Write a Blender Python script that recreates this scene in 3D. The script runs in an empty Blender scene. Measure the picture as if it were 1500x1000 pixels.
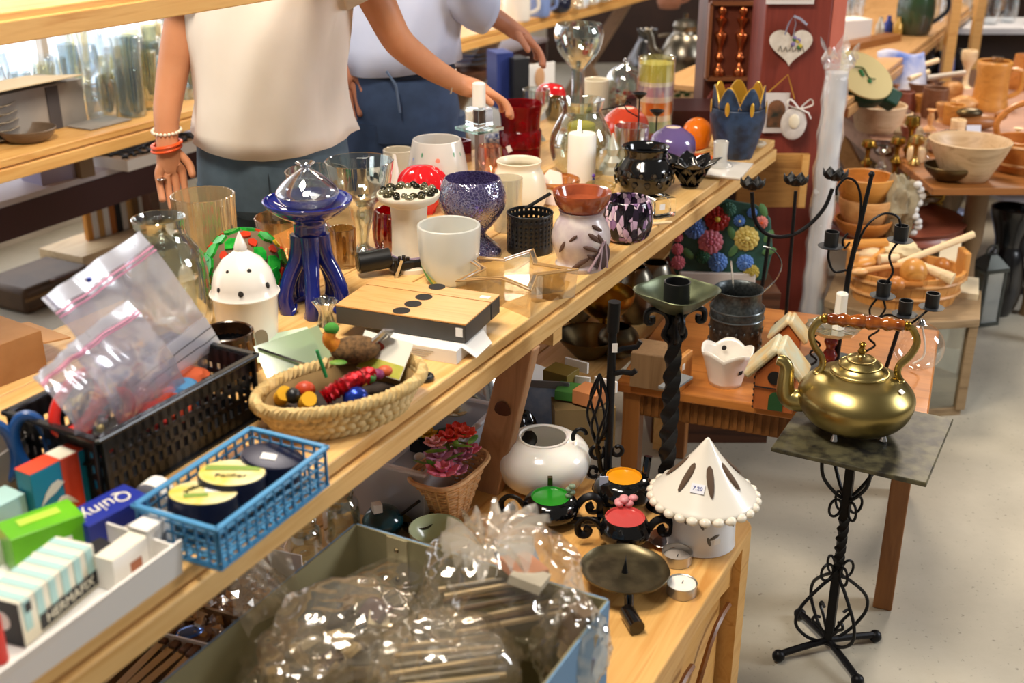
import bpy, bmesh, math, random
from mathutils import Vector, Matrix, noise
random.seed(7)
scene = bpy.context.scene
COL = scene.collection
PI = math.pi
R = math.radians
# ------------------------------------------------------------------ camera
F = 1700.0; PITCH = R(23.0); CAMZ = 1.6
cp, sp = math.cos(PITCH), math.sin(PITCH)
cam = bpy.data.objects.new('camera', bpy.data.cameras.new('camera')); COL.objects.link(cam)
cam.location = (0, 0, CAMZ); cam.rotation_euler = (PI/2-PITCH, 0, 0)
cam.data.sensor_width = 36; cam.data.lens = 36*F/1500
cam.data.clip_start = .05
cam.data.dof.use_dof = True; cam.data.dof.focus_distance = 2.3; cam.data.dof.aperture_fstop = 3.6
scene.camera = cam
# ------------------------------------------------------------------ light
w = bpy.data.worlds.new('hall_light'); scene.world = w; w.use_nodes = True
bg = w.node_tree.nodes['Background']; bg.inputs[0].default_value = (1.0, .90, .78, 1); bg.inputs[1].default_value = .22
def area(name, loc, target, size, power, col, size_y=None):
    l = bpy.data.lights.new(name, 'AREA'); l.energy = power; l.color = col; l.size = size
    if size_y: l.shape = 'RECTANGLE'; l.size_y = size_y
    o = bpy.data.objects.new(name, l); COL.objects.link(o); o.location = loc
    o.rotation_euler = (Vector(target)-Vector(loc)).to_track_quat('-Z', 'Y').to_euler()
    return o
area('ceiling_lamp_over_table', (-.75, 1.75, 3.1), (.2, 2.5, .8), .5, 66, (1, .86, .68))
area('shirt_fill_light', (-.35, 1.0, 3.2), (-.45, 2.75, 1.05), .6, 66, (1, .92, .82))  # added fill light, brightens the person's top from the front
area('ceiling_lamp_over_aisle', (1.1, 4.6, 3.3), (.9, 3.6, .6), .7, 80, (1, .84, .64))
area('window_daylight_from_door', (4.6, 2.2, 2.3), (.9, 2.4, .4), 1.1, 150, (.92, .95, 1.0), 1.5)
area('window_daylight_far_side', (-3.6, 4.2, 1.9), (-.3, 3.0, .9), 1.8, 60, (.86, .92, 1.0), 1.2)
area('ceiling_lamp_far_hall', (3.2, 6.6, 3.4), (2.4, 5.4, .5), .8, 130, (1, .86, .70))
area('ceiling_lamp_far_left', (-.6, 6.2, 3.4), (-.4, 5.2, .7), .8, 70, (1, .88, .74))
vs = scene.view_settings
vs.view_transform = 'Standard'; vs.look = 'None'; vs.gamma = 1; vs.use_curve_mapping = False; vs.exposure = -.4
scene.cycles.transparent_max_bounces = 40
# ------------------------------------------------------------------ pixel -> place (a pixel is only a direction; the plane touched gives distance)
def ray(px, py):
    x = (px-750)/F; y = (500-py)/F
    return Vector((x, cp+y*sp, -sp+y*cp))
def P(px, py, z):
    d = ray(px, py); t = (z-CAMZ)/d.z
    return Vector((d.x*t, d.y*t, z))
def PY(px, py, Y):
    d = ray(px, py); t = Y/d.y
    return Vector((d.x*t, Y, CAMZ+d.z*t))
def mpp(p): return (p[1]*cp+(CAMZ-p[2])*sp)/F
def cosa(p):
    h = math.hypot(p[0], p[1]); return h/math.hypot(h, CAMZ-p[2])
DV = Vector((.466, .884, 0)).normalized(); NV = Vector((-DV.y, DV.x, 0)); AO = Vector((-.497, .991, 0))
RZ = math.atan2(DV.y, DV.x)
def T(s, w_, z): 
    p = AO+DV*s+NV*w_; return Vector((p.x, p.y, z))
# ------------------------------------------------------------------ materials
def lin(h):
    h = h.lstrip('#'); out = []
    for i in (0, 2, 4):
        c = int(h[i:i+2], 16)/255; out.append(c/12.92 if c <= .04045 else ((c+.055)/1.055)**2.4)
    return (*out, 1)
MC = {}
def nt_new(key):
    m = bpy.data.materials.new(key); m.use_nodes = True; MC[key] = m
    return m, m.node_tree.nodes, m.node_tree.links, m.node_tree.nodes['Principled BSDF']
def ramp(N, stops):
    r = N.new('ShaderNodeValToRGB'); e = r.color_ramp.elements
    e[0].position, e[0].color = stops[0][0], lin(stops[0][1]); e[1].position, e[1].color = stops[-1][0], lin(stops[-1][1])
    for p_, c in stops[1:-1]:
        k = e.new(p_); k.color = lin(c)
    return r
def tex_coord(N, L, scale=(1, 1, 1)):
    tc = N.new('ShaderNodeTexCoord'); mp = N.new('ShaderNodeMapping'); mp.inputs['Scale'].default_value = scale
    L.new(tc.outputs['Object'], mp.inputs[0]); return mp
def bump(N, L, b, src, strength, dist=.002):
    u = N.new('ShaderNodeBump'); u.inputs['Strength'].default_value = strength; u.inputs['Distance'].default_value = dist
    L.new(src, u.inputs['Height']); L.new(u.outputs[0], b.inputs['Normal'])
def plain(key, c, rough=.5, metal=0, c2=None, scale=30, bmp=0, coat=0, trans=0, emit=0, sub=0, stretch=(1, 1, 1), ior=1.45):
    """one colour, or a mottle of two, with optional fine relief"""
    if key in MC: return MC[key]
    m, N, L, b = nt_new(key)
    b.inputs['Base Color'].default_value = lin(c); b.inputs['Roughness'].default_value = rough; b.inputs['Metallic'].default_value = metal
    b.inputs['Coat Weight'].default_value = coat; b.inputs['Transmission Weight'].default_value = trans; b.inputs['IOR'].default_value = ior
    if sub: b.inputs['Subsurface Weight'].default_value = sub; b.inputs['Subsurface Radius'].default_value = (.02, .015, .01)
    if emit: b.inputs['Emission Color'].default_value = lin(c); b.inputs['Emission Strength'].default_value = emit
    mp = tex_coord(N, L, stretch); n = N.new('ShaderNodeTexNoise'); n.inputs['Scale'].default_value = scale; n.inputs['Detail'].default_value = 5
    L.new(mp.outputs[0], n.inputs[0])
    if c2:
        r = ramp(N, [(.36, c), (.64, c2)]); L.new(n.outputs[0], r.inputs[0]); L.new(r.outputs[0], b.inputs['Base Color'])
    if bmp: bump(N, L, b, n.outputs[0], bmp)
    return m
def wood(key, c1, c2, c3=None, rough=.5, sc=1.0, axis=0, bmp=.12):
    if key in MC: return MC[key]
    m, N, L, b = nt_new(key); s = [14*sc]*3; s[axis] = 1.1*sc
    mp = tex_coord(N, L, s); n = N.new('ShaderNodeTexNoise'); n.inputs['Scale'].default_value = 2.2; n.inputs['Detail'].default_value = 7; n.inputs['Distortion'].default_value = 1.2
    L.new(mp.outputs[0], n.inputs[0])
    r = ramp(N, [(.28, c1), (.5, c2), (.72, c3 or c1)]); L.new(n.outputs[0], r.inputs[0]); L.new(r.outputs[0], b.inputs['Base Color'])
    b.inputs['Roughness'].default_value = rough; bump(N, L, b, n.outputs[0], bmp)
    return m
def glass(key, tint='#ffffff', gloss=.09, rough=.02, body=0, bodycol='#ffffff', blend=.22):
    """thin blown glass: lets light through, mirrors at grazing angles; body = share of milky or coloured scatter"""
    if key in MC: return MC[key]
    m, N, L, b = nt_new(key); out = N['Material Output']; N.remove(b)
    tr = N.new('ShaderNodeBsdfTransparent'); tr.inputs[0].default_value = lin(tint)
    gl = N.new('ShaderNodeBsdfGlossy'); gl.inputs[0].default_value = (1, 1, 1, 1); gl.inputs['Roughness'].default_value = rough
    lw = N.new('ShaderNodeLayerWeight'); lw.inputs[0].default_value = blend
    ad = N.new('ShaderNodeMath'); ad.operation = 'MULTIPLY_ADD'; ad.inputs[1].default_value = .62; ad.inputs[2].default_value = gloss; ad.use_clamp = True
    L.new(lw.outputs['Facing'], ad.inputs[0])
    base = tr
    if body:
        df = N.new('ShaderNodeBsdfDiffuse'); df.inputs[0].default_value = lin(bodycol)
        ts = N.new('ShaderNodeBsdfTranslucent'); ts.inputs[0].default_value = lin(bodycol)
        m2 = N.new('ShaderNodeMixShader'); m2.inputs[0].default_value = .4; L.new(df.outputs[0], m2.inputs[1]); L.new(ts.outputs[0], m2.inputs[2])
        m1 = N.new('ShaderNodeMixShader'); m1.inputs[0].default_value = body; L.new(tr.outputs[0], m1.inputs[1]); L.new(m2.outputs[0], m1.inputs[2]); base = m1
    mx = N.new('ShaderNodeMixShader'); L.new(ad.outputs[0], mx.inputs[0]); L.new(base.outputs[0], mx.inputs[1]); L.new(gl.outputs[0], mx.inputs[2])
    L.new(mx.outputs[0], out.inputs[0]); return m
def cell(key, cols, scale=40, rough=.3, gap='#8a7a60', gapw=.05, metal=0, stretch=(1, 1, 1)):
    """random patches of several colours with joints between them"""
    if key in MC: return MC[key]
    m, N, L, b = nt_new(key); mp = tex_coord(N, L, stretch)
    v = N.new('ShaderNodeTexVoronoi'); v.inputs['Scale'].default_value = scale; L.new(mp.outputs[0], v.inputs[0])
    e = N.new('ShaderNodeTexVoronoi'); e.feature = 'DISTANCE_TO_EDGE'; e.inputs['Scale'].default_value = scale; L.new(mp.outputs[0], e.inputs[0])
    sx = N.new('ShaderNodeSeparateColor'); L.new(v.outputs['Color'], sx.inputs[0])
    k = len(cols); r = ramp(N, [(0, cols[0]), (1, cols[-1])] if k < 3 else [(i/k, c) for i, c in enumerate(cols)])
    r.color_ramp.interpolation = 'CONSTANT'; L.new(sx.outputs[0], r.inputs[0])
    mt = N.new('ShaderNodeMath'); mt.operation = 'LESS_THAN'; mt.inputs[1].default_value = gapw; L.new(e.outputs['Distance'], mt.inputs[0])
    mx = N.new('ShaderNodeMix'); mx.data_type = 'RGBA'; L.new(mt.outputs[0], mx.inputs[0]); L.new(r.outputs[0], mx.inputs[6]); mx.inputs[7].default_value = lin(gap)
    L.new(mx.outputs[2], b.inputs['Base Color']); b.inputs['Roughness'].default_value = rough; b.inputs['Metallic'].default_value = metal
    bump(N, L, b, e.outputs['Distance'], .4); return m
# ------------------------------------------------------------------ mesh building
class MB:
    def __init__(s): s.v = []; s.f = []
    def add(s, vs_, fs, M=None):
        o = len(s.v); s.v += [(M @ Vector(p)) if M else Vector(p) for p in vs_]; s.f += [tuple(i+o for i in f) for f in fs]; return s
    def box(s, c, d, M=None, taper=1):
        x, y, z = c; a, b, h = d[0]/2, d[1]/2, d[2]/2; k = taper
        return s.add([(x-a, y-b, z-h), (x+a, y-b, z-h), (x+a, y+b, z-h), (x-a, y+b, z-h), (x-a*k, y-b*k, z+h), (x+a*k, y-b*k, z+h), (x+a*k, y+b*k, z+h), (x-a*k, y+b*k, z+h)],
                     [(3, 2, 1, 0), (4, 5, 6, 7), (0, 1, 5, 4), (1, 2, 6, 5), (2, 3, 7, 6), (3, 0, 4, 7)], M)
    def lathe(s, prof, n=28, c=(0, 0, 0), M=None, sx=1, sy=1, fn=None, a0=0, a1=2*PI):
        vs_, fs = [], []; k = len(prof); full = abs(a1-a0-2*PI) < 1e-6; m = n if full else n+1
        for i in range(m):
            a = a0+(a1-a0)*i/n
            for r, z in prof:
                q = r*(fn(a, z) if fn else 1); vs_.append((c[0]+q*sx*math.cos(a), c[1]+q*sy*math.sin(a), c[2]+z))
        for i in range(n):
            j = (i+1) % m
            for q in range(k-1): fs.append((i*k+q, j*k+q, j*k+q+1, i*k+q+1))
        return s.add(vs_, fs, M)
    def tube(s, pts, r, n=8, closed=False, M=None, cap=True, flat=1):
        pts = [Vector(p) for p in pts]; m = len(pts); vs_, fs = [], []
        rad = r if callable(r) else (lambda t: r)
        tn = []
        for i in range(m):
            a = pts[(i-1) % m] if closed or i else pts[0]; b = pts[(i+1) % m] if closed or i < m-1 else pts[-1]
            t = b-a; tn.append(t.normalized() if t.length > 1e-9 else Vector((0, 0, 1)))
        u = tn[0].orthogonal().normalized()
        for i in range(m):
            u = u-tn[i]*u.dot(tn[i]); u = u.normalized() if u.length > 1e-6 else tn[i].orthogonal().normalized()
            v = tn[i].cross(u); q = rad(i/max(1, m-1))
            for j in range(n):
                a = 2*PI*j/n; vs_.append(pts[i]+u*(q*math.cos(a))+v*(q*flat*math.sin(a)))
        for i in range(m if closed else m-1):
            a, b = i*n, ((i+1) % m)*n
            for j in range(n): fs.append((a+j, a+(j+1) % n, b+(j+1) % n, b+j))
        if cap and not closed: fs += [tuple(range(n-1, -1, -1)), tuple(range((m-1)*n, m*n))]
        return s.add(vs_, fs, M)
    def prism(s, pts, z0, z1, M=None):
        n = len(pts); return s.add([(x, y, z0) for x, y in pts]+[(x, y, z1) for x, y in pts],
            [tuple(range(n-1, -1, -1)), tuple(range(n, 2*n))]+[(i, (i+1) % n, n+(i+1) % n, n+i) for i in range(n)], M)
    def ball(s, c, r, nu=16, nv=10, M=None):
        rx, ry, rz = r if isinstance(r, (tuple, list)) else (r, r, r)
        vs_ = [(c[0], c[1], c[2]-rz)]; fs = []
        for i in range(1, nv):
            a = -PI/2+PI*i/nv
            for j in range(nu): b = 2*PI*j/nu; vs_.append((c[0]+rx*math.cos(a)*math.cos(b), c[1]+ry*math.cos(a)*math.sin(b), c[2]+rz*math.sin(a)))
        vs_.append((c[0], c[1], c[2]+rz)); t = len(vs_)-1
        for j in range(nu):
            fs.append((0, 1+(j+1) % nu, 1+j)); fs.append((t, t-nu+j, t-nu+(j+1) % nu))
        for i in range(nv-2):
            for j in range(nu): a = 1+i*nu; fs.append((a+j, a+(j+1) % nu, a+nu+(j+1) % nu, a+nu+j))
        return s.add(vs_, fs, M)
    def grid(s, fn, nu, nv, M=None):
        vs_ = [fn(i/nu, j/nv) for i in range(nu+1) for j in range(nv+1)]
        return s.add(vs_, [(i*(nv+1)+j, (i+1)*(nv+1)+j, (i+1)*(nv+1)+j+1, i*(nv+1)+j+1) for i in range(nu) for j in range(nv)], M)
    def obj(s, name, mat, parent=None, smooth=True, ang=38, solid=0, bevel=0, sub=0, loc=None, rot=None):
        me = bpy.data.meshes.new(name); me.from_pydata([tuple(p) for p in s.v], [], s.f); me.update()
        bm = bmesh.new(); bm.from_mesh(me); bmesh.ops.remove_doubles(bm, verts=bm.verts, dist=1e-6); bmesh.ops.recalc_face_normals(bm, faces=bm.faces); bm.to_mesh(me); bm.free()
        if smooth: me.shade_smooth(); me.set_sharp_from_angle(angle=R(ang))
        o = bpy.data.objects.new(name, me); COL.objects.link(o); me.materials.append(mat)
        if parent: o.parent = parent
        if loc is not None: o.location = loc
        if rot is not None: o.rotation_euler = rot if isinstance(rot, (tuple, list)) else (0, 0, rot)
        if solid: k = o.modifiers.new('t', 'SOLIDIFY'); k.thickness = solid; k.offset = 0
        if bevel: k = o.modifiers.new('b', 'BEVEL'); k.width = bevel; k.segments = 2; k.limit_method = 'ANGLE'
        if sub: k = o.modifiers.new('s', 'SUBSURF'); k.levels = k.render_levels = sub
        return o
def tag(o, label=None, cat=None, group=None, kind=None):
    if label: o['label'] = label
    if cat: o['category'] = cat
    if group: o['group'] = group
    if kind: o['kind'] = kind
    return o
def thing(name, label, cat, loc=(0, 0, 0), rz=0, group=None, rot=None):
    o = bpy.data.objects.new(name, None); COL.objects.link(o); o.empty_display_size = .03
    o.location = loc; o.rotation_euler = rot or (0, 0, rz); return tag(o, label, cat, group)
def struct(o): o['kind'] = 'structure'; return o
def copy_tree(o, parent=None):
    c = o.copy(); COL.objects.link(c); c.parent = parent
    for ch in list(o.children): copy_tree(ch, c)
    return c
def text(parent, body, size, mat, loc, rot, name='lettering', sx=1.0, font_shear=0, depth=.0003, spacing=1):
    cu = bpy.data.curves.new('t', 'FONT'); cu.body = body; cu.size = size; cu.align_x = 'CENTER'; cu.align_y = 'CENTER'; cu.extrude = depth; cu.shear = font_shear; cu.space_character = spacing
    cu.resolution_u = 3
    t = bpy.data.objects.new('t', cu); COL.objects.link(t)
    me = bpy.data.meshes.new_from_object(t.evaluated_get(bpy.context.evaluated_depsgraph_get())); bpy.data.objects.remove(t); bpy.data.curves.remove(cu)
    o = bpy.data.objects.new(name, me); COL.objects.link(o); me.materials.clear(); me.materials.append(mat); o.parent = parent; o.location = loc; o.rotation_euler = rot; o.scale = (sx, 1, 1); return o
def M4(loc=(0, 0, 0), rot=(0, 0, 0), sc=(1, 1, 1)):
    from mathutils import Euler
    return Matrix.LocRotScale(Vector(loc), Euler(rot), Vector(sc))
def dome(prof): return prof
def vessel(outer, th, lip=True):
    """outer: (r, z) from foot centre to rim; returns closed thin-wall profile"""
    inn = [(max(r-th, 0.0), z+(th if i == 0 else th*.3 if i < 2 else 0)) for i, (r, z) in enumerate(outer)]
    return outer+[(outer[-1][0]-th*.5, outer[-1][1]+th*.35)]+inn[::-1]
def smoothp(prof, k=4):
    """Catmull-Rom through a profile"""
    out = []; n = len(prof)
    for i in range(n-1):
        p0, p1, p2, p3 = prof[max(i-1, 0)], prof[i], prof[i+1], prof[min(i+2, n-1)]
        for j in range(k):
            t = j/k; out.append(tuple(.5*(2*b+(c-a)*t+(2*a-5*b+4*c-d)*t*t+(3*b-a-3*c+d)*t**3) for a, b, c, d in zip(p0, p1, p2, p3)))
    out.append(prof[-1]); return [(max(q[0], 0.0), *q[1:]) for q in out] if len(prof[0]) == 2 else out
def pxprof(p, prof):
    """profile given in photo pixels (radius, height) -> metres at the place p"""
    m = mpp(p); c = cosa(p); return [(r*m, h*m/c) for r, h in prof]
def helix(r, h, turns, n, r2=None):
    return [((r+((r2 or r)-r)*i/n)*math.cos(2*PI*turns*i/n), (r+((r2 or r)-r)*i/n)*math.sin(2*PI*turns*i/n), h*i/n) for i in range(n+1)]
def scroll(c, r0, r1, a0, a1, n=22, ax='xz', y=0):
    """flat spiral round c"""
    out = []
    for i in range(n+1):
        t = i/n; a = a0+(a1-a0)*t; r = r0+(r1-r0)*t; u, v = c[0]+r*math.cos(a), c[1]+r*math.sin(a)
        out.append((u, y, v) if ax == 'xz' else (u, v, y))
    return out
# ------------------------------------------------------------------ shared materials
pine = wood('pine', '#d9a660', '#e8be7c', '#cf974e', .42)
pine2 = wood('pine_oiled', '#d59b52', '#e2b068', '#c98c45', .38, 1.0)
oak = wood('brown_wood', '#7d4c22', '#9a622f', '#6c3f1b', .4)
oakdk = wood('dark_wood', '#4a2a18', '#5d3722', '#3c2114', .45)
redwood = wood('red_brown_wood', '#7a3f2e', '#8d4c38', '#693426', .4)
palewood = wood('pale_turned_wood', '#c98f52', '#dba66a', '#b97d42', .4, 1.2)
birch = wood('birch_wood', '#e0c193', '#ecd3a9', '#d4b17e', .45)
greywood = wood('weathered_wood', '#8a7152', '#9c8463', '#776044', .6)
white_cer = plain('white_ceramic', '#efe9df', .22, coat=.3)
cream_cer = plain('cream_ceramic', '#eadfc6', .3, coat=.2)
black_iron = plain('black_iron', '#17171a', .42, .55, bmp=.25, scale=90)
black_gloss = plain('black_glaze', '#0b0b0d', .12, coat=.6)
black_plas = plain('black_plastic', '#131416', .38)
clear = glass('clear_glass', '#f7fbfa', .07)
clear2 = glass('clear_thick_glass', '#eef4f2', .14, blend=.45)
paper_w = plain('white_paper', '#ece9e4', .8)
sticker = plain('price_sticker', '#f4f2ee', .7)
ink = plain('black_ink', '#141414', .7)
blueink = plain('blue_ink', '#2b3f9a', .7)
brass = plain('brass', '#b08b3c', .27, 1, '#8f6f2c', 12)
pewter = plain('pewter', '#8d8678', .3, 1, '#5f5a50', 14)
bronze = plain('dark_bronze', '#4d4435', .34, .9, '#6b5a3a', 14)
silver = plain('steel', '#c9c9c9', .18, 1)
wax = plain('white_wax', '#f3efe4', .5, sub=.25)
card_grey = plain('grey_board', '#8d8781', .8, c2='#9a938b', scale=8)
card_brown = plain('brown_board', '#b79a6c', .8, c2='#c2a578', scale=8)
cream_paint = plain('cream_paint', '#e6d9bb', .5)
leaf_green = plain('leaf_green', '#4c7a2c', .5, c2='#7a9a3a', scale=40)
# ================================================================== SETTING
m, N, L, b = nt_new('concrete')
mp = tex_coord(N, L, (1, 1, 1)); n1 = N.new('ShaderNodeTexNoise'); n1.inputs['Scale'].default_value = 1.6; n1.inputs['Detail'].default_value = 9; n1.inputs['Roughness'].default_value = .68
n2 = N.new('ShaderNodeTexNoise'); n2.inputs['Scale'].default_value = 75; n2.inputs['Detail'].default_value = 3
L.new(mp.outputs[0], n1.inputs[0]); L.new(mp.outputs[0], n2.inputs[0])
r1 = ramp(N, [(.3, '#a19a8a'), (.55, '#b3ac9b'), (.75, '#bdb7a8')]); r2 = ramp(N, [(.26, '#6f6a60'), (.36, '#ffffff')]); L.new(n1.outputs[0], r1.inputs[0]); L.new(n2.outputs[0], r2.inputs[0])
mx = N.new('ShaderNodeMix'); mx.data_type = 'RGBA'; mx.blend_type = 'MULTIPLY'; mx.inputs[0].default_value = .55; L.new(r1.outputs[0], mx.inputs[6]); L.new(r2.outputs[0], mx.inputs[7])
L.new(mx.outputs[2], b.inputs['Base Color']); b.inputs['Roughness'].default_value = .55; bump(N, L, b, n2.outputs[0], .1)
concrete = m
struct(MB().box((1, 4, -.03), (14, 13, .06)).obj('floor', concrete, smooth=False))
wallm = plain('whitewashed_wall', '#d8d2c8', .8, c2='#c9c2b6', scale=5, bmp=.1)
darkwall = plain('dark_timber_wall', '#2c1c17', .6, c2='#3a251d', scale=6)
# wall along the left aisle, with a row of windows
WW = 3.3; RM = Matrix.Translation(AO) @ Matrix.Rotation(RZ, 4, 'Z')
mb = MB(); mb.box((3.5, WW+.06, .15), (11, .12, .30), RM); mb.box((3.5, WW+.06, 2.75), (11, .12, 1.1), RM)
for s in (-1.2, 1.35, 3.9, 6.4, 8.9): mb.box((s, WW+.06, 1.25), (.35, .12, 1.9), RM)
struct(mb.obj('wall_left', wallm, smooth=False))
pane = plain('daylight_pane', '#eef4ff', .2, emit=2.6)
for k, (s0, s1) in enumerate(((-1.03, 1.17), (1.53, 3.72), (4.08, 6.22), (6.58, 8.72))):
    wn = bpy.data.objects.new('window_%d' % (k+1), None); COL.objects.link(wn); struct(wn); wn.location = T((s0+s1)/2, WW+.05, .30); wn.rotation_euler = (0, 0, RZ)
    L_ = s1-s0
    for q in range(3): MB().box((-L_/2+L_*(q+.5)/3, .02, .95), (L_/3-.03, .01, 1.86)).obj('pane', pane, wn, False)
    MB().box((0, -.01, .012), (L_, .1, .025)).obj('window_sill', wallm, wn, False)
    fm = MB(); fm.box((0, 0, 1.88), (L_, .05, .04)); [fm.box((-L_/2+L_*q/3, 0, .95), (.04, .05, 1.86)) for q in range(4)]; fm.obj('window_frame', wallm, wn, False)
struct(MB().box((3, 9.6, 1.65), (11, .12, 3.3)).obj('wall_back', darkwall, smooth=False))
struct(MB().box((7.5, 5, 1.65), (.12, 11, 3.3)).obj('wall_right', darkwall, smooth=False))
# ------------------------------------------------------------------ red-brown pillar and the darker post beside it
pc = PY(1165, 150, 3.62)
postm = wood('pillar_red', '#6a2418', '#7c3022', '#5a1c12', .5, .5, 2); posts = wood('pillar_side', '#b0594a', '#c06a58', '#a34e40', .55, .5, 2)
for nm, x0, x1, Y0, dz, mt in (('trim_1', PY(1113, 120, 3.6).x, PY(1209, 120, 3.6).x, 3.6, .2, postm), ('trim_2', PY(1032, 90, 3.95).x, PY(1102, 90, 3.95).x, 3.95, .2, wood('post_dark', '#40190f', '#51230f', '#33130c', .5, .5, 2))):
    o = MB().box(((x0+x1)/2, Y0+dz/2, 1.6), (x1-x0, dz, 3.2)).obj(nm, mt, smooth=False, bevel=.006); struct(o)
PXL, PXR = PY(1113, 120, 3.6).x, PY(1209, 120, 3.6).x
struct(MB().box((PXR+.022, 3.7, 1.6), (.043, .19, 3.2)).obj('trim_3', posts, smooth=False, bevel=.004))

# ================================================================== MAIN TABLE
def plank(parent, s0, s1, w0, w1, z0, z1, mat, name='plank', j=0):
    o = MB().box(((s0+s1)/2, (w0+w1)/2, (z0+z1)/2), (s1-s0, w1-w0, z1-z0)).obj(name, mat, parent, False, bevel=.003); return o
def long_table(label, s0, s1, wf, wb, z, nplanks, trestles, legmat=None, rail=True, mat=pine):
    t = thing('trestle_table', label, 'table', AO+Vector((0, 0, 0)), RZ)
    dw = (wb-wf)/nplanks
    for k in range(nplanks): plank(t, s0, s1, wf+k*dw+(.0015 if k else 0), wf+(k+1)*dw-.0015, z-.022, z, mat)
    if rail:
        plank(t, s0, s1, wf-.008, wf+.03, z-.062, z-.026, mat, 'front_rail'); plank(t, s0, s1, wb-.03, wb+.004, z-.062, z-.026, mat, 'back_rail')
    for s in trestles:
        for sg in (1, -1):
            lw = .075; a = Vector((s+.02*sg, wf+.08 if sg > 0 else wb-.08, z-.06)); e = Vector((s+.02*sg, wb-.12 if sg > 0 else wf+.12, .0))
            d = (e-a); q = d.normalized(); sd = Vector((0, q.z, -q.y)); mb = MB(); h = lw/2; th = .019
            vs_ = [p+sd*x*h+Vector((y*th, 0, 0)) for p in (a, e) for x, y in ((-1, -1), (1, -1), (1, 1), (-1, 1))]
            mb.add(vs_, [(3, 2, 1, 0), (4, 5, 6, 7), (0, 1, 5, 4), (1, 2, 6, 5), (2, 3, 7, 6), (3, 0, 4, 7)])
            mb.obj('trestle_leg', legmat or mat, t, False, bevel=.003)
    return t
main_table = long_table('long pine trestle table crowded with candle holders and glass', -.55, 2.75, 0, .74, .8, 5, [-.3, 2.45])
# board leg in view (leans back) with a knot
lg = MB(); a0 = P(768, 505, .74); a1 = P(714, 716, .45)
top = Vector((a0.x, a0.y, .74)); bot = Vector((a1.x, a1.y, .45)); ext = top+(bot-top)*(.74/.29)
inv = (Matrix.Translation(AO) @ Matrix.Rotation(RZ, 4, 'Z')).inverted()
tl, bl = inv @ top, inv @ ext; bl.z = 0; tl.y = max(tl.y, .02)
d_ = (bl-tl).normalized(); wd = Vector((1, 0, 0)).cross(d_)
for p_ in (0,):
    xa = Vector((.0, .033, 0)); xb = Vector((.014, 0, 0))
    lg.add([p+xa*i+xb*j+Vector((0, 0, 0)) for p in (tl, bl) for i, j in ((-1, -1), (1, -1), (1, 1), (-1, 1))], [(3, 2, 1, 0), (4, 5, 6, 7), (0, 1, 5, 4), (1, 2, 6, 5), (2, 3, 7, 6), (3, 0, 4, 7)])
legm = wood('pine_leg_shade', '#a67c58', '#b98d66', '#9a714e', .5, 1, 2)  # greyer pine: the leg's shadow side is put into its colour
lo = lg.obj('leg', legm, main_table, False, bevel=.003)
kn = MB(); kq = tl+(bl-tl)*.17+Vector((-.0142, 0, 0)); kn.ball((kq.x, kq.y, kq.z), (.002, .018, .021), 14, 8); kn.obj('knot', plain('knot', '#55301b', .5), lo)
MB().box((1.3, .37, .71), (.04, .7, .05)).obj('cross_rail', pine, main_table, False)
MB().ball((T(0, 0, 0).x*0+.69, .10, .8), (.009, .006, .0012), 10, 6).obj('knot', plain('knot', '#55301b', .5), main_table)
MB().ball((.22, .045, .8), (.007, .004, .0012), 10, 6).obj('knot', plain('knot', '#55301b', .5), main_table)
# upper shelf over the back of the table
us = thing('upper_shelf', 'pine shelf board above the back of the table, top left corner', 'shelf', AO, RZ)
MB().box((.85, .685, 1.36), (2.7, .145, .026)).obj('shelf_board', pine2, us, False, bevel=.002)
MB().box((.85, .612, 1.345), (2.7, .02, .034)).obj('front_lip', pine2, us, False, bevel=.002)
for s in (-.48,): MB().box((s, .70, 1.07), (.045, .06, .56)).obj('upright', pine2, us, False)
# lower shelf of the table
ls = thing('lower_shelf', 'pine boards forming the shelf beneath the main table', 'shelf', AO, RZ)
for k in range(3): MB().box((.875, .17+k*.2, .435), (2.85, .196, .024)).obj('plank', pine, ls, False, bevel=.002)
MB().box((1.0, .37, .40), (.05, .6, .046)).obj('bearer', pine, ls, False)
MB().box((-.2, .37, .40), (.05, .6, .046)).obj('bearer', pine, ls, False); MB().box((2.2, .37, .40), (.05, .6, .046)).obj('bearer', pine, ls, False)
for s_, w_ in ((-.2, .1), (-.2, .64), (2.2, .1), (2.2, .64)): MB().box((s_, w_, .19), (.05, .05, .38)).obj('leg', pine, ls, False)
# low pine cabinet in front
cc = inv @ Vector((*P(1107, 762, .45)[:2], 0))   # far right corner of its top
CS1, CW0 = cc.x, cc.y
cab = thing('pine_cabinet', 'low light pine cabinet with rounded top corner and scalloped apron', 'cabinet', AO, RZ)
pts = []
for (x, y, a) in ((CS1-.03, CW0+.03, -PI/2), (CS1-.03, .065-.0, 0)):
    for k in range(6): pts.append((x+.03*math.cos(a+PI/2*k/5), y+.03*math.sin(a+PI/2*k/5)))
pts = [(CS1-1.7, CW0)]+pts+[(CS1-1.7, .095)]
MB().prism(pts, .426, .45).obj('top', pine2, cab, False, bevel=.004)
MB().box((CS1-.87, (CW0+.06)/2+.005, .19), (1.6, .06-CW0-.06, .38)).obj('body', pine2, cab, False)
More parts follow.
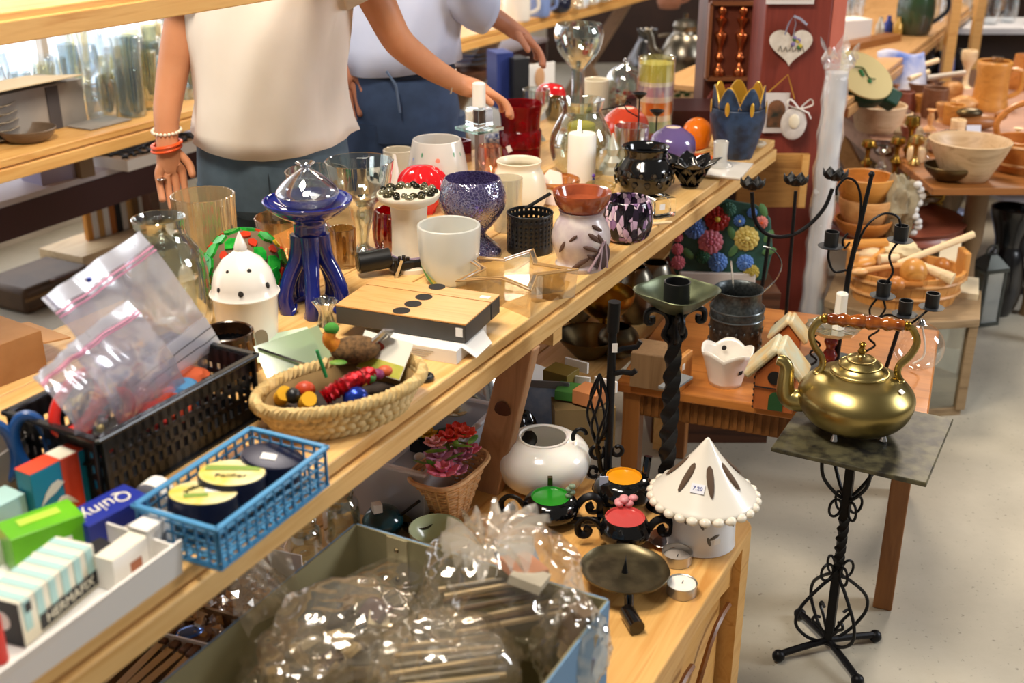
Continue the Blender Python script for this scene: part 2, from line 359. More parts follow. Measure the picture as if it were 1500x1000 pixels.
# scalloped apron on the visible side
ap = []
for k in range(41):
    x = CS1-1.66+1.62*k/40; ap.append((x, .33+.03*abs(math.sin(k*PI/10))))
ap = [(CS1-.04, .426), (CS1-1.66, .426)]+ap
MB().add([], []).prism([(x, z) for x, z in ap], -.009, .009, Matrix.Translation((0, CW0+.03, 0)) @ Matrix.Rotation(PI/2, 4, 'X')).obj('apron', pine2, cab, False)
for k in range(3): MB().tube([(CS1-.07-.035*j-.2*k, CW0+.018, .30-.02*j+.04*math.sin(j*.6)) for j in range(6)], .006, 6).obj('carving', oak, cab)
for x in (CS1-.03, CS1-1.6): MB().box((x, CW0+.03, .2), (.05, .05, .45)).obj('leg', pine2, cab, False)

# ================================================================== OTHER TABLES
table2 = long_table('pine table along the window wall holding drinking glasses', -.4, 7.6, 1.84, 2.5, .8, 3, [1.42, 2.95, 4.5, 6.2], legmat=wood('trestle_grey', '#7a6048', '#8d7156', '#6b523c', .55), mat=pine2)
bench = thing('low_bench', 'low white bench with maroon front rail under the window table', 'bench', AO, RZ)
MB().box((2.6, 2.55, .54), (6.4, .6, .02)).obj('top', plain('grey_white_paint', '#b9b4bd', .6), bench, False)
MB().box((2.6, 2.27, .47), (6.4, .02, .11)).obj('front_rail', plain('maroon_paint', '#3a151b', .5), bench, False)
for s in (-.4, 1.2, 2.8, 5.6): MB().box((s, 2.62, .26), (.05, .05, .53)).obj('leg', oakdk, bench, False)
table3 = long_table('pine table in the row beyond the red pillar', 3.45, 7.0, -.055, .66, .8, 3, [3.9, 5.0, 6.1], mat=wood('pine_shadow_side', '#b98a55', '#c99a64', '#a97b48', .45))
# coffee table with fluted apron
K0 = P(1357, 632, .47); KE = Vector((.932, -.362, 0)).normalized(); KRZ = math.atan2(KE.y, KE.x)
ct = thing('coffee_table', 'low brown wooden table with fluted apron holding lanterns and houses', 'table', (K0.x, K0.y, 0), KRZ)
KW, KD = .68, .60
orangewood = wood('orange_brown_wood', '#a9662e', '#bd7838', '#985725', .32, .8); brownside = wood('brown_apron', '#6f4620', '#845428', '#5f3a19', .4, .8)
MB().box((-KW/2, KD/2, .458), (KW, KD, .024)).obj('top', orangewood, ct, False, bevel=.004)
MB().box((-KW/2, KD/2, .415), (KW-.05, KD-.05, .062)).obj('apron', brownside, ct, False)
for k in range(34): MB().box((-KW+.04+(KW-.08)*k/33, .023, .415), (.009, .006, .052)).obj('flute', brownside, ct, False)
for x in (-.035, -KW+.035):
    for y in (.035, KD-.035): MB().box((x, y, .222), (.042, .042, .444)).obj('leg', wood('leg_brown', '#8a5528', '#9b6431', '#7c4a20', .4, 1, 2), ct, False, bevel=.003)
# ================================================================== THINGS ON THE MAIN TABLE
Z = .8
def place(x, yb, z): return P(x, yb, z)
def conv(p, prof, yb): return pxprof(p, [(r, yb-y) for r, y in prof])
def lat(name, label, cat, x, z, prof, mat, th=None, n=36, k=3, fn=None, group=None, sx=1, sy=1, rz=0, part=None, as_thing=False, pname=None):
    """turned thing; prof = (radius, photo y of that ring's centre) from the foot up, all in pixels at the thing's own place"""
    yb = prof[0][1]; p = P(x, yb, z); q = conv(p, prof, yb)
    if k: q = smoothp(q, k)
    if q[0][0] > 0: q = [(0.0, q[0][1])]+q
    mb = MB()
    if th is None:
        if q[-1][0] > 0: q = q+[(0.0, q[-1][1])]
        mb.lathe(q, n, fn=fn, sx=sx, sy=sy)
    else: mb.lathe(vessel(q, th*mpp(p)), n, fn=fn, sx=sx, sy=sy)
    if as_thing:
        t = thing(name, label, cat, p, rz, group); o = mb.obj(pname or 'body', mat, t); t['m'] = mpp(p); t['c'] = cosa(p); return t, mpp(p), cosa(p)
    o = mb.obj(name, mat, loc=p, rot=rz); tag(o, label, cat, group); return o
def rnd(a, b): return random.uniform(a, b)

# --- clear decanter, textured tumbler with wire hook
lat('glass_jar', 'large clear glass jar with narrow neck behind the zip bags', 'jar', 252, Z, [(54, 482), (60, 466), (61, 410), (55, 376), (40, 354), (35, 338), (38, 324)], clear2, 3)
t, m, c = lat('textured_tumbler', 'straight tumbler of amber ribbed glass with a wire hook on it', 'glass', 310, Z, [(36, 408), (40, 395), (43, 340), (45, 288)], glass('amber_ribbed_glass', '#fbf0d8', .14, .12, .22, '#e6d6b4', .4), 3, fn=lambda a, z: 1+.014*math.sin(a*30)*math.sin(z*260), as_thing=True, n=120)
y0 = -.046*1.0
hk = MB()
for dx in (-.002, .003): hk.tube([(.046+dx, -.046, .075), (.046+dx, -.046, .165)], .0012, 6)
hk.tube([(.03, -.05, .125), (.03, -.05, .10), (.034, -.05, .094), (.058, -.05, .094), (.062, -.05, .10), (.064, -.048, .128)], .0013, 6); hk.obj('wire_hook', silver, t)
lat('glass_dish', 'shallow clear glass dish behind the mosaic globe', 'dish', 418, Z, [(26, 372), (30, 362), (38, 335), (41, 318)], glass('amber_clear', '#ffeccc', .1), 3)
# --- mosaic globe
p = P(364, 444, Z); m = mpp(p); t = thing('mosaic_globe', 'round mosaic candle globe of green and red glass pieces', 'candle holder', p)
rr = 58*m
MB().ball((0, 0, .95*rr), (rr, rr, .95*rr), 32, 20).obj('globe', plain('mosaic_grout', '#6f5a44', .8), t)
mg = plain('green_glass_tile', '#0f8a2a', .12, c2='#2fae3c', scale=60); mr = plain('red_glass_tile', '#c23a22', .15); my = plain('yellow_glass_tile', '#e3b722', .2)
for row, (el, cnt, sz) in enumerate(((-.4, 13, 1), (-.05, 14, 1.1), (.3, 13, 1.05), (.64, 11, .95), (.98, 7, .9), (1.3, 3, .9))):
    for k in range(cnt):
        az = 2*PI*(k+.5*(row % 2))/cnt+rnd(-.05, .05); q = rnd(.9, 1.15)
        big = (k*7+row*3) % 5 < 3
        sz2 = (12.5 if big else 7.5)*m*sz*q
        d = Vector((math.cos(el)*math.cos(az), math.cos(el)*math.sin(az), math.sin(el)))
        c_ = Vector((d.x*rr*1.0, d.y*rr*1.0, .95*rr+d.z*rr*.95)); qt = d.to_track_quat('Z', 'Y').to_matrix().to_4x4()
        nn = 6 if big else 8; pts = [(sz2*rnd(.8, 1.1)*math.cos(2*PI*j/nn), sz2*rnd(.8, 1.25)*math.sin(2*PI*j/nn)) for j in range(nn)]
        MB().prism(pts, -.002, .0036, Matrix.Translation(c_) @ qt).obj('glass_tile', mg if big else (mr if k % 4 else my), t, False)
# --- white pierced house lantern with pointed lid
p = P(366, 508, Z); t = thing('ceramic_lantern', 'white ceramic lantern with pierced dome lid and pointed tip', 'lantern', p); m = mpp(p)
q = conv(p, [(41, 508), (44, 470), (46, 436), (50, 428)], 508); MB().lathe([(0, 0)]+q, 36).obj('body', white_cer, t)
q = conv(p, [(50, 429), (46, 424), (45, 415), (40, 399), (28, 383), (14, 374), (9, 370), (9.5, 366), (6, 357), (.5, 345)], 508); ld = MB().lathe(q+[(0, q[-1][1])], 36).obj('lid', white_cer, t)
dk = plain('dark_hole', '#2a2622', .9)
def zc(y): return (508-y)*m/cosa(p)
for az, y, r_, s_ in ((-2.25, 414, 44, 3.6), (-1.45, 416, 44.5, 4.4), (-1.05, 391, 33, 3.6), (-.5, 412, 44, 4), (-2.0, 392, 33.5, 3.4)):
    d = Vector((math.cos(az), math.sin(az), .35)).normalized(); MB().ball((0, 0, 0), (s_*m, s_*m*1.15, .0015), 12, 6, Matrix.Translation((r_*m*math.cos(az), r_*m*math.sin(az), zc(y))) @ d.to_track_quat('Z', 'Y').to_matrix().to_4x4()).obj('piercing', dk, ld)
for az in (-.95, -2.6):
    pts = [(-11*m, 0), (11*m, 0), (11*m, 20*m)]+[(11*m*math.cos(a*PI/8), 20*m+12*m*math.sin(a*PI/8)) for a in range(1, 8)]+[(-11*m, 20*m)]
    d = Vector((math.cos(az), math.sin(az), 0)); M = Matrix.Translation((43.2*m*d.x, 43.2*m*d.y, .012)) @ d.to_track_quat('Z', 'Y').to_matrix().to_4x4()
    MB().prism(pts, -.004, .0012, M).obj('arched_opening', plain('lantern_inside', '#8f7f68', .8), t, False)
# --- dark barrel cup
t, m, c = lat('barrel_cup', 'dark brown banded ceramic cup with black glazed inside', 'cup', 339, Z, [(32, 560), (38, 545), (41, 515), (39, 486)], plain('brown_glaze', '#4a2c14', .25, c2='#25160c', scale=25, coat=.4), 4, as_thing=True)
for k in range(9):
    a = PI*1.05+k*PI*.9/8; MB().tube([(math.cos(a)*41*m*.99*(1 if z < .8 else .97), math.sin(a)*41*m*.99*(1 if z < .8 else .97), z*74*m/c) for z in (.25, .45, .65, .9)], .003, 6).obj('stave', plain('brown_stave', '#7a5024', .3), t)
MB().lathe([(38.2*m, 74*m/c*1.0), (36*m, 74*m/c*.7), (0, 74*m/c*.6)], 30).obj('inside', black_gloss, t)
# --- blue vase on legs
cob = plain('cobalt_glaze', '#16206e', .1, c2='#1d2a86', scale=9, coat=.7)
p = P(462, 452, Z); t = thing('blue_vase', 'cobalt blue ceramic oil lamp stand with wavy dish on four legs', 'vase', p, .4); m = mpp(p); c = cosa(p)
hh = lambda y: (452-y)*m/c
q = smoothp([(r*m, hh(y)) for r, y in ((22, 352), (23, 338), (25, 326), (44, 316), (60, 304), (63, 298))], 4)
MB().lathe(vessel([(0, q[0][1])]+q, 3*m), 48, fn=lambda a, z: 1+.06*math.sin(a*3)*max(0, (z-hh(318))/hh(300))*2).obj('dish', cob, t)
for k in range(5):
    a = 2*PI*k/5-.6; MB().tube(smoothp([(math.cos(a)*r*m, math.sin(a)*r*m, hh(y)) for r, y in ((14, 345), (20, 375), (33, 400), (42, 425), (41, 445), (36, 451))], 4), lambda u: (15-4*math.sin(u*PI))*m, 12).obj('leg', cob, t)
MB().lathe([(0, hh(366)), (14*m, hh(364)), (17*m, hh(350)), (22*m, hh(340))], 24).obj('stem', cob, t)
o = MB().lathe(vessel(smoothp([(0, 0), (30*m, .002), (44*m, 16*m), (41*m, 26*m), (24*m, 42*m), (9*m, 52*m), (8*m, 57*m), (14*m, 62*m)], 4), 2*m), 36).obj('glass_dome', glass('clear_lamp_glass', '#f3f6f8', .16, blend=.4), loc=(p.x, p.y, p.z+hh(306))); tag(o, 'onion shaped clear glass lamp resting in the blue dish', 'oil lamp')
# --- footed glass bowls
lat('glass_compote', 'tall footed clear glass bowl with ribbed belly next to blue vase', 'bowl', 533, Z, [(27, 372), (25, 368), (9, 360), (9, 345), (17, 318), (18, 306), (24, 296), (40, 282), (45, 262), (49, 240)], clear2, 2.5, k=3, fn=lambda a, z: 1+.02*math.sin(a*14))
lat('glass_bowl', 'clear round glass bowl standing behind the blue vase', 'bowl', 470, Z, [(22, 340), (18, 334), (12, 325), (14, 305), (38, 292), (45, 275), (46, 252)], clear2, 2.5)
lat('red_ribbed_glass', 'red ribbed glass votive behind the cream pedestal', 'candle holder', 580, Z, [(22, 368), (29, 360), (32, 335), (28, 308)], glass('red_glass', '#d0202a', .1, .05, .35, '#a01018'), 3, fn=lambda a, z: 1+.03*math.sin(a*18), n=72)
lat('ribbed_brown_glass', 'small ribbed clear glass between blue vase and red votive', 'glass', 504, Z, [(16, 390), (18, 378), (19, 335)], glass('smoky_glass', '#d9c9a8', .12), 2, fn=lambda a, z: 1+.04*math.sin(a*12), n=48)
# --- small glass taper holder
lat('glass_taper_holder', 'small crown shaped clear glass candle holder before the wooden box', 'candle holder', 478, Z, [(13, 476), (11, 470), (9, 458), (12, 450), (18, 441)], clear2, 4, n=40, fn=lambda a, z: 1+.09*math.sin(a*10))
# --- white flat carton and wooden tealight boxes on it
F3 = P(682, 476, Z+.060); L3 = P(491, 447, Z+.060); B3 = P(741, 432, Z+.060)
ux = (L3-F3).normalized(); uy = (B3-F3); uy = (uy-ux*uy.dot(ux)).normalized(); LX = (L3-F3).length; LY = (B3-F3).length*.97
rzb = math.atan2(ux.y, ux.x)
ctn = thing('flat_carton', 'flat white carton with faint print under the wooden tealight holder', 'box', (*P(655, 528, Z).xy, Z), rzb)
mb = MB().box((.055, -.055, .0125), (.155, .13, .025)); mb.obj('carton_body', paper_w, ctn, False, bevel=.001)
MB().add([(-.0225, -.01, .024), (-.0225, -.10, .024), (-.045, -.09, .004), (-.045, -.02, .004)], [(0, 1, 2, 3)]).obj('flap', paper_w, ctn, False, solid=.0012)
for k in range(4): MB().box((.055, .0105, .018-.004*k), (.07-.01*k, .0006, .0015)).obj('print_line', plain('faint_print', '#b9b3a8', .8), ctn, False)
tealight_wood = wood('bamboo_top', '#cf9550', '#dca767', '#c48944', .4, 1.4)
dkside = plain('charcoal_side', '#3a3937', .45, c2='#474543', scale=9)
zb = Z+.026; hb = .034
bx = thing('tealight_holder', 'pair of bamboo topped charcoal blocks with round tealight holes', 'candle holder', (F3.x, F3.y, zb), rzb)
# local: +x along L direction; y sign by handedness
sy_ = 1 if Vector((ux.x, ux.y, 0)).cross(uy).z > 0 else -1
split = .74*LY
for (y0, y1) in ((0, split-.003), (split, LY)):
    MB().box((LX/2, sy_*(y0+y1)/2, hb/2-.001), (LX, y1-y0, hb-.002)).obj('block', dkside, bx, False, bevel=.0015)
    MB().box((LX/2, sy_*(y0+y1)/2, hb), (LX, y1-y0, .0025)).obj('bamboo_top', tealight_wood, bx, False)
for (hx, hy) in ((588, 456), (605, 446), (621, 436), (640, 421)):
    q = P(hx, hy, zb+hb); l = Vector((q.x-F3.x, q.y-F3.y, 0)); a = l.dot(ux); b_ = l.dot(uy)*sy_
    MB().lathe([(0, 0), (.0155, 0), (.0155, .0008), (0, .0008)], 24).obj('hole', plain('hole_black', '#0c0b0a', .6), bx, loc=(a, b_, hb+.0011))
MB().box((.012, sy_*-.0005, hb*.55), (.013, .001, .016)).obj('price_label', sticker, bx, False)
MB().box((-.0006, sy_*LY*.85, hb+.0016), (.018, .012, .0006), Matrix.Translation((.02, 0, 0))).obj('price_label', sticker, bx, False)
# --- woven basket with spring decorations
e0, e1 = P(378, 598, Z+.052), P(612, 533, Z+.052); bc = (e0+e1)/2; ba = (e1-e0).length/2; bb = ba*.60; brz = math.atan2((e1-e0).y, (e1-e0).x)
bk = thing('straw_basket', 'oval braided straw basket filled with spring decorations', 'basket', (bc.x, bc.y, Z), brz)
straw = plain('straw', '#d9bd84', .7, c2='#c4a468', scale=50, bmp=.3); straw2 = plain('straw_braid', '#e2c994', .7, c2='#cbae74', scale=40, bmp=.3)
MB().lathe([(0, .004), (.74, .004), (.80, .02), (.88, .05)], 48, sx=ba, sy=bb).obj('lining', plain('straw_inside', '#7d6238', .8), bk, solid=.002)
for row in range(4):
    mb = MB(); z = .008+.0125*row; f = .80+.055*row; nk = 44
    for k in range(nk):
        a = 2*PI*(k+.5*(row % 2))/nk; x, y = f*ba*math.cos(a), f*bb*math.sin(a); td = Vector((-ba*math.sin(a), bb*math.cos(a), 0)).normalized()
        mb.ball((0, 0, 0), (.0125, .0055, .0072), 8, 6, Matrix.Translation((x, y, z)) @ Matrix.Rotation(math.atan2(td.y, td.x), 4, 'Z') @ Matrix.Rotation(.55 if row % 2 else -.55, 4, 'Y'))
    tag(mb.obj('braid_row', straw2, bk), kind='stuff')
for ph in (0, PI):
    n_ = 260; MB().tube([((1.0+.028*math.cos(k*2*PI*40/n_+ph))*ba*math.cos(2*PI*k/n_), (1.0+.045*math.cos(k*2*PI*40/n_+ph))*bb*math.sin(2*PI*k/n_), .053+.006*math.sin(k*2*PI*40/n_+ph)) for k in range(n_)], .0062, 6, True).obj('rim_strand', straw, bk)
def in_bk(px, py, z): 
    return P(px, py, Z+z)
# contents
p = in_bk(515, 512, .075); t = thing('bird_ornament', 'brown feathered hen ornament with orange neck at the back of the basket', 'ornament', p, .2)
MB().ball((.006, 0, 0), (.040, .024, .022), 16, 10).obj('body', plain('brown_feathers', '#7a5a36', .9, c2='#4f3a22', scale=160, bmp=.6), t)
MB().tube(smoothp([(-.022, 0, .006), (-.034, 0, .02), (-.03, 0, .034)], 4), lambda u: .013-.004*u, 10).obj('neck', plain('orange_feathers', '#d98a1e', .8, c2='#b8651a', scale=90), t)
MB().ball((-.029, 0, .038), (.012, .010, .010)).obj('head', plain('green_felt', '#3f8a2e', .8), t)
MB().tube([(.035, 0, .008), (.055, 0, .026), (.063, 0, .022)], .006, 8, flat=2).obj('tail', silver, t)
def card(name, label, px, py, z, wd, ht, rot, mats, cat='packet'):
    p = P(px, py, Z+z); t = thing(name, label, cat, p, rot=rot); MB().box((0, 0, 0), (wd, ht, .0016)).obj('card', mats[0], t, False); return t
cg = plain('packet_white', '#e6e4d6', .5); cy = plain('packet_green', '#a7b03a', .5, c2='#c0b94c', scale=60); cpk = plain('packet_red', '#c0503c', .5)
t = card('seed_packet', 'seed packet printed with pink blossoms standing in the basket', 560, 520, .064, .088, .062, (R(50), R(6), R(-24)), [cg])
MB().box((0, -.019, .0011), (.086, .022, .0006)).obj('grass_print', cy, t, False)
for x_, y_, r_ in ((-.012, .012, .011), (-.018, -.002, .009)): MB().lathe([(0, .0015), (r_, .0012), (r_, .0008)], 16, c=(x_, y_, 0), sy=.6).obj('blossom_print', cpk, t)
t = card('green_packet', 'pale green clear packet leaning at the back left of basket', 432, 520, .058, .11, .075, (R(38), R(-8), R(28)), [glass('packet_film', '#dff0d8', .25, .1, .55, '#b8cfa8')])
MB().box((.01, -.01, -.002), (.06, .04, .001)).obj('leaf_print', cy, t, False); MB().tube([(-.05, .03, .004), (.02, -.035, .006)], .002, 6).obj('metal_rod', silver, t)
t = card('pale_card', 'pale green card lying under the packets behind the basket', 412, 505, .02, .12, .07, (R(14), 0, R(30)), [plain('mint_card', '#c8dcbc', .6)], 'card')
tins = plain('red_tinsel', '#c01420', .25, .6, '#7e0a12', 160, .8)
p0, p1, p2 = in_bk(474, 583, .05), in_bk(508, 562, .065), in_bk(545, 548, .055)
o = MB().tube(smoothp([p0-p1, Vector((0, 0, 0)), p2-p1], 14), lambda u: .0125+.0022*math.sin(u*75), 12).obj('tinsel_garland', tins, loc=p1); tag(o, 'sparkly red tinsel roll lying in the straw basket', 'garland')
o = MB().ball((0, 0, 0), (.020, .017, .018)).obj('blue_bauble', plain('blue_foil', '#1f3ea8', .25, .5, '#142a7a', 60), loc=in_bk(521, 583, .045)); tag(o, 'shiny deep blue bauble at right in the straw basket', 'bauble')
t = thing('yellow_ornament', 'yellow felt tubes with a dark end at left of basket', 'ornament', in_bk(433, 588, .038), .3)
for k, (x_, y_) in enumerate(((-.02, .018), (.012, -.012))): MB().tube([(x_, y_, 0), (x_+.004, y_-.03, .022)], .0115, 12).obj('felt_tube', plain('yellow_felt', '#e0a81c', .8), t)
MB().ball((-.004, -.012, .016), .012).obj('dark_tip', black_plas, t)
o = MB().ball((0, 0, 0), (.016, .013, .014)).obj('red_ornament', plain('red_orange_paint', '#b5401e', .4), loc=in_bk(447, 571, .048)); tag(o, 'small orange red ball beside the yellow felt tubes', 'ornament')
t = thing('green_pick', 'green plastic plant pick with leaf among the ornaments', 'plant pick', in_bk(478, 552, .05), 0)
gm = plain('green_plastic', '#1f8a4a', .35); MB().tube([(0, 0, 0), (-.012, 0, .045)], .003, 8).obj('stick', gm, t); MB().ball((.018, .01, .02), (.014, .009, .003)).obj('leaf', leaf_green, t)
for k in range(4):
    cols = ['#c9a53c', '#3c7a3a', '#7a2a5a', '#c45a30']; o = MB().ball((0, 0, 0), (.012, .010, .009)).obj('craft_egg', plain('craft_egg_%d' % k, cols[k], .5), loc=in_bk(528+12*k, 558-5*k, .056)); tag(o, ['mustard', 'dark green', 'plum coloured', 'rust orange'][k]+' small craft egg by the seed packet', 'egg', 'craft eggs in the straw basket')
o = MB().lathe([(0, 0), (.7, 0), (.72, .012), (0, .012)], 32, sx=ba, sy=bb).obj('dark_tissue', plain('dark_tissue', '#2a2320', .9, c2='#3a2f28', scale=40), loc=(bc.x, bc.y, Z+.012), rot=brz); tag(o, 'dark tissue lining the bottom of the straw basket', 'tissue')
o = MB().tube([(.0115*math.cos(2*PI*k/28), .0115*math.sin(2*PI*k/28), .005) for k in range(28)], .005, 8, True).obj('black_ring', black_plas, loc=P(622, 556, Z)); tag(o, 'small black ring lying on the table near the basket', 'ring')
# --- black gadget
t = thing('black_clip', 'black plastic hair clamp lying behind the wooden box', 'clamp', P(558, 402, Z), .35)
MB().tube([(-.045, 0, .03), (.02, 0, .034)], .021, 18).obj('barrel', black_plas, t); MB().tube([(-.048, 0, .03), (-.046, 0, .03)], .017, 18).obj('end_cap', plain('dark_olive', '#3b3a2a', .25), t)
for k in range(7): MB().tube([(.026+.009*k, -.018+.002*k, .004), (.026+.009*k, -.024+.002*k, .036+.006*math.sin(k))], .0038, 8).obj('tooth', black_plas, t)
MB().box((.055, .0, .02), (.075, .045, .022)).obj('jaw', black_plas, t, bevel=.006)
MB().box((.022, -.03, .024), (.006, .004, .046), Matrix.Rotation(.35, 4, 'Y')).obj('spring_strip', silver, t)
# --- frosted tumbler
t, m, c = lat('frosted_tumbler', 'white frosted glass tumbler with green streak near its base', 'candle holder', 659, Z, [(26, 413), (36, 403), (43, 375), (45.5, 340), (45.5, 331)], glass('frosted_glass', '#ffffff', .05, .3, .78, '#eef0ea'), 4, as_thing=True)
for a_, cl, h0, h1 in ((-2.35, '#1f9a5a', .06, .42), (-2.1, '#cfd06a', .05, .25)):
    mb = MB(); 
    def fnp(u, v, a_=a_, h0=h0, h1=h1):
        hgt = h0+(h1-h0)*v; rr_ = (26+20*min(1, hgt*2.6)**.55)*m*1.005; wv = .16*(1-v)+.01; a = a_+(u-.5)*wv*2-.25*v
        return (rr_*math.cos(a), rr_*math.sin(a), hgt*82*m/c)
    mb.grid(fnp, 5, 8).obj('painted_streak', plain('streak'+cl, cl, .4), t)
# --- cream pedestal with bead wreath
t, m, c = lat('cream_pedestal', 'cream ceramic pedestal candlestick topped by a dark bead wreath', 'candle holder', 602, Z, [(33, 392), (33, 386), (28, 380), (26, 340), (27, 302), (40, 296), (45, 289), (45, 285)], plain('cream_pedestal', '#efe5d2', .35, c2='#e6dac6', scale=20), k=2, as_thing=True)
for k in range(26):
    a = 2*PI*k/13+(.24 if k >= 13 else 0); rr_ = (37 if k < 13 else 27)*m; MB().ball((rr_*math.cos(a), rr_*math.sin(a), 109*m/c), (.0085*rnd(.8, 1.2), .0085, .007), 10, 7).obj('bead', plain('bead_%d' % (k % 3), ['#2b2a20', '#8d8a72', '#55503a'][k % 3], .18, .6), t)
MB().lathe([(26*m, 0), (27.5*m, .0), (27.5*m, .004), (26*m, .004)], 28).obj('foot_band', plain('lilac_band', '#b9a6c8', .5), t, loc=(0, 0, .03))
# --- red shell dish
t, m, c = lat('red_glass_dish', 'bright red glossy lobed glass dish turned upside down', 'dish', 620, Z, [(16, 312), (20, 302), (33, 284), (35, 270), (30, 256), (18, 246), (4, 243)], plain('red_gloss', '#d21a22', .12, coat=.5), n=60, fn=lambda a, z: 1+.10*math.sin(a*7), as_thing=True, sx=1.0, sy=.8)
MB().tube([(-.03, -.02, .07), (0, -.03, .078), (.03, -.02, .07)], .003, 6).obj('rib', plain('red_gloss', '#d21a22'), t)
# --- flowered lamp shade
t, m, c = lat('flowered_shade', 'white glass lamp shade painted with coral flower and green sprigs', 'lamp shade', 642, Z, [(47, 286), (46, 262), (41, 232), (35, 206)], glass('milk_white_glass', '#ffffff', .06, .2, .93, '#f3f0ea'), 2.5, as_thing=True)
def on_shade(a, y): 
    u = (286-y)/80; rr_ = (47-12*u**1.3)*m*1.01; return Matrix.Translation((rr_*math.cos(a), rr_*math.sin(a), (286-y)*m/c)) @ Vector((math.cos(a), math.sin(a), .15)).to_track_quat('Z', 'Y').to_matrix().to_4x4()
for a_, y_ in ((-1.5, 228), (-1.42, 236), (-1.58, 237)): MB().ball((0, 0, 0), (.008, .008, .0012), 10, 5, on_shade(a_, y_)).obj('coral_flower', plain('coral_paint', '#ee8a72', .5), t)
for a_, y_ in ((-.85, 222), (-.75, 240), (-.6, 258), (-2.1, 222), (-2.2, 236), (-.5, 224)): MB().ball((0, 0, 0), (.003, .009, .001), 8, 5, on_shade(a_, y_)).obj('sprig', plain('sage_paint', '#5f9a78', .5), t)
MB().ball((0, 0, 0), (.007, .009, .001), 8, 5, on_shade(-2.5, 230)).obj('blue_flower', plain('pale_blue_paint', '#8fa8dc', .5), t)
lat('cream_cup', 'cream cup partly hidden behind the red lobed dish', 'cup', 585, Z, [(18, 268), (21, 255), (22, 220)], cream_cer, 3)
lat('white_cone_candle', 'slim white cone candle standing left of the red dish', 'candle', 580, Z, [(13, 300), (9, 270), (3, 232), (2, 228)], wax, k=2)
# --- purple crackle goblet
crackm = cell('crackle_purple', ['#4a3f78', '#6c5fa0', '#8d80b8', '#5a4a80', '#a49ac8'], 95, .12, '#cfc8de', .035)
crackm2 = glass('purple_glass', '#7568a8', .16, .04, .42, '#5d4f93')
N = crackm2.node_tree.nodes; L = crackm2.node_tree.links
vv = N.new('ShaderNodeTexVoronoi'); vv.feature = 'DISTANCE_TO_EDGE'; vv.inputs['Scale'].default_value = 135; tcn = N.new('ShaderNodeTexCoord'); L.new(tcn.outputs['Object'], vv.inputs[0])
rr1 = ramp(N, [(.0, '#e6e2f2'), (.06, '#6f62a6'), (.4, '#4c4180')]); L.new(vv.outputs[0], rr1.inputs[0])
for nd in N:
    if nd.type in ('BSDF_DIFFUSE', 'BSDF_TRANSLUCENT'): L.new(rr1.outputs[0], nd.inputs[0])
    if nd.type == 'BSDF_GLOSSY':
        u = N.new('ShaderNodeBump'); u.inputs['Strength'].default_value = .5; u.inputs['Distance'].default_value = .003; L.new(vv.outputs[0], u.inputs['Height']); L.new(u.outputs[0], nd.inputs['Normal'])
lat('crackle_goblet', 'round purple crackle glass bowl on a short flared foot', 'candle holder', 693, Z, [(42, 372), (40, 362), (26, 350), (19, 340), (30, 328), (45, 308), (49, 292), (46, 276), (40, 264)], crackm2, 2.5, k=4)
# --- black perforated cup
p = P(776, 366, Z); m = mpp(p); c = cosa(p); t = thing('perforated_cup', 'black metal tealight cup with rows of round perforations', 'candle holder', p)
mb = MB(); H = 54*m/c; na, nv = 84, 17
idx = lambda i, j: (i % na)*(nv+1)+j
vs_ = [(33*m*math.cos(2*PI*i/na), 33*m*math.sin(2*PI*i/na), H*j/nv) for i in range(na) for j in range(nv+1)]
fs = [(idx(i, j), idx(i+1, j), idx(i+1, j+1), idx(i, j+1)) for i in range(na) for j in range(nv) if not (j in (4, 6, 8, 10, 12, 15) and i % 3 == 0)]
mb.add(vs_, fs).obj('shell', black_plas, t, solid=.0015); MB().lathe([(0, 0), (33*m, 0), (33*m, .003), (0, .003)], 30).obj('floor', black_plas, t)
MB().tube([(33*m*math.cos(2*PI*k/40), 33*m*math.sin(2*PI*k/40), H) for k in range(40)], .002, 6, True).obj('rim', black_plas, t)
MB().tube([(-.01, .03, H), (.045, .05, H+.028)], .004, 8).obj('handle', black_plas, t)
# --- star dish
p = P(750, 434, Z); m = mpp(p); t = thing('star_dish', 'thick clear glass dish shaped like a five pointed star', 'dish', p)
R1, R2 = 92*m, 44*m
def star(k, r1, r2, rot=R(-74)): return [((r1 if i % 2 == 0 else r2)*math.cos(rot+PI*i/5), (r1 if i % 2 == 0 else r2)*math.sin(rot+PI*i/5)) for i in range(10)]
so, si = star(0, R1, R2), star(0, R1*.86, R2*.86); H = 40*m/.93
mb = MB(); vs_ = [(x, y, 0) for x, y in so]+[(x*1.04, y*1.04, H) for x, y in so]+[(x, y, H) for x, y in si]+[(x*.96, y*.96, .012) for x, y in si]
fs = [tuple(range(9, -1, -1)), tuple(range(30, 40))]
for q_ in range(3): fs += [(q_*10+i, q_*10+(i+1) % 10, q_*10+10+(i+1) % 10, q_*10+10+i) for i in range(10)]
mb.add(vs_, fs).obj('dish_body', glass('star_glass', '#f6f1e4', .15, .03, blend=.5), t, False)
for kk in (1, 2): MB().tube([tuple(vs_[kk*10+i]) for i in range(10)], .0019, 5, True).obj('rim_edge', plain('glass_edge', '#b89260', .1), t)
t['label'] = 'thick clear glass dish shaped like a five pointed star'
